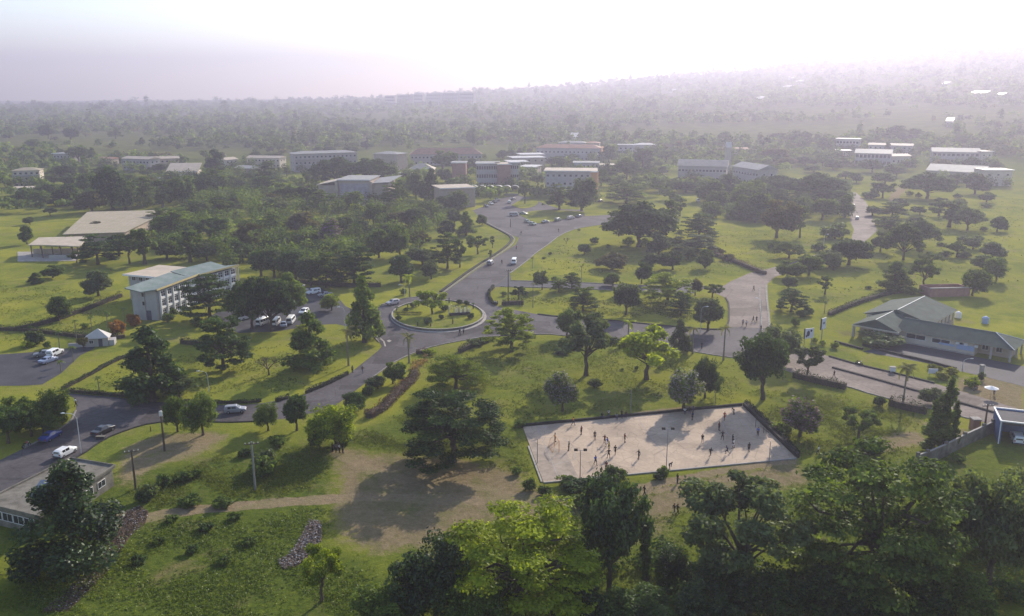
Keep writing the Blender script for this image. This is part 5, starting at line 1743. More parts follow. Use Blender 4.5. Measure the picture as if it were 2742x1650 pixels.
for x, w_, h_ in ((3.6, 4.6, 1.3), (9.4, 4.2, 1.2), (Lh - 2.6, 1.7, 1.3)):
    f = obj('window', win_mesh(w_, h_, 0.1), hs, (x, -0.004, 1.35))
    obj('pane', pane_mesh(w_, h_), f)
MB().box(9.0, 12.6, -0.12, -0.09, 1.25, 1.75).build('blue_banner', 'sign_blue', hs)
MB().box(13.0, 16.8, -0.10, -0.004, 0.9, 2.1).build('blue_banner', 'sign_blue', hs)
for x in (12.8, 14.6, 16.9):
    MB().box(x, x + 0.7, -0.45, -0.004, 2.1, 2.6).build('air_conditioner', 'trim_white', hs)
for x, y in ((Lh + 3.6, -0.5), (Lh + 7.6, -0.4), (Lh + 7.8, 4.5), (Lh + 7.8, 9.2)):
    MB().box(x - 0.2, x + 0.2, y - 0.2, y + 0.2, 0, WH - 0.02).build('corner_column', 'plaster_white', hs)
MB().box(Lh + 0.01, Lh + 7.0, 3.0, 9.0, 0, WH - 0.03).build('recessed_wall', 'plaster_tan', hs)
for x in (Lh + 1.5, Lh + 4.5):
    window(hs, x, 2.996, 1.0, 0, 1.4, 1.2)
MB().box(-0.9, Lh + 0.1, -0.5, -0.004, 0, 0.25).build('plinth', 'concrete', hs)
p = P('V', 1700, 500)
wt = tag(MB().tube([(0, 0, 0), (0, 0, 1.4), (0, 0, 1.8)], [0.85, 0.85, 0.3], 12).build('water_tank', 'trim_white', None, loc=(p.x, p.y, 0)), 'bright white tank in the courtyard of the green-roofed house', 'water tank')
p = P('V', 2150, 590)
wt = tag(MB().tube([(0, 0, 0), (0, 0, 1.5), (0, 0, 1.9)], [0.9, 0.9, 0.3], 12).build('water_tank', 'sign_blue', None, loc=(p.x, p.y, 0)), 'pale blue water tank behind the green-roofed house', 'water tank')
# dark concrete enclosure behind
p = P('V', 1560, 150)
en = empty('concrete_enclosure', p, 0.1)
tag(en, 'dark roofless concrete enclosure behind the green-roofed house', 'enclosure')
for q in ((-6, 6, -0.2, 0.2), (-6, 6, 5.6, 6.0), (-6.4, -6.0, -0.2, 6.0), (6.0, 6.4, -0.2, 6.0)):
    MB().box(*q, 0, 2.6).build('wall', 'brick_red', en)
MB().box(-6.6, 6.6, -0.35, 0.35, 2.6, 2.85).build('coping', 'concrete', en)

# ================================================================== lower-left flat roof building
c4 = [P('B', -60, 860, 3.0), P('B', 10, 845, 3.0), P('B', 690, 570, 3.0), P('B', 370, 525, 3.0)]
q = [P('S', -40, 1345, 3.2), P('S', 105, 1380, 3.2), P('S', 300, 1250, 3.2), P('S', 187, 1231, 3.2)]
fbld = empty('flat_roofed_building', (q[1].x, q[1].y, 0))
tag(fbld, 'low building with a stained concrete roof behind the glossy tree at lower left', 'building')
v = [(k.x - q[1].x, k.y - q[1].y) for k in q]
MB().prism(v, -0.2, 2.85).build('wall', 'concrete_dirty', fbld)
cx_, cy_ = sum(k[0] for k in v) / 4, sum(k[1] for k in v) / 4
v2_ = [(cx_ + (k[0] - cx_) * 1.05, cy_ + (k[1] - cy_) * 1.05) for k in v]
MB().prism(v2_, 2.853, 3.15).build('roof', 'concrete_dirty', fbld)
MB().strip(v2_ + [v2_[0]], 0.12, 3.153, 3.45).build('parapet', 'concrete_dirty', fbld)
e1, e2 = Vector(v[1]), Vector(v[2])
dd = (e2 - e1)
for k in range(5):
    t = 0.1 + k * 0.18
    w_ = obj('window', win_mesh(1.8, 1.1), fbld, (e1.x + dd.x * t, e1.y + dd.y * t, 1.1), math.atan2(dd.y, dd.x))
    obj('pane', pane_mesh(1.8, 1.1), w_)
e1, e2 = Vector(v[0]), Vector(v[1])
dd = (e2 - e1)
for k in range(4):
    t = 0.2 + k * 0.2
    w_ = obj('window', win_mesh(2.0, 1.3), fbld, (e1.x + dd.x * t, e1.y + dd.y * t, 1.0), math.atan2(dd.y, dd.x))
    obj('pane', pane_mesh(2.0, 1.3), w_)
tq = [P('S', 75, 1330, 3.2), P('S', 160, 1330, 3.2), P('S', 185, 1290, 3.2), P('S', 110, 1285, 3.2)]
MB().prism([(k.x - q[1].x, k.y - q[1].y) for k in tq], 3.153, 3.22).build('roof_patch', 'tarp_blue', fbld)

# ================================================================== right edge: boundary wall and blue garage
wl_ = [q[:2] for q in poly('S', [(2454, 1252), (2480, 1244), (2530, 1222), (2580, 1195), (2630, 1172), (2655, 1160)])]
bw = empty('boundary_wall', (wl_[0][0], wl_[0][1], 0))
tag(bw, 'grey concrete boundary wall with dark piers at the right', 'wall')
ll = [(k[0] - wl_[0][0], k[1] - wl_[0][1]) for k in wl_]
MB().strip(ll, 0.12, -0.3, 2.2).build('panel', 'concrete_dirty', bw)
MB().strip(ll, 0.16, 2.203, 2.3).build('coping', 'concrete', bw)
for k in ll:
    MB().box(k[0] - 0.25, k[0] + 0.25, k[1] - 0.25, k[1] + 0.25, -0.3, 2.7).build('pier', 'concrete_dirty', bw)
p = P('S', 2672, 1188)
gg = empty('blue_garage', p, -0.35)
tag(gg, 'dark blue garage with white roof edges cut by the right edge', 'building')
MB().box(0, 0.3, 0, 7, 0, 4.2).build('wall', 'plaster_blue', gg)
MB().box(0.301, 9, 6.7, 7, 0, 4.2).build('wall', 'plaster_blue', gg)
MB().box(0.301, 9, 0.06, 6.699, 3.6, 4.1).build('roof_slab', 'asphalt_dark', gg)
for qq in ((-0.15, 9, -0.2, 0.05), (-0.15, 9, 6.95, 7.2), (-0.15, 0.1, 0.06, 6.94)):
    MB().box(*qq, 4.203, 4.4).build('roof_edge', 'trim_white', gg)
MB().box(-0.05, 0.1, -0.12, -0.003, 0, 4.2).build('corner_post', 'trim_white', gg)

# ================================================================== roundabout island
isl = [q[:2] for q in poly('S', [(1172 + 122 * math.cos(2 * math.pi * k / 36), 848 + 40 * math.sin(2 * math.pi * k / 36)) for k in range(36)])]
apr = [q[:2] for q in poly('S', [(1174 + 129 * math.cos(2 * math.pi * k / 36), 848.5 + 43.5 * math.sin(2 * math.pi * k / 36)) for k in range(36)])]
ROADS.append(apr)
ic = (sum(q[0] for q in isl) / 36, sum(q[1] for q in isl) / 36)
ri = empty('roundabout_island', (ic[0], ic[1], 0))
tag(ri, 'round planted traffic island ringed by a low pale wall', 'roundabout')
rel = lambda L_: [(q[0] - ic[0], q[1] - ic[1]) for q in L_]
MB().prism(rel(apr), -0.02, 0.14).build('apron', 'concrete', ri)
MB().prism(rel(isl), -0.02, 0.42).build('lawn', 'ground', ri)
ir = rel(isl)
for k in range(36):
    if k in (26, 27):
        continue
    MB().strip([ir[k], lerp2(ir[k], ir[(k + 1) % 36], 0.97)], 0.16, 0.1, 0.66).build('wall_panel', 'concrete_dirty', ri)
    MB().strip([ir[k], lerp2(ir[k], ir[(k + 1) % 36], 0.97)], 0.19, 0.663, 0.73).build('coping', 'concrete', ri)
for (x, y, hh) in [(1420, 640, 2.6), (1530, 640, 2.8), (1470, 500, 1.2), (1590, 630, 2.4), (1420, 370, 1.6)]:
    q = P('R', x, y)
    MB().box(-0.14, 0.14, -0.14, 0.14, 0.4, 0.4 + hh).build('post', 'kerb_dark' if (x, y) == (1420, 370) else 'plaster_cream', ri, loc=(q.x - ic[0], q.y - ic[1], 0))
q0, q1 = P('R', 1430, 650), P('R', 1880, 625)
Ls, rz = local_frame(q0, q1)
sg = empty('letter_sign', (q0.x, q0.y, 0.42), rz)
tag(sg, 'low monument sign of pale and purple panels on the roundabout island', 'sign')
MB().box(0, Ls, -0.3, 0.3, 0, 0.7).build('base', 'kerb_dark', sg)
for k in range(7):
    x = 1.9 + k * 0.62
    mb = MB()
    mb.box(x - 0.20, x - 0.06, -0.08, 0.08, 0.7, 1.8 + 0.35 * (k % 3))
    mb.box(x + 0.08, x + 0.22, -0.08, 0.08, 0.7, 1.6 + 0.3 * ((k + 1) % 3))
    mb.build('panel', 'letters' if k % 2 else 'trim_white', sg)
for i, (x, y, hh, lab) in enumerate([(270, 545, 1.1, 'left edge'), (510, 495, 1.4, 'upper left'), (730, 880, 1.4, 'lower left'), (1015, 885, 1.1, 'lower middle'), (1500, 830, 1.6, 'lower right'), (1950, 505, 1.7, 'upper right'), (750, 440, 0.9, 'yellow ground')]):
    q = P('R', x, y)
    o = empty('cycad', (q.x, q.y, 0.42))
    tag(o, 'small dark spiky palm plant on the roundabout island, ' + lab, 'plant', 'spiky plants on the island')
    MB().tube([(0, 0, -0.1), (0, 0, hh)], [0.16, 0.12], 6).build('stem', 'bark', o)
    for k in range(9):
        f = obj('frond', FROND_SMALL, o, (0, 0, hh), k * 0.7, scale=(0.8, 0.8, 0.8), material='leaf_dark')
for i, (x, y, w_, lab) in enumerate([(1900, 715, 1.5, 'right dark ball-shaped bush'), (310, 750, 1.3, 'left dark bush'), (960, 830, 1.8, 'pale bush at the front'), (1250, 720, 1.2, 'small dark bush at the centre front'), (480, 560, 1.2, 'small dark bush left of the upper hedge'), (1640, 400, 1.5, 'dark bush at the far rim'), (640, 470, 1.6, 'grey bush on the yellow ground'), (1300, 540, 2.0, 'dark bush at the foot of yellow-green tree'), (1800, 420, 1.4, 'second dark bush at the far rim, right')]):
    q = P('R', x, y)
    plant('Sg' if i in (2, 6) else 'Sd', Vector((q.x, q.y, 0.4)), w_ * 1.3, w_, lab + ' on the roundabout island')

# ================================================================== vehicles
def car_meshes(kind):
    """(length, sections); a section is x, half width, belt half width, z low, z belt, roof half width, z roof"""
    if kind == 'van':
        L_, S_ = 4.9, [(-2.45, .78, .80, .45, 1.0, .70, 1.85), (-2.38, .82, .84, .32, 1.05, .74, 1.97), (1.0, .84, .86, .30, 1.08, .76, 2.02), (1.75, .84, .86, .30, 1.08, .74, 1.92), (2.25, .83, .84, .30, 1.02, .80, 1.12), (2.45, .76, .78, .42, .85, .72, .95)]
        gl = (-2.2, 1.55)
        wx, wr = (-1.5, 1.6), .33
    elif kind == 'suv':
        L_, S_ = 4.6, [(-2.3, .80, .82, .48, .95, .62, 1.50), (-2.2, .86, .88, .38, 1.02, .68, 1.72), (0.2, .89, .90, .34, 1.04, .70, 1.76), (1.15, .89, .90, .34, 1.02, .80, 1.10), (2.1, .86, .86, .36, .90, .80, .98), (2.3, .76, .78, .46, .76, .70, .82)]
        gl = (-1.95, .3)
        wx, wr = (-1.35, 1.4), .38
        S_.insert(3, (0.55, .89, .90, .34, 1.03, .71, 1.66))
    elif kind == 'sedan':
        L_, S_ = 4.5, [(-2.25, .76, .78, .42, .82, .70, .92), (-2.1, .84, .85, .32, .88, .76, .98), (-1.35, .86, .87, .28, .92, .78, 1.02), (-.75, .87, .88, .26, .93, .62, 1.42), (.35, .87, .88, .26, .92, .63, 1.44), (1.15, .86, .87, .26, .88, .78, .94), (2.1, .82, .83, .30, .76, .74, .82), (2.25, .72, .74, .40, .64, .66, .70)]
        gl = (-.7, .3)
        wx, wr = (-1.35, 1.4), .32
    else:
        L_, S_ = 4.0, [(-2.0, .76, .78, .42, .88, .64, 1.10), (-1.9, .82, .84, .32, .92, .64, 1.36), (-1.5, .84, .85, .28, .93, .64, 1.47), (.2, .85, .86, .28, .93, .65, 1.50), (1.0, .84, .85, .28, .90, .76, .97), (1.85, .80, .81, .32, .78, .72, .84), (2.0, .70, .72, .42, .66, .62, .72)]
        gl = (-1.4, .2)
        wx, wr = (-1.25, 1.25), .31
    mb = MB()
    n_ = 10

    def ring_(s):
        x, hw, bw_, z0, zb, rw, zr = s
        zm = (z0 + zb) / 2
        return [(x, -hw, z0), (x, hw, z0), (x, bw_ + .015, zm), (x, bw_, zb), (x, rw + .03, zr - (zr - zb) * .14), (x, rw - .08, zr), (x, -rw + .08, zr), (x, -rw - .03, zr - (zr - zb) * .14), (x, -bw_, zb), (x, -bw_ - .015, zm)]
    vs = []
    for s in S_:
        vs += ring_(s)
    fs = []
    for i in range(len(S_) - 1):
        for j in range(n_):
            fs.append((i * n_ + j, i * n_ + (j + 1) % n_, (i + 1) * n_ + (j + 1) % n_, (i + 1) * n_ + j))
    fs.append(tuple(range(n_ - 1, -1, -1)))
    fs.append(tuple((len(S_) - 1) * n_ + j for j in range(n_)))
    mb.add(vs, fs)
    body = mb.mesh('body', 'car_white')

    def sec(x):
        for a, b in zip(S_, S_[1:]):
            if a[0] <= x <= b[0]:
                t = (x - a[0]) / (b[0] - a[0])
                return [u + (w - u) * t for u, w in zip(a, b)]
        return S_[-1]
    sides = []
    cuts = [gl[0], (gl[0] * .55 + gl[1] * .45), gl[1] + .05]
    if kind == 'van':
        cuts = [-2.2, -1.1, .1, 1.5]
    for s in (-1, 1):
        for x0, x1 in zip(cuts, cuts[1:]):
            x0, x1 = x0 + .05, x1 - .05
            q = []
            for x, f in ((x0, .12), (x1, .12), (x1, .80), (x0, .80)):
                c = sec(x)
                yb, yr = c[2], c[5] + .03
                f2 = f / .86
                q.append((x, s * (yb + (yr - yb) * f2 + .012), c[4] + (c[6] - c[4]) * .86 * f2))
            if s > 0:
                q = q[::-1]
            sides.append(MB().add(q, [(0, 1, 2, 3)]).mesh('side_window', 'car_glass'))
    # windscreen and rear window follow the slope between neighbouring sections
    def slope_glass(i0, i1, name, off):
        a, b = S_[i0], S_[i1]
        q = []
        for t in (.14, .86):
            x = a[0] + (b[0] - a[0]) * t
            z = a[6] + (b[6] - a[6]) * t + .012
            w = a[5] + (b[5] - a[5]) * t - .10
            q += [(x + off, -w, z), (x + off, w, z)]
        return MB().add([q[0], q[1], q[3], q[2]], [(0, 1, 2, 3)]).mesh(name, 'car_glass')
    if kind == 'sedan':
        ws, rw_ = slope_glass(4, 5, 'windscreen', .01), slope_glass(2, 3, 'rear_window', -.01)
    elif kind == 'suv':
        ws = slope_glass(3, 4, 'windscreen', .01)
        rw_ = MB().add([(-2.29, -.56, 1.12), (-2.29, .56, 1.12), (-2.225, .54, 1.6), (-2.225, -.54, 1.6)], [(0, 1, 2, 3)]).mesh('rear_window', 'car_glass')
        rw_ = MB().add([(-2.33, -.56, 1.10), (-2.33, .56, 1.10), (-2.27, .52, 1.55), (-2.27, -.52, 1.55)], [(0, 1, 2, 3)]).mesh('rear_window', 'car_glass')
    elif kind == 'van':
        ws = slope_glass(3, 4, 'windscreen', .01)
        rw_ = MB().add([(-2.46, -.62, 1.15), (-2.46, .62, 1.15), (-2.46, .58, 1.75), (-2.46, -.58, 1.75)], [(0, 1, 2, 3)]).mesh('rear_window', 'car_glass')
    else:
        ws = slope_glass(3, 4, 'windscreen', .01)
        rw_ = MB().add([(-2.03, -.55, .98), (-2.03, .55, .98), (-1.95, .52, 1.28), (-1.95, -.52, 1.28)], [(0, 1, 2, 3)]).mesh('rear_window', 'car_glass')
    ty = MB().tube([(0, -.10, 0), (0, -.08, 0), (0, .08, 0), (0, .10, 0)], [wr * .85, wr, wr, wr * .85], 14).mesh('tyre', 'tyre')
    rm = MB().tube([(0, -.105, 0), (0, .105, 0)], wr * .58, 10).mesh('rim', 'rim')
    hl = MB().box(-.04, .03, -.16, .16, -.07, .07).mesh('headlight', 'lamp_glass')
    tl = MB().box(-.03, .04, -.10, .10, -.12, .12).mesh('tail_light', 'light_red')
    bpn = MB().box(-.06, .06, -S_[1][1] * .92, S_[1][1] * .92, -.09, .09).mesh('bumper', 'door_dark')
    return dict(L=L_, body=body, sides=sides, ws=ws, rw=rw_, tyre=ty, rim=rm, hl=hl, tl=tl, bp=bpn, wx=wx, wr=wr, S=S_)


CARS = {k: car_meshes(k) for k in ('hatch', 'sedan', 'suv', 'van')}


def car(kind, color, label, p, head, group='parked and moving vehicles', simple=False):
    c = CARS[kind]
    o = empty('minibus' if kind == 'van' else 'car', (p[0], p[1], 0.03), head)
    tag(o, label, 'minibus' if kind == 'van' else 'car', group)
    obj('body', c['body'], o, material='car_' + color)
    for s in c['sides']:
        obj('side_window', s, o)
    obj('windscreen', c['ws'], o)
    obj('rear_window', c['rw'], o)
    hw = c['S'][2][1] - .07
    for x in c['wx']:
        for s in (-1, 1):
            w = obj('wheel', c['tyre'], o, (x, s * hw, c['wr']))
            if not simple:
                obj('rim', c['rim'], w)
    S_ = c['S']
    for s in (-1, 1):
        obj('headlight', c['hl'], o, (S_[-1][0] + .0, s * (S_[-1][1] - .16), (S_[-1][3] + S_[-1][4]) / 2 + .05))
        obj('tail_light', c['tl'], o, (S_[0][0] - .02, s * (S_[0][1] - .10), S_[0][4] - .1))
    obj('bumper', c['bp'], o, (S_[0][0] - .02, 0, .46))
    obj('bumper', c['bp'], o, (S_[-1][0] - .02, 0, .46))
    return o


def carpx(kind, color, label, reg, x, y, x2, y2, simple=False):
    """car centred on pixel x, y and facing pixel x2, y2"""
    p, q = P(reg, x, y), P(reg, x2, y2)
    return car(kind, color, label, p, math.atan2(q.y - p.y, q.x - p.x), simple=simple)


carpx('hatch', 'white', 'white hatchback driving up the near road at lower left', 'B', 325, 490, 420, 440)
carpx('sedan', 'black', 'black saloon car on the near road', 'B', 620, 320, 720, 272)
carpx('sedan', 'blue', 'dark blue car under the trees at the left edge of the road', 'B', 210, 365, 290, 318)
carpx('hatch', 'silver', 'silver estate car behind the verge trees on the near road', 'B', 1650, 158, 1740, 152)
carpx('suv', 'white', 'white off-road car in the car park at left', 'A', 290, 868, 350, 840)
carpx('sedan', 'grey', 'dark grey car behind the white off-road car at left', 'A', 190, 876, 100, 886)
carpx('sedan', 'steelblue', 'blue-grey saloon in front of the white off-road car', 'A', 225, 935, 310, 905)
carpx('hatch', 'cream', 'pinkish-white taxi driving round the roundabout', 'C', 1215, 398, 1150, 410)
carpx('suv', 'silver', 'silver car driving up the middle of the avenue', 'N', 2160, 1158, 2200, 1125)
carpx('van', 'white', 'white van parked at the right kerb of the avenue', 'K', 128, 1150, 110, 1190)
Z8 = lambda x, y: (640 + x / 11.21, 760 + y / 11.21)


def van8(x, y, x2, y2, lab, kind='van', col='white'):
    p, q = at(*Z8(x, y)), at(*Z8(x2, y2))
    car(kind, col, lab, p, math.atan2(q.y - p.y, q.x - p.x))


van8(220, 1060, 420, 1010, 'white minibus farthest left in the staff car park')
van8(720, 1230, 900, 1150, 'white minibus standing left of the forked tree in the car park')
van8(1110, 1230, 1250, 1090, 'white minibus standing right of the forked tree in the car park')
van8(1560, 1180, 1700, 1020, 'white minibus farthest right in the front row of the car park')
van8(1340, 1290, 1350, 1120, 'grey saloon squeezed between two white minibuses', 'sedan', 'steelblue')
van8(2230, 310, 2120, 330, 'white off-road car at the back of the staff car park', 'suv')
van8(1880, 240, 1780, 230, 'cream car behind the tree at the back of the staff car park', 'sedan', 'cream')
van8(1760, 130, 1660, 130, 'white car farthest back in the staff car park', 'sedan')
van8(1950, 900, 1850, 960, 'white hatchback half hidden by leaves in the staff car park', 'hatch')
carpx('sedan', 'silver', 'silver saloon beside the white off-road car in the staff car park', 'C', 592, 325, 540, 330)
for i, (k, c, x, y, x2, y2, lab) in enumerate([('van', 'silver', 128, 700, 165, 700, 'silver van at the left end of the planted strip'), ('sedan', 'green', 215, 685, 270, 690, 'pale green car above the planted strip'), ('hatch', 'green', 255, 762, 285, 772, 'green-white car at the lower tip of the planted strip, left'),
                                               ('hatch', 'green', 305, 785, 330, 790, 'green-white car at the lower tip of the planted strip, right'), ('sedan', 'silver', 422, 765, 460, 758, 'pale car first from left along the lower side of planted strip'), ('suv', 'green', 542, 748, 590, 735, 'pale car second from left along the lower side of planted strip'),
                                               ('suv', 'cream', 665, 730, 705, 722, 'pale car third from left along the lower side of planted strip'), ('sedan', 'grey', 740, 712, 775, 703, 'dark car last along the lower side of planted strip'), ('sedan', 'black', 942, 568, 975, 560, 'dark car below the orange tower'), ('suv', 'white', 1865, 565, 1880, 590, 'white car standing alone below the white office block')]):
    carpx(k, c, lab, 'K', x, y, x2, y2, True)
for i, (k, c, x, y) in enumerate([('hatch', 'grey', 2120, 615), ('hatch', 'white', 2166, 592), ('sedan', 'grey', 2200, 572), ('hatch', 'grey', 2225, 556)]):
    carpx(k, c, ORD[i] + ' car from the left in the row beside the columned hall', 'N', x, y, x + 30, y + 8, True)
carpx('suv', 'white', 'white car facing the glazed block at the top of avenue', 'N', 2338, 578, 2345, 540, True)
carpx('sedan', 'grey', 'grey car right of the white car before the glazed block', 'N', 2374, 548, 2400, 540, True)
carpx('van', 'white', 'upper white van on the hill road', 'L', 1068, 692, 1075, 640, True)
carpx('hatch', 'white', 'lower white car on the hill road', 'L', 1110, 800, 1112, 760, True)
p = P('S', 2722, 1182)
car('suv', 'white', 'white car parked inside the blue garage', p, 1.2)


def motorbike(label, reg, x, y, x2, y2):
    p, q = P(reg, x, y), P(reg, x2, y2)
    o = empty('motorbike', (p.x, p.y, 0.03), math.atan2(q.y - p.y, q.x - p.x))
    tag(o, label, 'motorbike')
    for x_ in (-.62, .62):
        w = MB().tube([(0, -.05, 0), (0, .05, 0)], .30, 14).build('wheel', 'tyre', o, loc=(x_, 0, .30))
        MB().tube([(0, -.055, 0), (0, .055, 0)], .18, 10).build('rim', 'rim', w)
    MB().tube([(-.62, 0, .30), (-.1, 0, .42), (.25, 0, .55), (.45, 0, .85), (.62, 0, .30)], .045, 6).build('frame', 'steel', o)
    MB().tube([(-.05, 0, .75), (.12, 0, .82), (.35, 0, .80)], [.10, .16, .08], 8).build('tank', 'car_red', o)
    MB().tube([(-.65, 0, .78), (-.3, 0, .76), (0, 0, .74)], [.07, .12, .10], 6).build('saddle', 'tyre', o)
    MB().tube([(.42, -.35, 1.0), (.46, 0, .95), (.42, .35, 1.0)], .02, 5).build('handlebar', 'steel', o)
    MB().tube([(.50, 0, .85), (.58, 0, .85)], [.09, .07], 8).build('headlight', 'lamp_glass', o)
    MB().box(-.15, .2, -.14, .14, .25, .5).build('engine', 'steel', o)
    return o


motorbike('motorbike parked at the far kerb of the dual carriageway', 'G', 1105, 955, 1130, 962)
motorbike('motorbike at the left edge of the near road', 'B', 20, 430, 60, 412)
motorbike('motorbike by the yellow-green bush in the dirt yard', 'G', 2180, 1190, 2210, 1180)

# ================================================================== people
def skin_mesh(name, edges, material, sub=1):
    """edges: list of chains, each a list of (point, radius); grown with a Skin modifier into one surface"""
    vs, es, rad, index = [], [], [], {}
    for ch in edges:
        last = None
        for pt, r in ch:
            k = tuple(round(c, 4) for c in pt)
            if k not in index:
                index[k] = len(vs)
                vs.append(pt)
                rad.append(r)
            if last is not None and last != index[k]:
                es.append((last, index[k]))
            last = index[k]
    me = bpy.data.meshes.new(name + '_skeleton')
    me.from_pydata(vs, es, [])
    o = bpy.data.objects.new(name + '_skeleton', me)
    COL.objects.link(o)
    m1 = o.modifiers.new('skin', 'SKIN')
    m1.use_smooth_shade = True
    sv = me.skin_vertices[0].data if me.skin_vertices else None
    if sv is None:
        bpy.context.view_layer.objects.active = o
        bm = bmesh.new()
        bm.from_mesh(me)
        bm.verts.layers.skin.verify()
        bm.to_mesh(me)
        bm.free()
        sv = me.skin_vertices[0].data
    for i, r in enumerate(rad):
        r = r if hasattr(r, '__len__') else (r, r)
        sv[i].radius = r
    sv[0].use_root = True
    m2 = o.modifiers.new('sub', 'SUBSURF')
    m2.levels = m2.render_levels = sub
    dg = bpy.context.evaluated_depsgraph_get()
    ev = o.evaluated_get(dg)
    out = bpy.data.meshes.new_from_object(ev)
    out.name = name
    out.materials.clear()
    out.materials.append(MATS[material])
    bpy.data.objects.remove(o, do_unlink=True)
    return out


def pose(kind):
    """joint positions of a 1.72 m person facing +X"""
    J = dict(pel=(0, 0, .94), chest=(0, 0, 1.28), neck=(.0, 0, 1.46), head=(.02, 0, 1.60), top=(.02, 0, 1.70),
             lh=(0, .10, .90), rh=(0, -.10, .90), lk=(.02, .11, .49), rk=(.02, -.11, .49), la=(0, .11, .08), ra=(0, -.11, .08), lt=(.16, .12, .03), rt=(.16, -.12, .03),
             ls=(0, .19, 1.40), rs=(0, -.19, 1.40), le=(-.02, .24, 1.13), re=(-.02, -.24, 1.13), lw=(.06, .25, .89), rw=(.06, -.25, .89))
    if kind == 'walk':
        J.update(lk=(.20, .10, .52), la=(.26, .10, .10), lt=(.42, .11, .06), rk=(-.06, -.10, .50), ra=(-.34, -.10, .16), rt=(-.20, -.10, .05), le=(-.16, .24, 1.16), lw=(-.14, .25, .92), re=(.12, -.24, 1.14), rw=(.28, -.22, .98))
    elif kind == 'run':
        J.update(chest=(.10, 0, 1.26), neck=(.16, 0, 1.42), head=(.20, 0, 1.55), top=(.22, 0, 1.65), ls=(.12, .19, 1.37), rs=(.12, -.19, 1.37), lk=(.34, .10, .66), la=(.22, .10, .26), lt=(.36, .10, .20), rk=(-.08, -.10, .50), ra=(-.46, -.10, .28), rt=(-.40, -.10, .14), le=(-.10, .27, 1.18), lw=(.08, .26, 1.02), re=(.26, -.26, 1.14), rw=(.42, -.20, 1.26))
    elif kind == 'arms':
        J.update(lk=(.08, .16, .49), rk=(-.06, -.16, .49), la=(.10, .20, .08), ra=(-.10, -.20, .08), lt=(.26, .22, .03), rt=(.06, -.22, .03), le=(.04, .42, 1.26), lw=(.14, .56, 1.12), re=(.04, -.40, 1.24), rw=(.16, -.50, 1.06))
    elif kind == 'bend':
        J.update(chest=(.26, 0, 1.14), neck=(.40, 0, 1.24), head=(.50, 0, 1.32), top=(.56, 0, 1.40), ls=(.34, .18, 1.18), rs=(.34, -.18, 1.18), le=(.40, .22, .92), lw=(.38, .18, .70), re=(.40, -.22, .92), rw=(.38, -.18, .70), lk=(.12, .14, .50), rk=(.12, -.14, .50))
    elif kind == 'sit':
        J.update(pel=(0, 0, .52), chest=(.02, 0, .86), neck=(.04, 0, 1.04), head=(.07, 0, 1.18), top=(.08, 0, 1.28), lh=(.04, .10, .50), rh=(.04, -.10, .50), lk=(.44, .12, .52), rk=(.44, -.12, .50), la=(.46, .12, .10), ra=(.44, -.12, .10), lt=(.62, .12, .05), rt=(.60, -.12, .05),
                 ls=(.03, .19, .98), rs=(.03, -.19, .98), le=(.10, .25, .74), re=(.10, -.25, .74), lw=(.32, .18, .60), rw=(.32, -.18, .60))
    return J


def mid(a, b, t=.5):
    return tuple(u + (w - u) * t for u, w in zip(a, b))


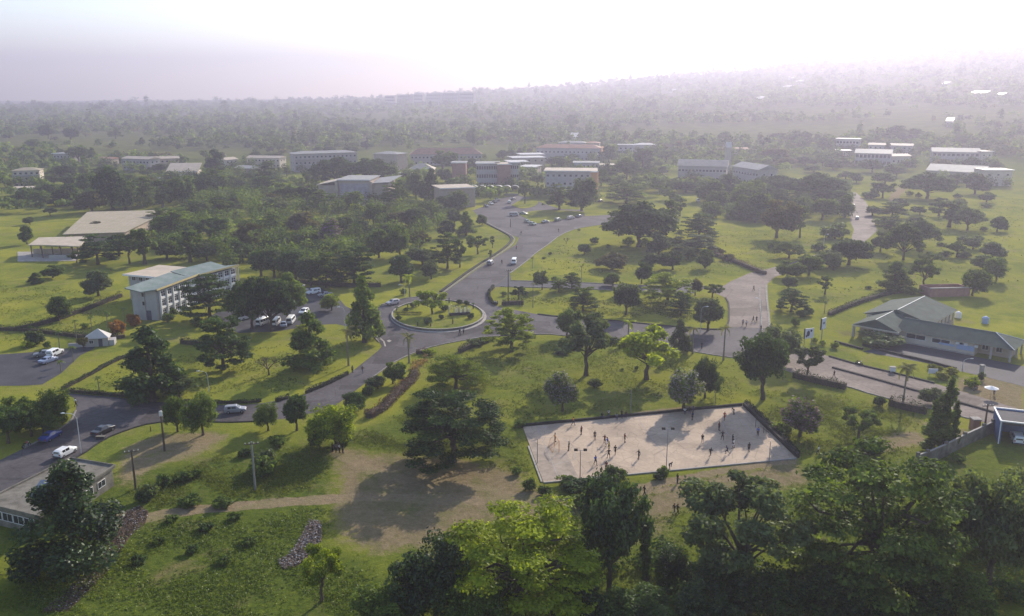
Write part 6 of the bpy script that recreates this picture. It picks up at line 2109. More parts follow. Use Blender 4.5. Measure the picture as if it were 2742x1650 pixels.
def person_meshes(kind):
    J = pose(kind)
    ch = [[(J['pel'], (.13, .10)), (mid(J['pel'], J['chest']), (.12, .09)), (J['chest'], (.15, .10)), (J['neck'], .055), (mid(J['neck'], J['head'], .45), .06), (J['head'], (.095, .085)), (J['top'], .055)]]
    for s in 'lr':
        ch.append([(J['pel'], (.13, .10)), (J[s + 'h'], .095), (mid(J[s + 'h'], J[s + 'k'], .4), .085), (J[s + 'k'], .058), (mid(J[s + 'k'], J[s + 'a'], .35), .058), (J[s + 'a'], .036), (J[s + 't'], .030)])
        w, e = Vector(J[s + 'w']), Vector(J[s + 'e'])
        d = (w - e).normalized()
        side = Vector((1, 0, 0)) - d * d.x
        side = side.normalized() if side.length > .1 else Vector((0, 0, 1))
        palm_ = w + d * .07
        ch.append([(J['chest'], (.15, .10)), (J[s + 's'], .060), (mid(J[s + 's'], J[s + 'e']), .050), (J[s + 'e'], .040), (mid(J[s + 'e'], J[s + 'w'], .4), .038), (J[s + 'w'], .026), (tuple(palm_), .030)])
        bend = d.cross(side)
        for k, (o_, L_) in enumerate([(.030, .075), (.010, .088), (-.010, .082), (-.030, .062)]):
            b0 = palm_ + side * o_ + d * .02
            k1 = b0 + d * L_ * .55
            ch.append([(tuple(palm_), .030), (tuple(b0), .011), (tuple(k1), .009), (tuple(k1 + d * L_ * .4 + bend * .015), .008)])
        t0 = w + side * .035 + d * .03
        ch.append([(tuple(palm_), .030), (tuple(t0), .012), (tuple(t0 + side * .025 + d * .03), .010)])
    body = skin_mesh('body', ch, 'skin')
    k1 = [[(J['pel'], (.155, .125)), (mid(J['pel'], J['chest']), (.145, .115)), (J['chest'], (.175, .125)), (mid(J['chest'], J['neck'], .8), .08)]]
    for s in 'lr':
        k1.append([(J['chest'], (.175, .125)), (J[s + 's'], .078), (mid(J[s + 's'], J[s + 'e'], .8), .066)])
    shirt = skin_mesh('shirt', k1, 'cloth_black')
    def legs(t, nm):
        k2 = [[(mid(J['pel'], J['chest'], .15), (.15, .12)), (J['pel'], (.158, .128))]]
        for s in 'lr':
            c = [(J['pel'], (.158, .128)), (J[s + 'h'], .118), (mid(J[s + 'h'], J[s + 'k'], .5), .105)]
            if t > .5:
                c += [(J[s + 'k'], .080), (mid(J[s + 'k'], J[s + 'a'], .85), .062)]
            else:
                c += [(mid(J[s + 'h'], J[s + 'k'], .88), .095)]
            k2.append(c)
        return skin_mesh(nm, k2, 'cloth_black')
    h = Vector(J['head'])
    hair = MB()
    rings = []
    for i in range(5):
        a = i / 4 * 1.25
        rings.append((.105 * math.cos(a), .075 + .115 * math.sin(a)))
    pts = [h + Vector((-.012, 0, z - .075 + .0)) for r, z in rings]
    hair.tube([p_ + Vector((0, 0, .02)) for p_ in pts], [r for r, z in rings], 10)
    shoe = []
    for s in 'lr':
        a, t = Vector(J[s + 'a']), Vector(J[s + 't'])
        d = Vector((t.x - a.x, t.y - a.y, 0)).normalized()
        zb = min(a.z, t.z + .05)
        shoe.append(MB().tube([(a - d * .07) + Vector((0, 0, -.03)), a + Vector((0, 0, -.025)), t, t + d * .07], [.04, .05, .045, .03], 7).mesh('shoe', 'tyre'))
    face = MB()
    f0 = h + Vector((.085, 0, 0))
    face.add([f0 + Vector((-.01, -.016, -.03)), f0 + Vector((-.01, .016, -.03)), f0 + Vector((.022, 0, -.028)), f0 + Vector((0, 0, .02))], [(0, 1, 2), (0, 2, 3), (1, 3, 2)])
    nose = face.mesh('nose', 'skin')
    return dict(body=body, shirt=shirt, short=legs(.3, 'shorts'), long=legs(.9, 'trousers'), hair=hair.mesh('hair', 'hair'), shoe=shoe, nose=nose)


PEOPLE = {k: person_meshes(k) for k in ('stand', 'walk', 'run', 'arms', 'bend', 'sit')}


def person(label, kind, p, head, shirt, pants, longp=False, group=None, z=None, s=1.0):
    m_ = PEOPLE[kind]
    o = empty('person', (p[0], p[1], p[2] if z is None else z), head, (s, s, s))
    tag(o, label, 'person', group)
    obj('body', m_['body'], o)
    obj('shirt', m_['shirt'], o, material='cloth_' + shirt)
    obj('trousers' if longp else 'shorts', m_['long' if longp else 'short'], o, material='cloth_' + pants)
    obj('hair', m_['hair'], o)
    obj('nose', m_['nose'], o)
    for q in m_['shoe']:
        obj('shoe', q, o)
    return o


GP = 'players on the court'
court_people = [(425, 392, 'stand', 'black', 'black', 1, 'player all in black standing at the left end of the court'), (630, 337, 'stand', 'darkred', 'black', 0, 'player in dark red standing at the far left of the court'), (735, 377, 'stand', 'black', 'black', 0, 'player in black between far kerb and centre-left group'),
                (812, 408, 'arms', 'darkred', 'black', 0, 'player in dark red with arms out beside the player in blue'), (832, 428, 'walk', 'blue', 'white', 0, 'player in bright blue in the middle of the left group'), (845, 462, 'stand', 'yellow', 'yellow', 0, 'player in yellow in the left group'),
                (843, 520, 'arms', 'black', 'black', 0, 'player in black in front of the player in yellow'), (894, 492, 'walk', 'black', 'black', 0, 'player in black walking right of the player in yellow'), (968, 397, 'arms', 'darkred', 'black', 0, 'player in dark red alone at the centre of the court'), (533, 462, 'stand', 'black', 'black', 1, 'goalkeeper in black in front of the orange goal'),
                (740, 573, 'walk', 'blue', 'navy', 0, 'player in blue near the front of the court'), (823, 617, 'stand', 'darkred', 'black', 0, 'player in dark red at the front kerb of the court'), (1077, 527, 'arms', 'black', 'black', 0, 'player in black alone at front centre of the court'), (567, 264, 'walk', 'orange', 'black', 0, 'person in orange at the far left kerb of the court'),
                (1495, 224, 'stand', 'navy', 'black', 0, 'player in navy in the tree shade at the far side'), (1573, 402, 'walk', 'black', 'grey', 0, 'player walking left of the shaded right group'), (1634, 512, 'run', 'black', 'black', 0, 'player running near the front right of the court'), (1766, 492, 'run', 'navy', 'black', 0, 'player running in front of the player in white'),
                (1702, 303, 'stand', 'darkred', 'black', 0, 'player in dark red in the right shade patch'), (1729, 378, 'arms', 'black', 'black', 0, 'player in black in the right shade patch'), (1745, 224, 'walk', 'red', 'red', 0, 'player all in red at the far right of the court'), (1808, 405, 'stand', 'black', 'black', 0, 'player in black just behind the player in white'),
                (1814, 443, 'arms', 'white', 'white', 0, 'player all in white at the right of the court'), (1934, 470, 'stand', 'black', 'black', 0, 'player in black farthest right on the sunlit court'), (2004, 347, 'stand', 'blue', 'black', 1, 'goalkeeper in blue at the right end of the court'), (1820, 178, 'bend', 'black', 'white', 0, 'person bending at the far right corner of the court'),
                (1313, 608, 'bend', 'black', 'black', 0, 'person bending beside the tall floodlight at the front kerb')]
for i, (x, y, k, sh_, pa, lo, lab) in enumerate(court_people):
    person(lab, k, P('E', x, y), (i * 2.4) % 6.28, sh_, pa, bool(lo), GP, z=0.12)
specs = [(792, 208, 'sit', 'black'), (842, 206, 'stand', 'white'), (905, 214, 'sit', 'grey'), (945, 208, 'stand', 'black'), (975, 204, 'bend', 'brown'), (1436, 170, 'sit', 'white'), (1470, 166, 'sit', 'black'), (1497, 162, 'bend', 'grey')]
for i, (x, y, k, c) in enumerate(specs):
    person(ORD[i] + ' spectator from the left along the far kerb of the court', k, P('E', x, y), -1.6, c, 'navy', True, 'spectators along the far kerb', z=0.12 if k != 'sit' else 0.06)
for x, y, k, c, pa, lab in [(1120, 808, 'walk', 'black', 'black', 'person in black walking on the dirt track below the court'), (1378, 712, 'stand', 'black', 'navy', 'person in black on the grass just below the court'), (1441, 757, 'walk', 'white', 'black', 'person in white shirt walking on the dirt track'),
                            (1352, 952, 'walk', 'black', 'grey', 'left of two people walking side by side below the court'), (1379, 954, 'walk', 'black', 'black', 'right of two people walking side by side below the court')]:
    person(lab, k, P('E', x, y), 0.4, c, pa, True, 'people on the dirt track')
person('person in a white shirt outside the right corner of the court', 'walk', P('H', 612, 492), 2.5, 'white', 'navy', True)
for i, (x, y, c) in enumerate([(556, 466, 'black'), (582, 470, 'grey'), (608, 474, 'white'), (634, 477, 'black')]):
    person(ORD[i] + ' person from the left in the group under the large verge tree', 'stand', P('D', x, y), 4.0 + i, c, 'black', True, 'group under the verge tree')
for reg, x, y, k, c, pa, lab in [('B', 405, 110, 'walk', 'white', 'black', 'person in white crossing the near road at left'), ('B', 905, 64, 'stand', 'white', 'grey', 'person in white at the lawn hedge by the near road'), ('B', 66, 1030, 'walk', 'white', 'white', 'person in white beside the flat-roofed building'),
                                 ('C', 1833, 684, 'walk', 'black', 'black', 'left of two people walking below the roundabout island'), ('C', 1868, 668, 'walk', 'grey', 'black', 'right of two people walking below the roundabout island'), ('C', 842, 1030, 'stand', 'grey', 'black', 'person at the hedge end beside the near road'),
                                 ('C', 935, 1034, 'walk', 'brown', 'grey', 'person walking on the near road before the roundabout'), ('C', 1062, 718, 'sit', 'white', 'black', 'person sitting on the kerb at the roundabout entry'), ('F', 180, 418, 'stand', 'black', 'black', 'left of two dark figures at the hedge behind roundabout'), ('F', 199, 418, 'stand', 'black', 'black', 'right of two dark figures at the hedge behind roundabout'),
                                 ('F', 2240, 592, 'walk', 'grey', 'black', 'first of four people from the left walking on hill road'), ('F', 2271, 604, 'walk', 'white', 'brown', 'second of four people from the left walking on hill road'), ('F', 2336, 560, 'walk', 'black', 'black', 'third of four people from the left walking on hill road'), ('F', 2366, 562, 'walk', 'black', 'black', 'fourth of four people from the left walking on hill road'),
                                 ('F', 2340, 272, 'walk', 'black', 'black', 'person alone higher up on the hill road'), ('F', 1860, 808, 'stand', 'black', 'black', 'person beside the palm where cross road meets hill road'), ('G', 873, 1078, 'walk', 'black', 'brown', 'person walking on the dual carriageway'), ('G', 198, 645, 'stand', 'black', 'black', 'person at the kerb of the hill road junction'),
                                 ('G', 2352, 1235, 'stand', 'white', 'navy', 'person in white in the dirt yard at right'), ('N', 2268, 1155, 'walk', 'black', 'black', 'person beside the silver car on the avenue'), ('K', 195, 878, 'stand', 'black', 'grey', 'person at the top left of the avenue'), ('K', 150, 1018, 'walk', 'red', 'black', 'person in red halfway up the avenue'), ('K', 548, 852, 'walk', 'black', 'black', 'person on the right kerb at the top of the avenue'),
                                 ('L', 1217, 700, 'walk', 'black', 'black', 'person at the far right kerb of hill road bend'), ('C', 2160, 400, 'sit', 'white', 'blue', 'person sitting at the roundabout corner of the lawn'), ('C', 2185, 404, 'sit', 'blue', 'black', 'person in blue sitting at the roundabout corner of the lawn')]:
    person(lab, k, P(reg, x, y), (x * 0.7) % 6.28, c, pa, True, 'people walking about')

# ================================================================== lamp posts, poles, signs
def street_lamp(label, reg, x, y, ytop, side=-1, arm=1.8):
    p = P(reg, x, y)
    h = (y - ytop) / REG[reg][2] * mpp(p) / math.cos(SURV_P) * 0.97
    o = empty('street_lamp', p)
    tag(o, label, 'street lamp', 'street lamps')
    MB().tube([(0, 0, -.2), (0, 0, 1.2), (0, 0, h - 1.0), (side * arm * .15, 0, h - .35), (side * arm * .5, 0, h - .05), (side * arm, 0, h)], [.09, .08, .055, .05, .045, .04], 7).build('pole', 'steel_pale', o)
    MB().tube([(side * (arm - .1), 0, h), (side * (arm + .25), 0, h + .02), (side * (arm + .6), 0, h - .02)], [.06, .14, .08], 8).build('lamp_head', 'lamp_glass', o)
    return o


street_lamp('curved street lamp at the lower left beside the near road', 'B', 447, 475, 145, -1, 2.0)
street_lamp('curved street lamp on the front lawn', 'A', 1710, 1205, 1005, -1, 1.6)
street_lamp('street lamp behind the roundabout beside the lime palm', 'C', 1325, 330, 215, -1, 1.2)
street_lamp('street lamp in the car park of the green-roofed house', 'G', 2060, 990, 895, 1, 1.6)
street_lamp('street lamp beside the hill road on the big lawn', 'L', 790, 1105, 940, 1, 1.0)
street_lamp('tall street lamp left of the hill road mouth', 'F', 1845, 670, 410, 1, 1.2)
street_lamp('street lamp at the right kerb of hill road', 'F', 2395, 640, 330, -1, 1.2)
street_lamp('street lamp on the lawn edge beside the staff car park', 'C', 775, 640, 415, -1, 1.2)


def flood_light(label, reg, x, y, ytop, heads=2):
    p = P(reg, x, y)
    h = (y - ytop) / REG[reg][2] * mpp(p) / math.cos(SURV_P) * 0.97
    o = empty('floodlight', (p.x, p.y, 0.0))
    tag(o, label, 'floodlight', 'floodlights round the court')
    MB().tube([(0, 0, -.2), (0, 0, h)], [.08, .05], 7).build('pole', 'steel', o)
    if heads:
        MB().tube([(-.75, 0, h), (.75, 0, h)], .035, 5).build('crossarm', 'steel', o)
        for s in (-.75, .75):
            MB().box(s - .28, s + .28, -.22, .1, h - .05, h + .28).build('lamp_housing', 'kerb_dark', o)
    return o


flood_light('twin floodlight at the front left of the court', 'E', 620, 668, 438)
flood_light('taller twin floodlight at the front centre of the court', 'E', 1292, 590, 268)
flood_light('bare pole on the far side of the court', 'E', 1014, 170, -25 + 0, 0)
flood_light('dark pole at the left corner of the court', 'E', 287, 560, 350, 0)
flood_light('pole with a small box at the right front of the court', 'H', 230, 545, 370, 0)
flood_light('bare pole behind the far right corner of the court', 'F', 1982, 1340, 1200, 0)


def utility_pole(label, reg, x, y, ytop, arms=1, material='pole_wood', rz=0.4, box=False):
    p = P(reg, x, y)
    h = (y - ytop) / REG[reg][2] * mpp(p) / math.cos(SURV_P) * 0.97
    o = empty('utility_pole', p, rz)
    tag(o, label, 'utility pole', 'utility poles')
    MB().tube([(0, 0, -.3), (0, 0, h * .5), (0, 0, h)], [.19, .16, .12], 8).build('pole', material, o)
    for k in range(arms):
        z = h - .3 - k * .7
        MB().box(-1.1, 1.1, -.20, -.09, z - .07, z + .07).build('crossarm', 'pole_wood', o)
        for s in (-.95, -.35, .35, .95):
            MB().tube([(s, -.145, z + .07), (s, -.145, z + .28)], [.05, .035], 6).build('insulator', 'lamp_glass', o)
    if box:
        MB().box(-.25, .25, -.45, -.13, h - 1.6, h - .7).build('transformer', 'steel_pale', o)
    return o, h


u1, h1 = utility_pole('dark wooden utility pole with a crossarm on the brown earth', 'B', 872, 755, 425, 1)
u2, h2 = utility_pole('slim utility pole with a white box between the two verge trees', 'B', 1097, 460, 92, 0, 'pole_wood', 0.3, True)
u3, h3 = utility_pole('slim utility pole with white fittings beside the footpath', 'B', 1803, 765, 360, 1, 'steel', 0.2)
u4, h4 = utility_pole('utility pole at the roundabout corner of the lawn', 'F', 72, 392, 70, 1, 'pole_wood', 0.5)
u5, h5 = utility_pole('utility pole with crossarm in the dirt yard at right edge', 'S', 2636, 1150, 1078, 1, 'pole_wood', 0.1)
u6, h6 = utility_pole('dark pole at the far left of the avenue top', 'K', 95, 805, 725, 0)
u7, h7 = utility_pole('pale pole rising from the dark belt at the bottom', 'E', 1285, 1500, 1280, 0, 'steel_pale')


def billboard(label, reg, xb, yb, w_px, h_px, leg_px, rz, posts, blotch):
    p = P(reg, xb, yb)
    k = mpp(p) / REG[reg][2]
    W, Hh, lg = w_px * k / max(.3, abs(math.cos(rz))), h_px * k, leg_px * k
    o = empty('billboard', p, rz)
    tag(o, label, 'billboard')
    for x in posts:
        MB().tube([(x * W, .12, -.2), (x * W, .12, lg + Hh * .5)], .14 if len(posts) == 1 else .09, 7).build('post', 'steel', o)
    MB().box(-W / 2, W / 2, -.14, 0.0, lg, lg + Hh).build('board', 'sign_white', o)
    MB().box(-W / 2 - .12, -W / 2 - .003, -.25, .1, lg - .05, lg + Hh + .05).build('side_frame', 'kerb_dark', o)
    for (x, z, a, b) in blotch:
        n_ = 12
        mb = MB()
        mb.add([((x + a * math.cos(6.283 * i / n_)) * W, -.147, lg + (z + b * math.sin(6.283 * i / n_)) * Hh) for i in range(n_)], [tuple(range(n_))])
        mb.build('printed_shape', 'sign_dark', o)
    return o


billboard('lower white billboard on two legs with a large dark picture', 'G', 632, 780, 92, 95, 72, 0.35, (-.42, .42), [(-.10, .50, .18, .30), (.22, .75, .12, .12), (-.28, .25, .10, .14)])
billboard('higher white billboard on one post with a small dark picture', 'G', 762, 722, 62, 105, 100, 0.75, (0.0,), [(.02, .55, .16, .12)])
p = P('G', 1785, 1060)
o = empty('sign_board', p, -0.2)
tag(o, 'small white sign board among the yellow bushes at right', 'sign')
for x in (-.7, .7):
    MB().box(x - .05, x + .05, .01, .09, 0, 1.4).build('leg', 'steel', o)
MB().box(-.95, .95, -.06, 0, .55, 1.7).build('board', 'sign_white', o)
p = P('G', 1412, 1025)
o = empty('kiosk_box', p)
tag(o, 'small white electrical box at the carriageway kerb beside the golden palm', 'cabinet')
MB().box(-.55, .55, -.4, .4, .1, 1.2).build('case', 'trim_white', o)
MB().box(-.65, .65, -.5, .5, 1.203, 1.3).build('lid', 'concrete', o)
MB().box(-.5, .5, -.35, .35, -.05, .098).build('plinth', 'concrete', o)
p = P('S', 2652, 1063)
o = empty('parasol', p)
tag(o, 'white street parasol at the right edge of the dirt yard', 'parasol')
MB().tube([(0, 0, 0), (0, 0, 2.3)], .03, 5).build('pole', 'steel', o)
mb = MB()
mb.add([(1.4 * math.cos(k * .785), 1.4 * math.sin(k * .785), 1.9) for k in range(8)] + [(0, 0, 2.4)], [(k, (k + 1) % 8, 8) for k in range(8)])
mb.build('canopy', 'trim_white', o)
p = P('H', 1830, 290)
o = empty('brick_gate_pier', p)
tag(o, 'reddish brick gate pier beside the boundary wall', 'gate pier')
MB().box(-.7, .7, -.7, .7, 0, 2.0).build('shaft', 'brick_red', o)
MB().box(-.8, .8, -.8, .8, 2.003, 2.2).build('cap', 'concrete', o)
p = P('G', 2235, 1040)
o = empty('gate_post', p)
tag(o, 'pale stone gate post behind the topiary bush', 'gate post')
MB().box(-.35, .35, -.35, .35, 0, 1.9).build('shaft', 'concrete', o)
MB().box(-.45, .45, -.45, .45, 1.903, 2.1).build('cap', 'concrete', o)
for i, (x, y) in enumerate([(600, 365), (988, 305), (1310, 310)]):
    p = P('B', x, y)
    o = empty('drain_cover' if i == 0 else 'bollard', p)
    tag(o, ['dark concrete block at the road kerb near the black car', 'short post on the verge left of the trees', 'thin post between the two verge trees'][i], 'block' if i == 0 else 'post')
    if i == 0:
        MB().box(-.7, .7, -.3, .3, 0, .5).build('body', 'kerb_dark', o)
        MB().box(-.8, .8, -.4, .4, .503, .58).build('cap', 'concrete_dirty', o)
    else:
        MB().tube([(0, 0, 0), (0, 0, .9 if i == 1 else 2.2)], [.1, .08], 6).build('shaft', 'pole_wood', o)
        MB().tube([(0, 0, .9 if i == 1 else 2.2), (0, 0, 1.0 if i == 1 else 2.3)], [.1, .03], 6).build('cap', 'pole_wood', o)

# ================================================================== stony stream and rubbish heap (loose pieces nobody could count)
def scatter_stones(name, label, outline, n_, smin, smax, material, seed, zmax=.25, cat=None):
    rs = np.random.RandomState(seed)
    xs_ = [q[0] for q in outline]
    ys_ = [q[1] for q in outline]
    V, F_ = [], []
    base = np.array([(1, 0, 0), (-1, 0, 0), (0, 1, 0), (0, -1, 0), (0, 0, 1), (0, 0, -1)], float)
    fc = [(0, 2, 4), (2, 1, 4), (1, 3, 4), (3, 0, 4), (2, 0, 5), (1, 2, 5), (3, 1, 5), (0, 3, 5)]
    X = rs.uniform(min(xs_), max(xs_), n_ * 6)
    Y = rs.uniform(min(ys_), max(ys_), n_ * 6)
    k_ = inside(outline, X, Y)
    for x, y in list(zip(X[k_], Y[k_]))[:n_]:
        s = rs.uniform(smin, smax)
        v = base * s * rs.uniform(.5, 1.2, (6, 1)) * np.array([1, 1, .6])
        a = rs.rand() * 6.28
        R_ = np.array([[math.cos(a), -math.sin(a), 0], [math.sin(a), math.cos(a), 0], [0, 0, 1]])
        v = v @ R_.T + np.array([x, y, s * .25 + rs.rand() * zmax])
        k = len(V)
        V += [tuple(q) for q in v]
        F_ += [tuple(i + k for i in f) for f in fc]
    o = MB().add(V, F_).build(name, material)
    return tag(o, label, cat, kind='stuff')


stream = [q[:2] for q in poly('S', [(300, 1395), (372, 1355), (398, 1370), (390, 1400), (350, 1435), (320, 1480), (290, 1530), (250, 1570), (180, 1640), (110, 1640), (190, 1570), (240, 1500), (275, 1440), (330, 1410)])]
tag(MB().sheet(stream, 0.012).build('stream_bed', 'soil'), kind='structure')
scatter_stones('stream_stones', 'brown stones and litter in the dry stream bed at lower left', stream, 1300, .05, .2, 'rock', 4, cat='stones')
scatter_stones('stream_litter', 'pale scraps of litter in the dry stream bed', stream, 260, .06, .16, 'litter', 5, cat='litter')
heap = [q[:2] for q in poly('S', [(828, 1395), (860, 1400), (862, 1440), (850, 1475), (825, 1495), (790, 1520), (755, 1525), (745, 1505), (780, 1480), (800, 1450), (815, 1420)])]
tag(MB().sheet(heap, 0.012).build('heap_ground', 'soil'), kind='structure')
scatter_stones('rubbish_heap', 'rubbish heap of pale and brown scraps on the green slope', heap, 1100, .06, .22, 'rubble', 6, .35, cat='rubbish')
scatter_stones('rubbish_scraps', 'white plastic scraps on the rubbish heap', heap, 300, .06, .18, 'litter', 7, .5, cat='rubbish')

# ================================================================== rough grass and weeds
def keep_off(X, Y, pad=0.6):
    k = np.ones(X.shape, bool)
    for pl in ROADS:
        b = (X > min(q[0] for q in pl) - 1) & (X < max(q[0] for q in pl) + 1) & (Y > min(q[1] for q in pl) - 1) & (Y < max(q[1] for q in pl) + 1)
        if b.any():
            k[b] &= ~inside(pl, X[b], Y[b])
    return k


def tufts(name, label, outlines, n_, hgt, spread, size, material, seed, blades=7, thin=None):
    rs = np.random.RandomState(seed)
    X, Y = [], []
    tot = 0
    for pl in outlines:
        xs_ = [q[0] for q in pl]
        ys_ = [q[1] for q in pl]
        x = rs.uniform(min(xs_), max(xs_), n_ * 3)
        y = rs.uniform(min(ys_), max(ys_), n_ * 3)
        # weeds grow in patches
        pat = np.sin(x * .33 + 1.7 * np.sin(y * .21)) + np.sin(y * .41 + 1.3 * np.sin(x * .27)) + np.sin((x + y) * .9) * .5 + rs.normal(size=len(x)) * .8
        k = inside(pl, x, y) & keep_off(x, y) & (pat > -.15)
        k &= rs.rand(len(x)) < np.clip(line_dist(list(pl) + [pl[0]], x, y) / 5.0, 0.03, 1)
        k &= dirt_at(x, y) < .45 + .3 * rs.rand(len(x))
        X.append(x[k][:n_ // len(outlines)])
        Y.append(y[k][:n_ // len(outlines)])
    X, Y = np.concatenate(X), np.concatenate(Y)
    m_ = len(X)
    sc = .5 + rs.rand(m_) ** 2 * 1.1
    i = np.repeat(np.arange(m_), blades)
    n2 = len(i)
    a = rs.rand(n2) * 6.283
    r = rs.rand(n2) * spread * sc[i]
    pos = np.stack([X[i] + r * np.cos(a), Y[i] + r * np.sin(a), hgt * sc[i] * (.25 + .75 * rs.rand(n2))], -1)
    nrm = np.stack([np.cos(a) * .8, np.sin(a) * .8, np.full(n2, .8)], -1) + rs.normal(size=(n2, 3)) * .5
    V = leaf_quads(rs, pos, nrm, size, .5)
    V[:, :, 2] = np.maximum(V[:, :, 2], 0.01)
    tint = np.clip(.5 + .25 * np.sin(X * .15 + Y * .1) + .25 * rs.normal(size=m_), 0, 1)[i] * .8 + .2 * rs.rand(n2)
    return tag(obj(name, quads_mesh(name, V, tint, material)), label, 'grass' if 'grass' in name else 'weeds', kind='stuff')


def dirt_at(x, y):
    r = np.zeros(x.shape)
    for pl, s, soft in dirt_polys:
        b = (x > min(q[0] for q in pl) - 5) & (x < max(q[0] for q in pl) + 5) & (y > min(q[1] for q in pl) - 5) & (y < max(q[1] for q in pl) + 5)
        if b.any():
            r[b] = np.maximum(r[b], s * poly_mask(pl, x[b], y[b], soft))
    for pl, hw, s in dirt_lines:
        r = np.maximum(r, s * np.clip(1 - (line_dist(pl, x, y) - hw) / .9, 0, 1))
    for pl, q in ((stream, .55), (heap, 1)):
        r = np.where(inside(pl, x, y), q, r)
    return r


S2 = lambda pts: [q[:2] for q in poly('S', pts)]
tufts('weeds', 'dense low weeds on the green slope at lower left', [S2([(-60, 1480), (330, 1420), (420, 1385), (900, 1345), (905, 1440), (1010, 1510), (1240, 1720), (-60, 1720)])], 9500, .26, .42, .11, 'weed_leaf', 1, 7)
tufts('rough_grass', 'rough grass beside the footpath and below the verge trees', [S2([(300, 1330), (560, 1220), (890, 1180), (900, 1330), (700, 1345), (400, 1378)]), S2([(900, 1180), (1110, 1090), (1400, 1140), (1440, 1290), (1250, 1240), (1000, 1210)])], 8000, .28, .4, .11, 'grass_blade', 2, 6)
tufts('rough_grass', 'rough grass on the lawn above the court', [S2([(1120, 950), (1500, 910), (2000, 975), (1990, 1085), (1400, 1140), (1110, 1085)])], 6000, .2, .4, .12, 'grass_blade', 3, 5)
tufts('rough_grass', 'rough grass right of the court and along the bottom', [S2([(2010, 1040), (2300, 1060), (2480, 1120), (2440, 1240), (2150, 1240), (1990, 1090)]), S2([(1400, 1310), (2140, 1240), (2742, 1260), (2742, 1720), (1100, 1720), (1000, 1500), (1500, 1440)])], 8000, .3, .45, .12, 'grass_blade', 4, 6)
tufts('dry_grass', 'orange-brown dry grass bank along the curved brown hedge', [S2([(1125, 955), (1160, 955), (1120, 1000), (1060, 1045), (1010, 1095), (985, 1110), (1000, 1085), (1045, 1040), (1090, 985)])], 1400, .7, .5, .22, 'grass_dry', 5, 8)
tufts('rough_grass', 'grass tussocks on the right-hand slope', [S2([(2340, 600), (2742, 520), (2742, 760), (2420, 770), (2120, 860), (2080, 760), (2330, 660)])], 2600, .3, .9, .26, 'grass_blade', 6, 5)
tufts('rough_grass', 'short grass tussocks on the front and left lawns', [S2([(-40, 740), (330, 790), (300, 900), (-40, 930)]), S2([(190, 1040), (360, 950), (620, 930), (980, 910), (1000, 930), (800, 1050), (640, 1075)])], 4000, .14, .5, .14, 'grass_blade', 7, 4)
tufts('rough_grass', 'grass tussocks on the lawns right of the roundabout', [S2([(1345, 790), (1900, 800), (1930, 870), (1500, 840)]), S2([(1480, 660), (1900, 620), (2270, 600), (2200, 680), (1900, 750), (1400, 740)])], 4000, .16, .7, .2, 'grass_blade', 8, 4)

# ================================================================== far woodland: scrub and forest that read as one mass
def far_wood(name, label, n_, d0, d1, quads, size, material, seed, hw=(5, 9), hh=(6, 13), clear=0.0, azr=(-37, 37)):
    rs = np.random.RandomState(seed)
    X, Y = [], []
    while len(X) < n_:
        d = math.sqrt(rs.uniform(d0 * d0, d1 * d1))
        a = math.radians(rs.uniform(*azr))
        x, y = d * math.sin(a), d * math.cos(a)
        f = math.sin(x * .011 + 2 * math.sin(y * .004)) + math.sin(y * .0065 + x * .004) + .5 * rs.normal()
        if f < clear:
            continue
        if any(abs(x - c[0]) < c[2] and abs(y - c[1]) < c[3] for c in CLEAR):
            continue
        if d < 1000 and (not keep_off(np.array([x]), np.array([y]))[0] or (d < 620 and a > math.radians(19))):
            continue
        X.append(x)
        Y.append(y)
    X, Y = np.array(X), np.array(Y)
    Z = np.array([hz(x, y) for x, y in zip(X, Y)])
    w = rs.uniform(hw[0], hw[1], n_) * np.where(rs.rand(n_) < .12, 1.5, 1)
    h = rs.uniform(hh[0], hh[1], n_) * np.where(rs.rand(n_) < .08, 1.6, 1)
    i = np.repeat(np.arange(n_), quads)
    m_ = len(i)
    d = sph(rs, m_)
    d[:, 2] = np.where(d[:, 2] < -.4, -d[:, 2], d[:, 2])
    r = rs.rand(m_) ** .35
    lob = 1 + .35 * np.sin(d[:, 0] * 5 + i) * np.sin(d[:, 1] * 5 + i * 1.7)
    pos = np.stack([X[i] + d[:, 0] * w[i] * .5 * r * lob, Y[i] + d[:, 1] * w[i] * .5 * r * lob, Z[i] + h[i] * (.55 + .42 * d[:, 2] * r * lob)], -1)
    nrm = d * .8 + np.array([0, 0, .5]) + rs.normal(size=(m_, 3)) * .4
    V = leaf_quads(rs, pos, nrm, size, .75)
    tint = np.clip(rs.rand(n_)[i] * .8 + .2 * rs.rand(m_), 0, 1)
    return tag(obj(name, quads_mesh(name, V, tint, material)), label, 'woodland', kind='stuff')


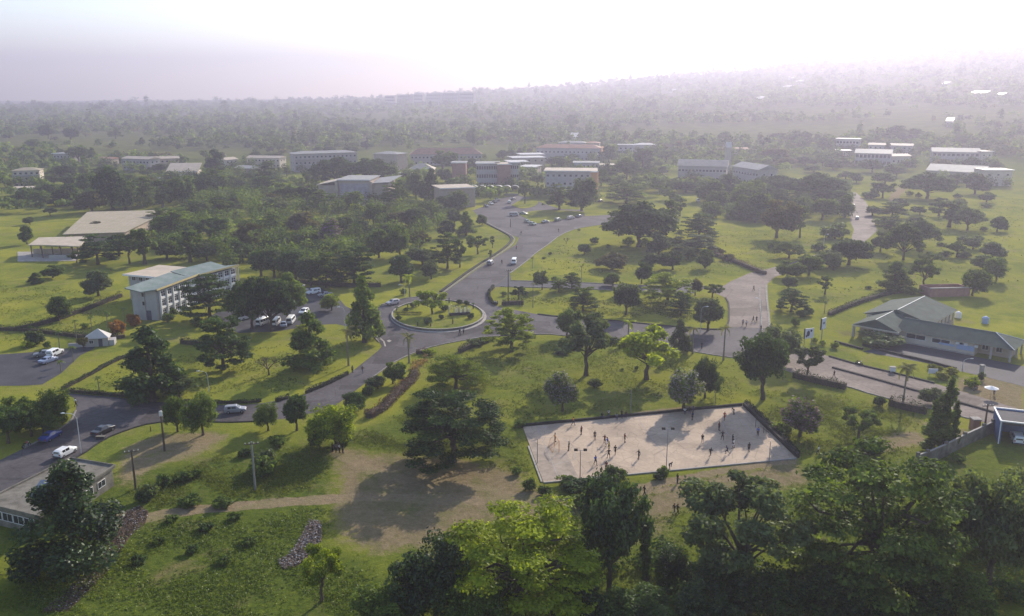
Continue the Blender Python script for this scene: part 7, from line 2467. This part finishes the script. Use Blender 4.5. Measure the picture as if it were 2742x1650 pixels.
def understory(name, label, outline, n_, quads, size, material, seed, hw, hh):
    rs = np.random.RandomState(seed)
    xs_, ys_ = [q[0] for q in outline], [q[1] for q in outline]
    X, Y = rs.uniform(min(xs_), max(xs_), n_ * 8), rs.uniform(min(ys_), max(ys_), n_ * 8)
    k = inside(outline, X, Y) & keep_off(X, Y)
    for o in bpy.data.objects:
        if o.parent is None and o.get('category') in ('building', 'house'):
            k &= ~((np.abs(X - o.location.x - 12) < 24) & (np.abs(Y - o.location.y - 6) < 18))
    X, Y = X[k][:n_], Y[k][:n_]
    n_ = len(X)
    w, h = rs.uniform(*hw, n_), rs.uniform(*hh, n_)
    i = np.repeat(np.arange(n_), quads)
    m_ = len(i)
    d = sph(rs, m_)
    r = rs.rand(m_) ** .4
    lob = 1 + .3 * np.sin(d[:, 0] * 6 + i) * np.sin(d[:, 1] * 6 + i * 1.7)
    pos = np.stack([X[i] + d[:, 0] * w[i] * .5 * r * lob, Y[i] + d[:, 1] * w[i] * .5 * r * lob, np.maximum(.1, h[i] * (.5 + .48 * d[:, 2] * r * lob))], -1)
    V = leaf_quads(rs, pos, d * .7 + np.array([0, 0, .5]) + rs.normal(size=(m_, 3)) * .5, size, .65)
    tint = np.clip(rs.rand(n_)[i] * .7 + .3 * rs.rand(m_), 0, 1)
    return tag(obj(name, quads_mesh(name, V, tint, material)), label, 'undergrowth', kind='stuff')


WOOD = S2([(170, 560), (420, 500), (700, 470), (880, 545), (1180, 560), (1230, 600), (1120, 690), (990, 690), (900, 740), (700, 745), (560, 700), (470, 700), (330, 700), (230, 670), (420, 620), (470, 560)])
understory('woodland_undergrowth', 'tangled undergrowth filling the woodland left of the avenue', WOOD, 340, 330, .46, 'leaf_green', 11, (6, 12), (4, 10.5))
understory('dark_undergrowth', 'dark undergrowth along the bottom edge of the picture', S2([(1240, 1560), (1480, 1480), (1900, 1480), (2420, 1500), (2742, 1440), (2742, 1760), (1000, 1760), (1080, 1600)]), 90, 420, .2, 'leaf_dark', 12, (3, 6), (1.5, 4))
understory('hillside_undergrowth', 'dark undergrowth filling the trees inside the hill road bend', S2([(1880, 540), (1960, 490), (2270, 500), (2268, 590), (2100, 580), (1990, 590), (1890, 585)]), 120, 300, .5, 'leaf_dark', 13, (6, 11), (3, 8))
CLEAR = []
for o in list(bpy.data.objects):
    if o.parent is None and o.get('category') in ('building', 'house') and math.hypot(o.location.x, o.location.y) > 500:
        CLEAR.append((o.location.x + 16, o.location.y + 9, 24, 15))
for reg, x, y, w_, h_ in [('S', 410, 413, 100, 60), ('S', 2200, 352, 160, 130), ('S', 1900, 352, 120, 110)]:
    q = P(reg, x, y)
    CLEAR.append((q.x, q.y, w_, h_))
def building_trees(name, label, per, quads, size, material, seed):
    rs = np.random.RandomState(seed)
    X, Y = [], []
    for o in list(bpy.data.objects):
        if o.parent is None and o.get('category') in ('building', 'house', 'canopy') and 430 < math.hypot(o.location.x, o.location.y) < 1400:
            wl2 = [c for c in o.children if c.name.startswith('wall')]
            L_ = wl2[0].dimensions.x if wl2 else 20
            if L_ < 1:
                L_ = max(v_.co.x for v_ in wl2[0].data.vertices)
            ca, sa = math.cos(o.rotation_euler.z), math.sin(o.rotation_euler.z)
            for k in range(max(2, int(L_ / per))):
                u, v_ = rs.uniform(-.12, 1.12) * L_, rs.choice([rs.uniform(-12, -5), rs.uniform(-12, -5), rs.uniform(20, 32)])
                x, y = o.location.x + u * ca - v_ * sa, o.location.y + u * sa + v_ * ca
                if keep_off(np.array([x]), np.array([y]))[0]:
                    X.append(x)
                    Y.append(y)
    X, Y = np.array(X), np.array(Y)
    n_ = len(X)
    Z = np.array([hz(x, y) for x, y in zip(X, Y)])
    w, h = rs.uniform(6, 12, n_), rs.uniform(4.5, 9.5, n_)
    i = np.repeat(np.arange(n_), quads)
    m_ = len(i)
    d = sph(rs, m_)
    r = rs.rand(m_) ** .4
    lob = 1 + .35 * np.sin(d[:, 0] * 6 + i) * np.sin(d[:, 1] * 6 + i * 1.7)
    pos = np.stack([X[i] + d[:, 0] * w[i] * .5 * r * lob, Y[i] + d[:, 1] * w[i] * .5 * r * lob, Z[i] + np.maximum(.1, h[i] * (.52 + .46 * d[:, 2] * r * lob))], -1)
    V = leaf_quads(rs, pos, d * .7 + np.array([0, 0, .5]) + rs.normal(size=(m_, 3)) * .5, size, .7)
    tint = np.clip(rs.rand(n_)[i] * .75 + .25 * rs.rand(m_), 0, 1)
    return tag(obj(name, quads_mesh(name, V, tint, material)), label, 'trees', kind='stuff')


building_trees('campus_canopy', 'mixed tree canopy half hiding the campus buildings', 13, 220, .6, 'leaf_grey', 21)
building_trees('campus_canopy', 'darker tree canopy between the campus buildings', 15, 220, .6, 'leaf_green', 22)
far_wood('campus_scrub', 'scattered scrub and bushes among and behind the campus buildings', 1250, 490, 1000, 100, .95, 'leaf_green', 1, (4, 10), (4, 9), -.35)
far_wood('middle_woodland', 'mixed dark green scrub woodland beyond the campus', 3000, 900, 1800, 60, 1.6, 'leaf_green', 2, (6, 14), (6, 14), -.8)
far_wood('middle_woodland', 'pale dry scrub mixed into the woodland beyond the campus', 1100, 850, 2200, 60, 1.5, 'leaf_brown', 5, (6, 12), (5, 10), -.7)
far_wood('far_woodland', 'hazy forest covering the far plain and ridge', 6000, 1700, 4300, 30, 3.1, 'leaf_green', 3, (10, 22), (9, 20), -1.2)
far_wood('far_woodland', 'taller dark trees standing along the hazy skyline', 420, 2400, 4300, 70, 3.0, 'leaf_dark', 4, (14, 30), (18, 32), -.9)

# ================================================================== hazy air
hb = MB().box(-7200, 7200, -1100, 7200, -1.5, 345).mesh('haze')
hm, hn, hl_ = new_mat('haze_air')
ho = hn.new('ShaderNodeOutputMaterial')
pv_ = hn.new('ShaderNodeVolumePrincipled')
pv_.inputs['Color'].default_value = (0.475, 0.455, 0.578, 1)
pv_.inputs['Density'].default_value = 0.00039
pv_.inputs['Anisotropy'].default_value = 0.5
hl_.new(pv_.outputs[0], ho.inputs['Volume'])
hb.materials.append(hm)
tag(obj('haze', hb), kind='stuff')
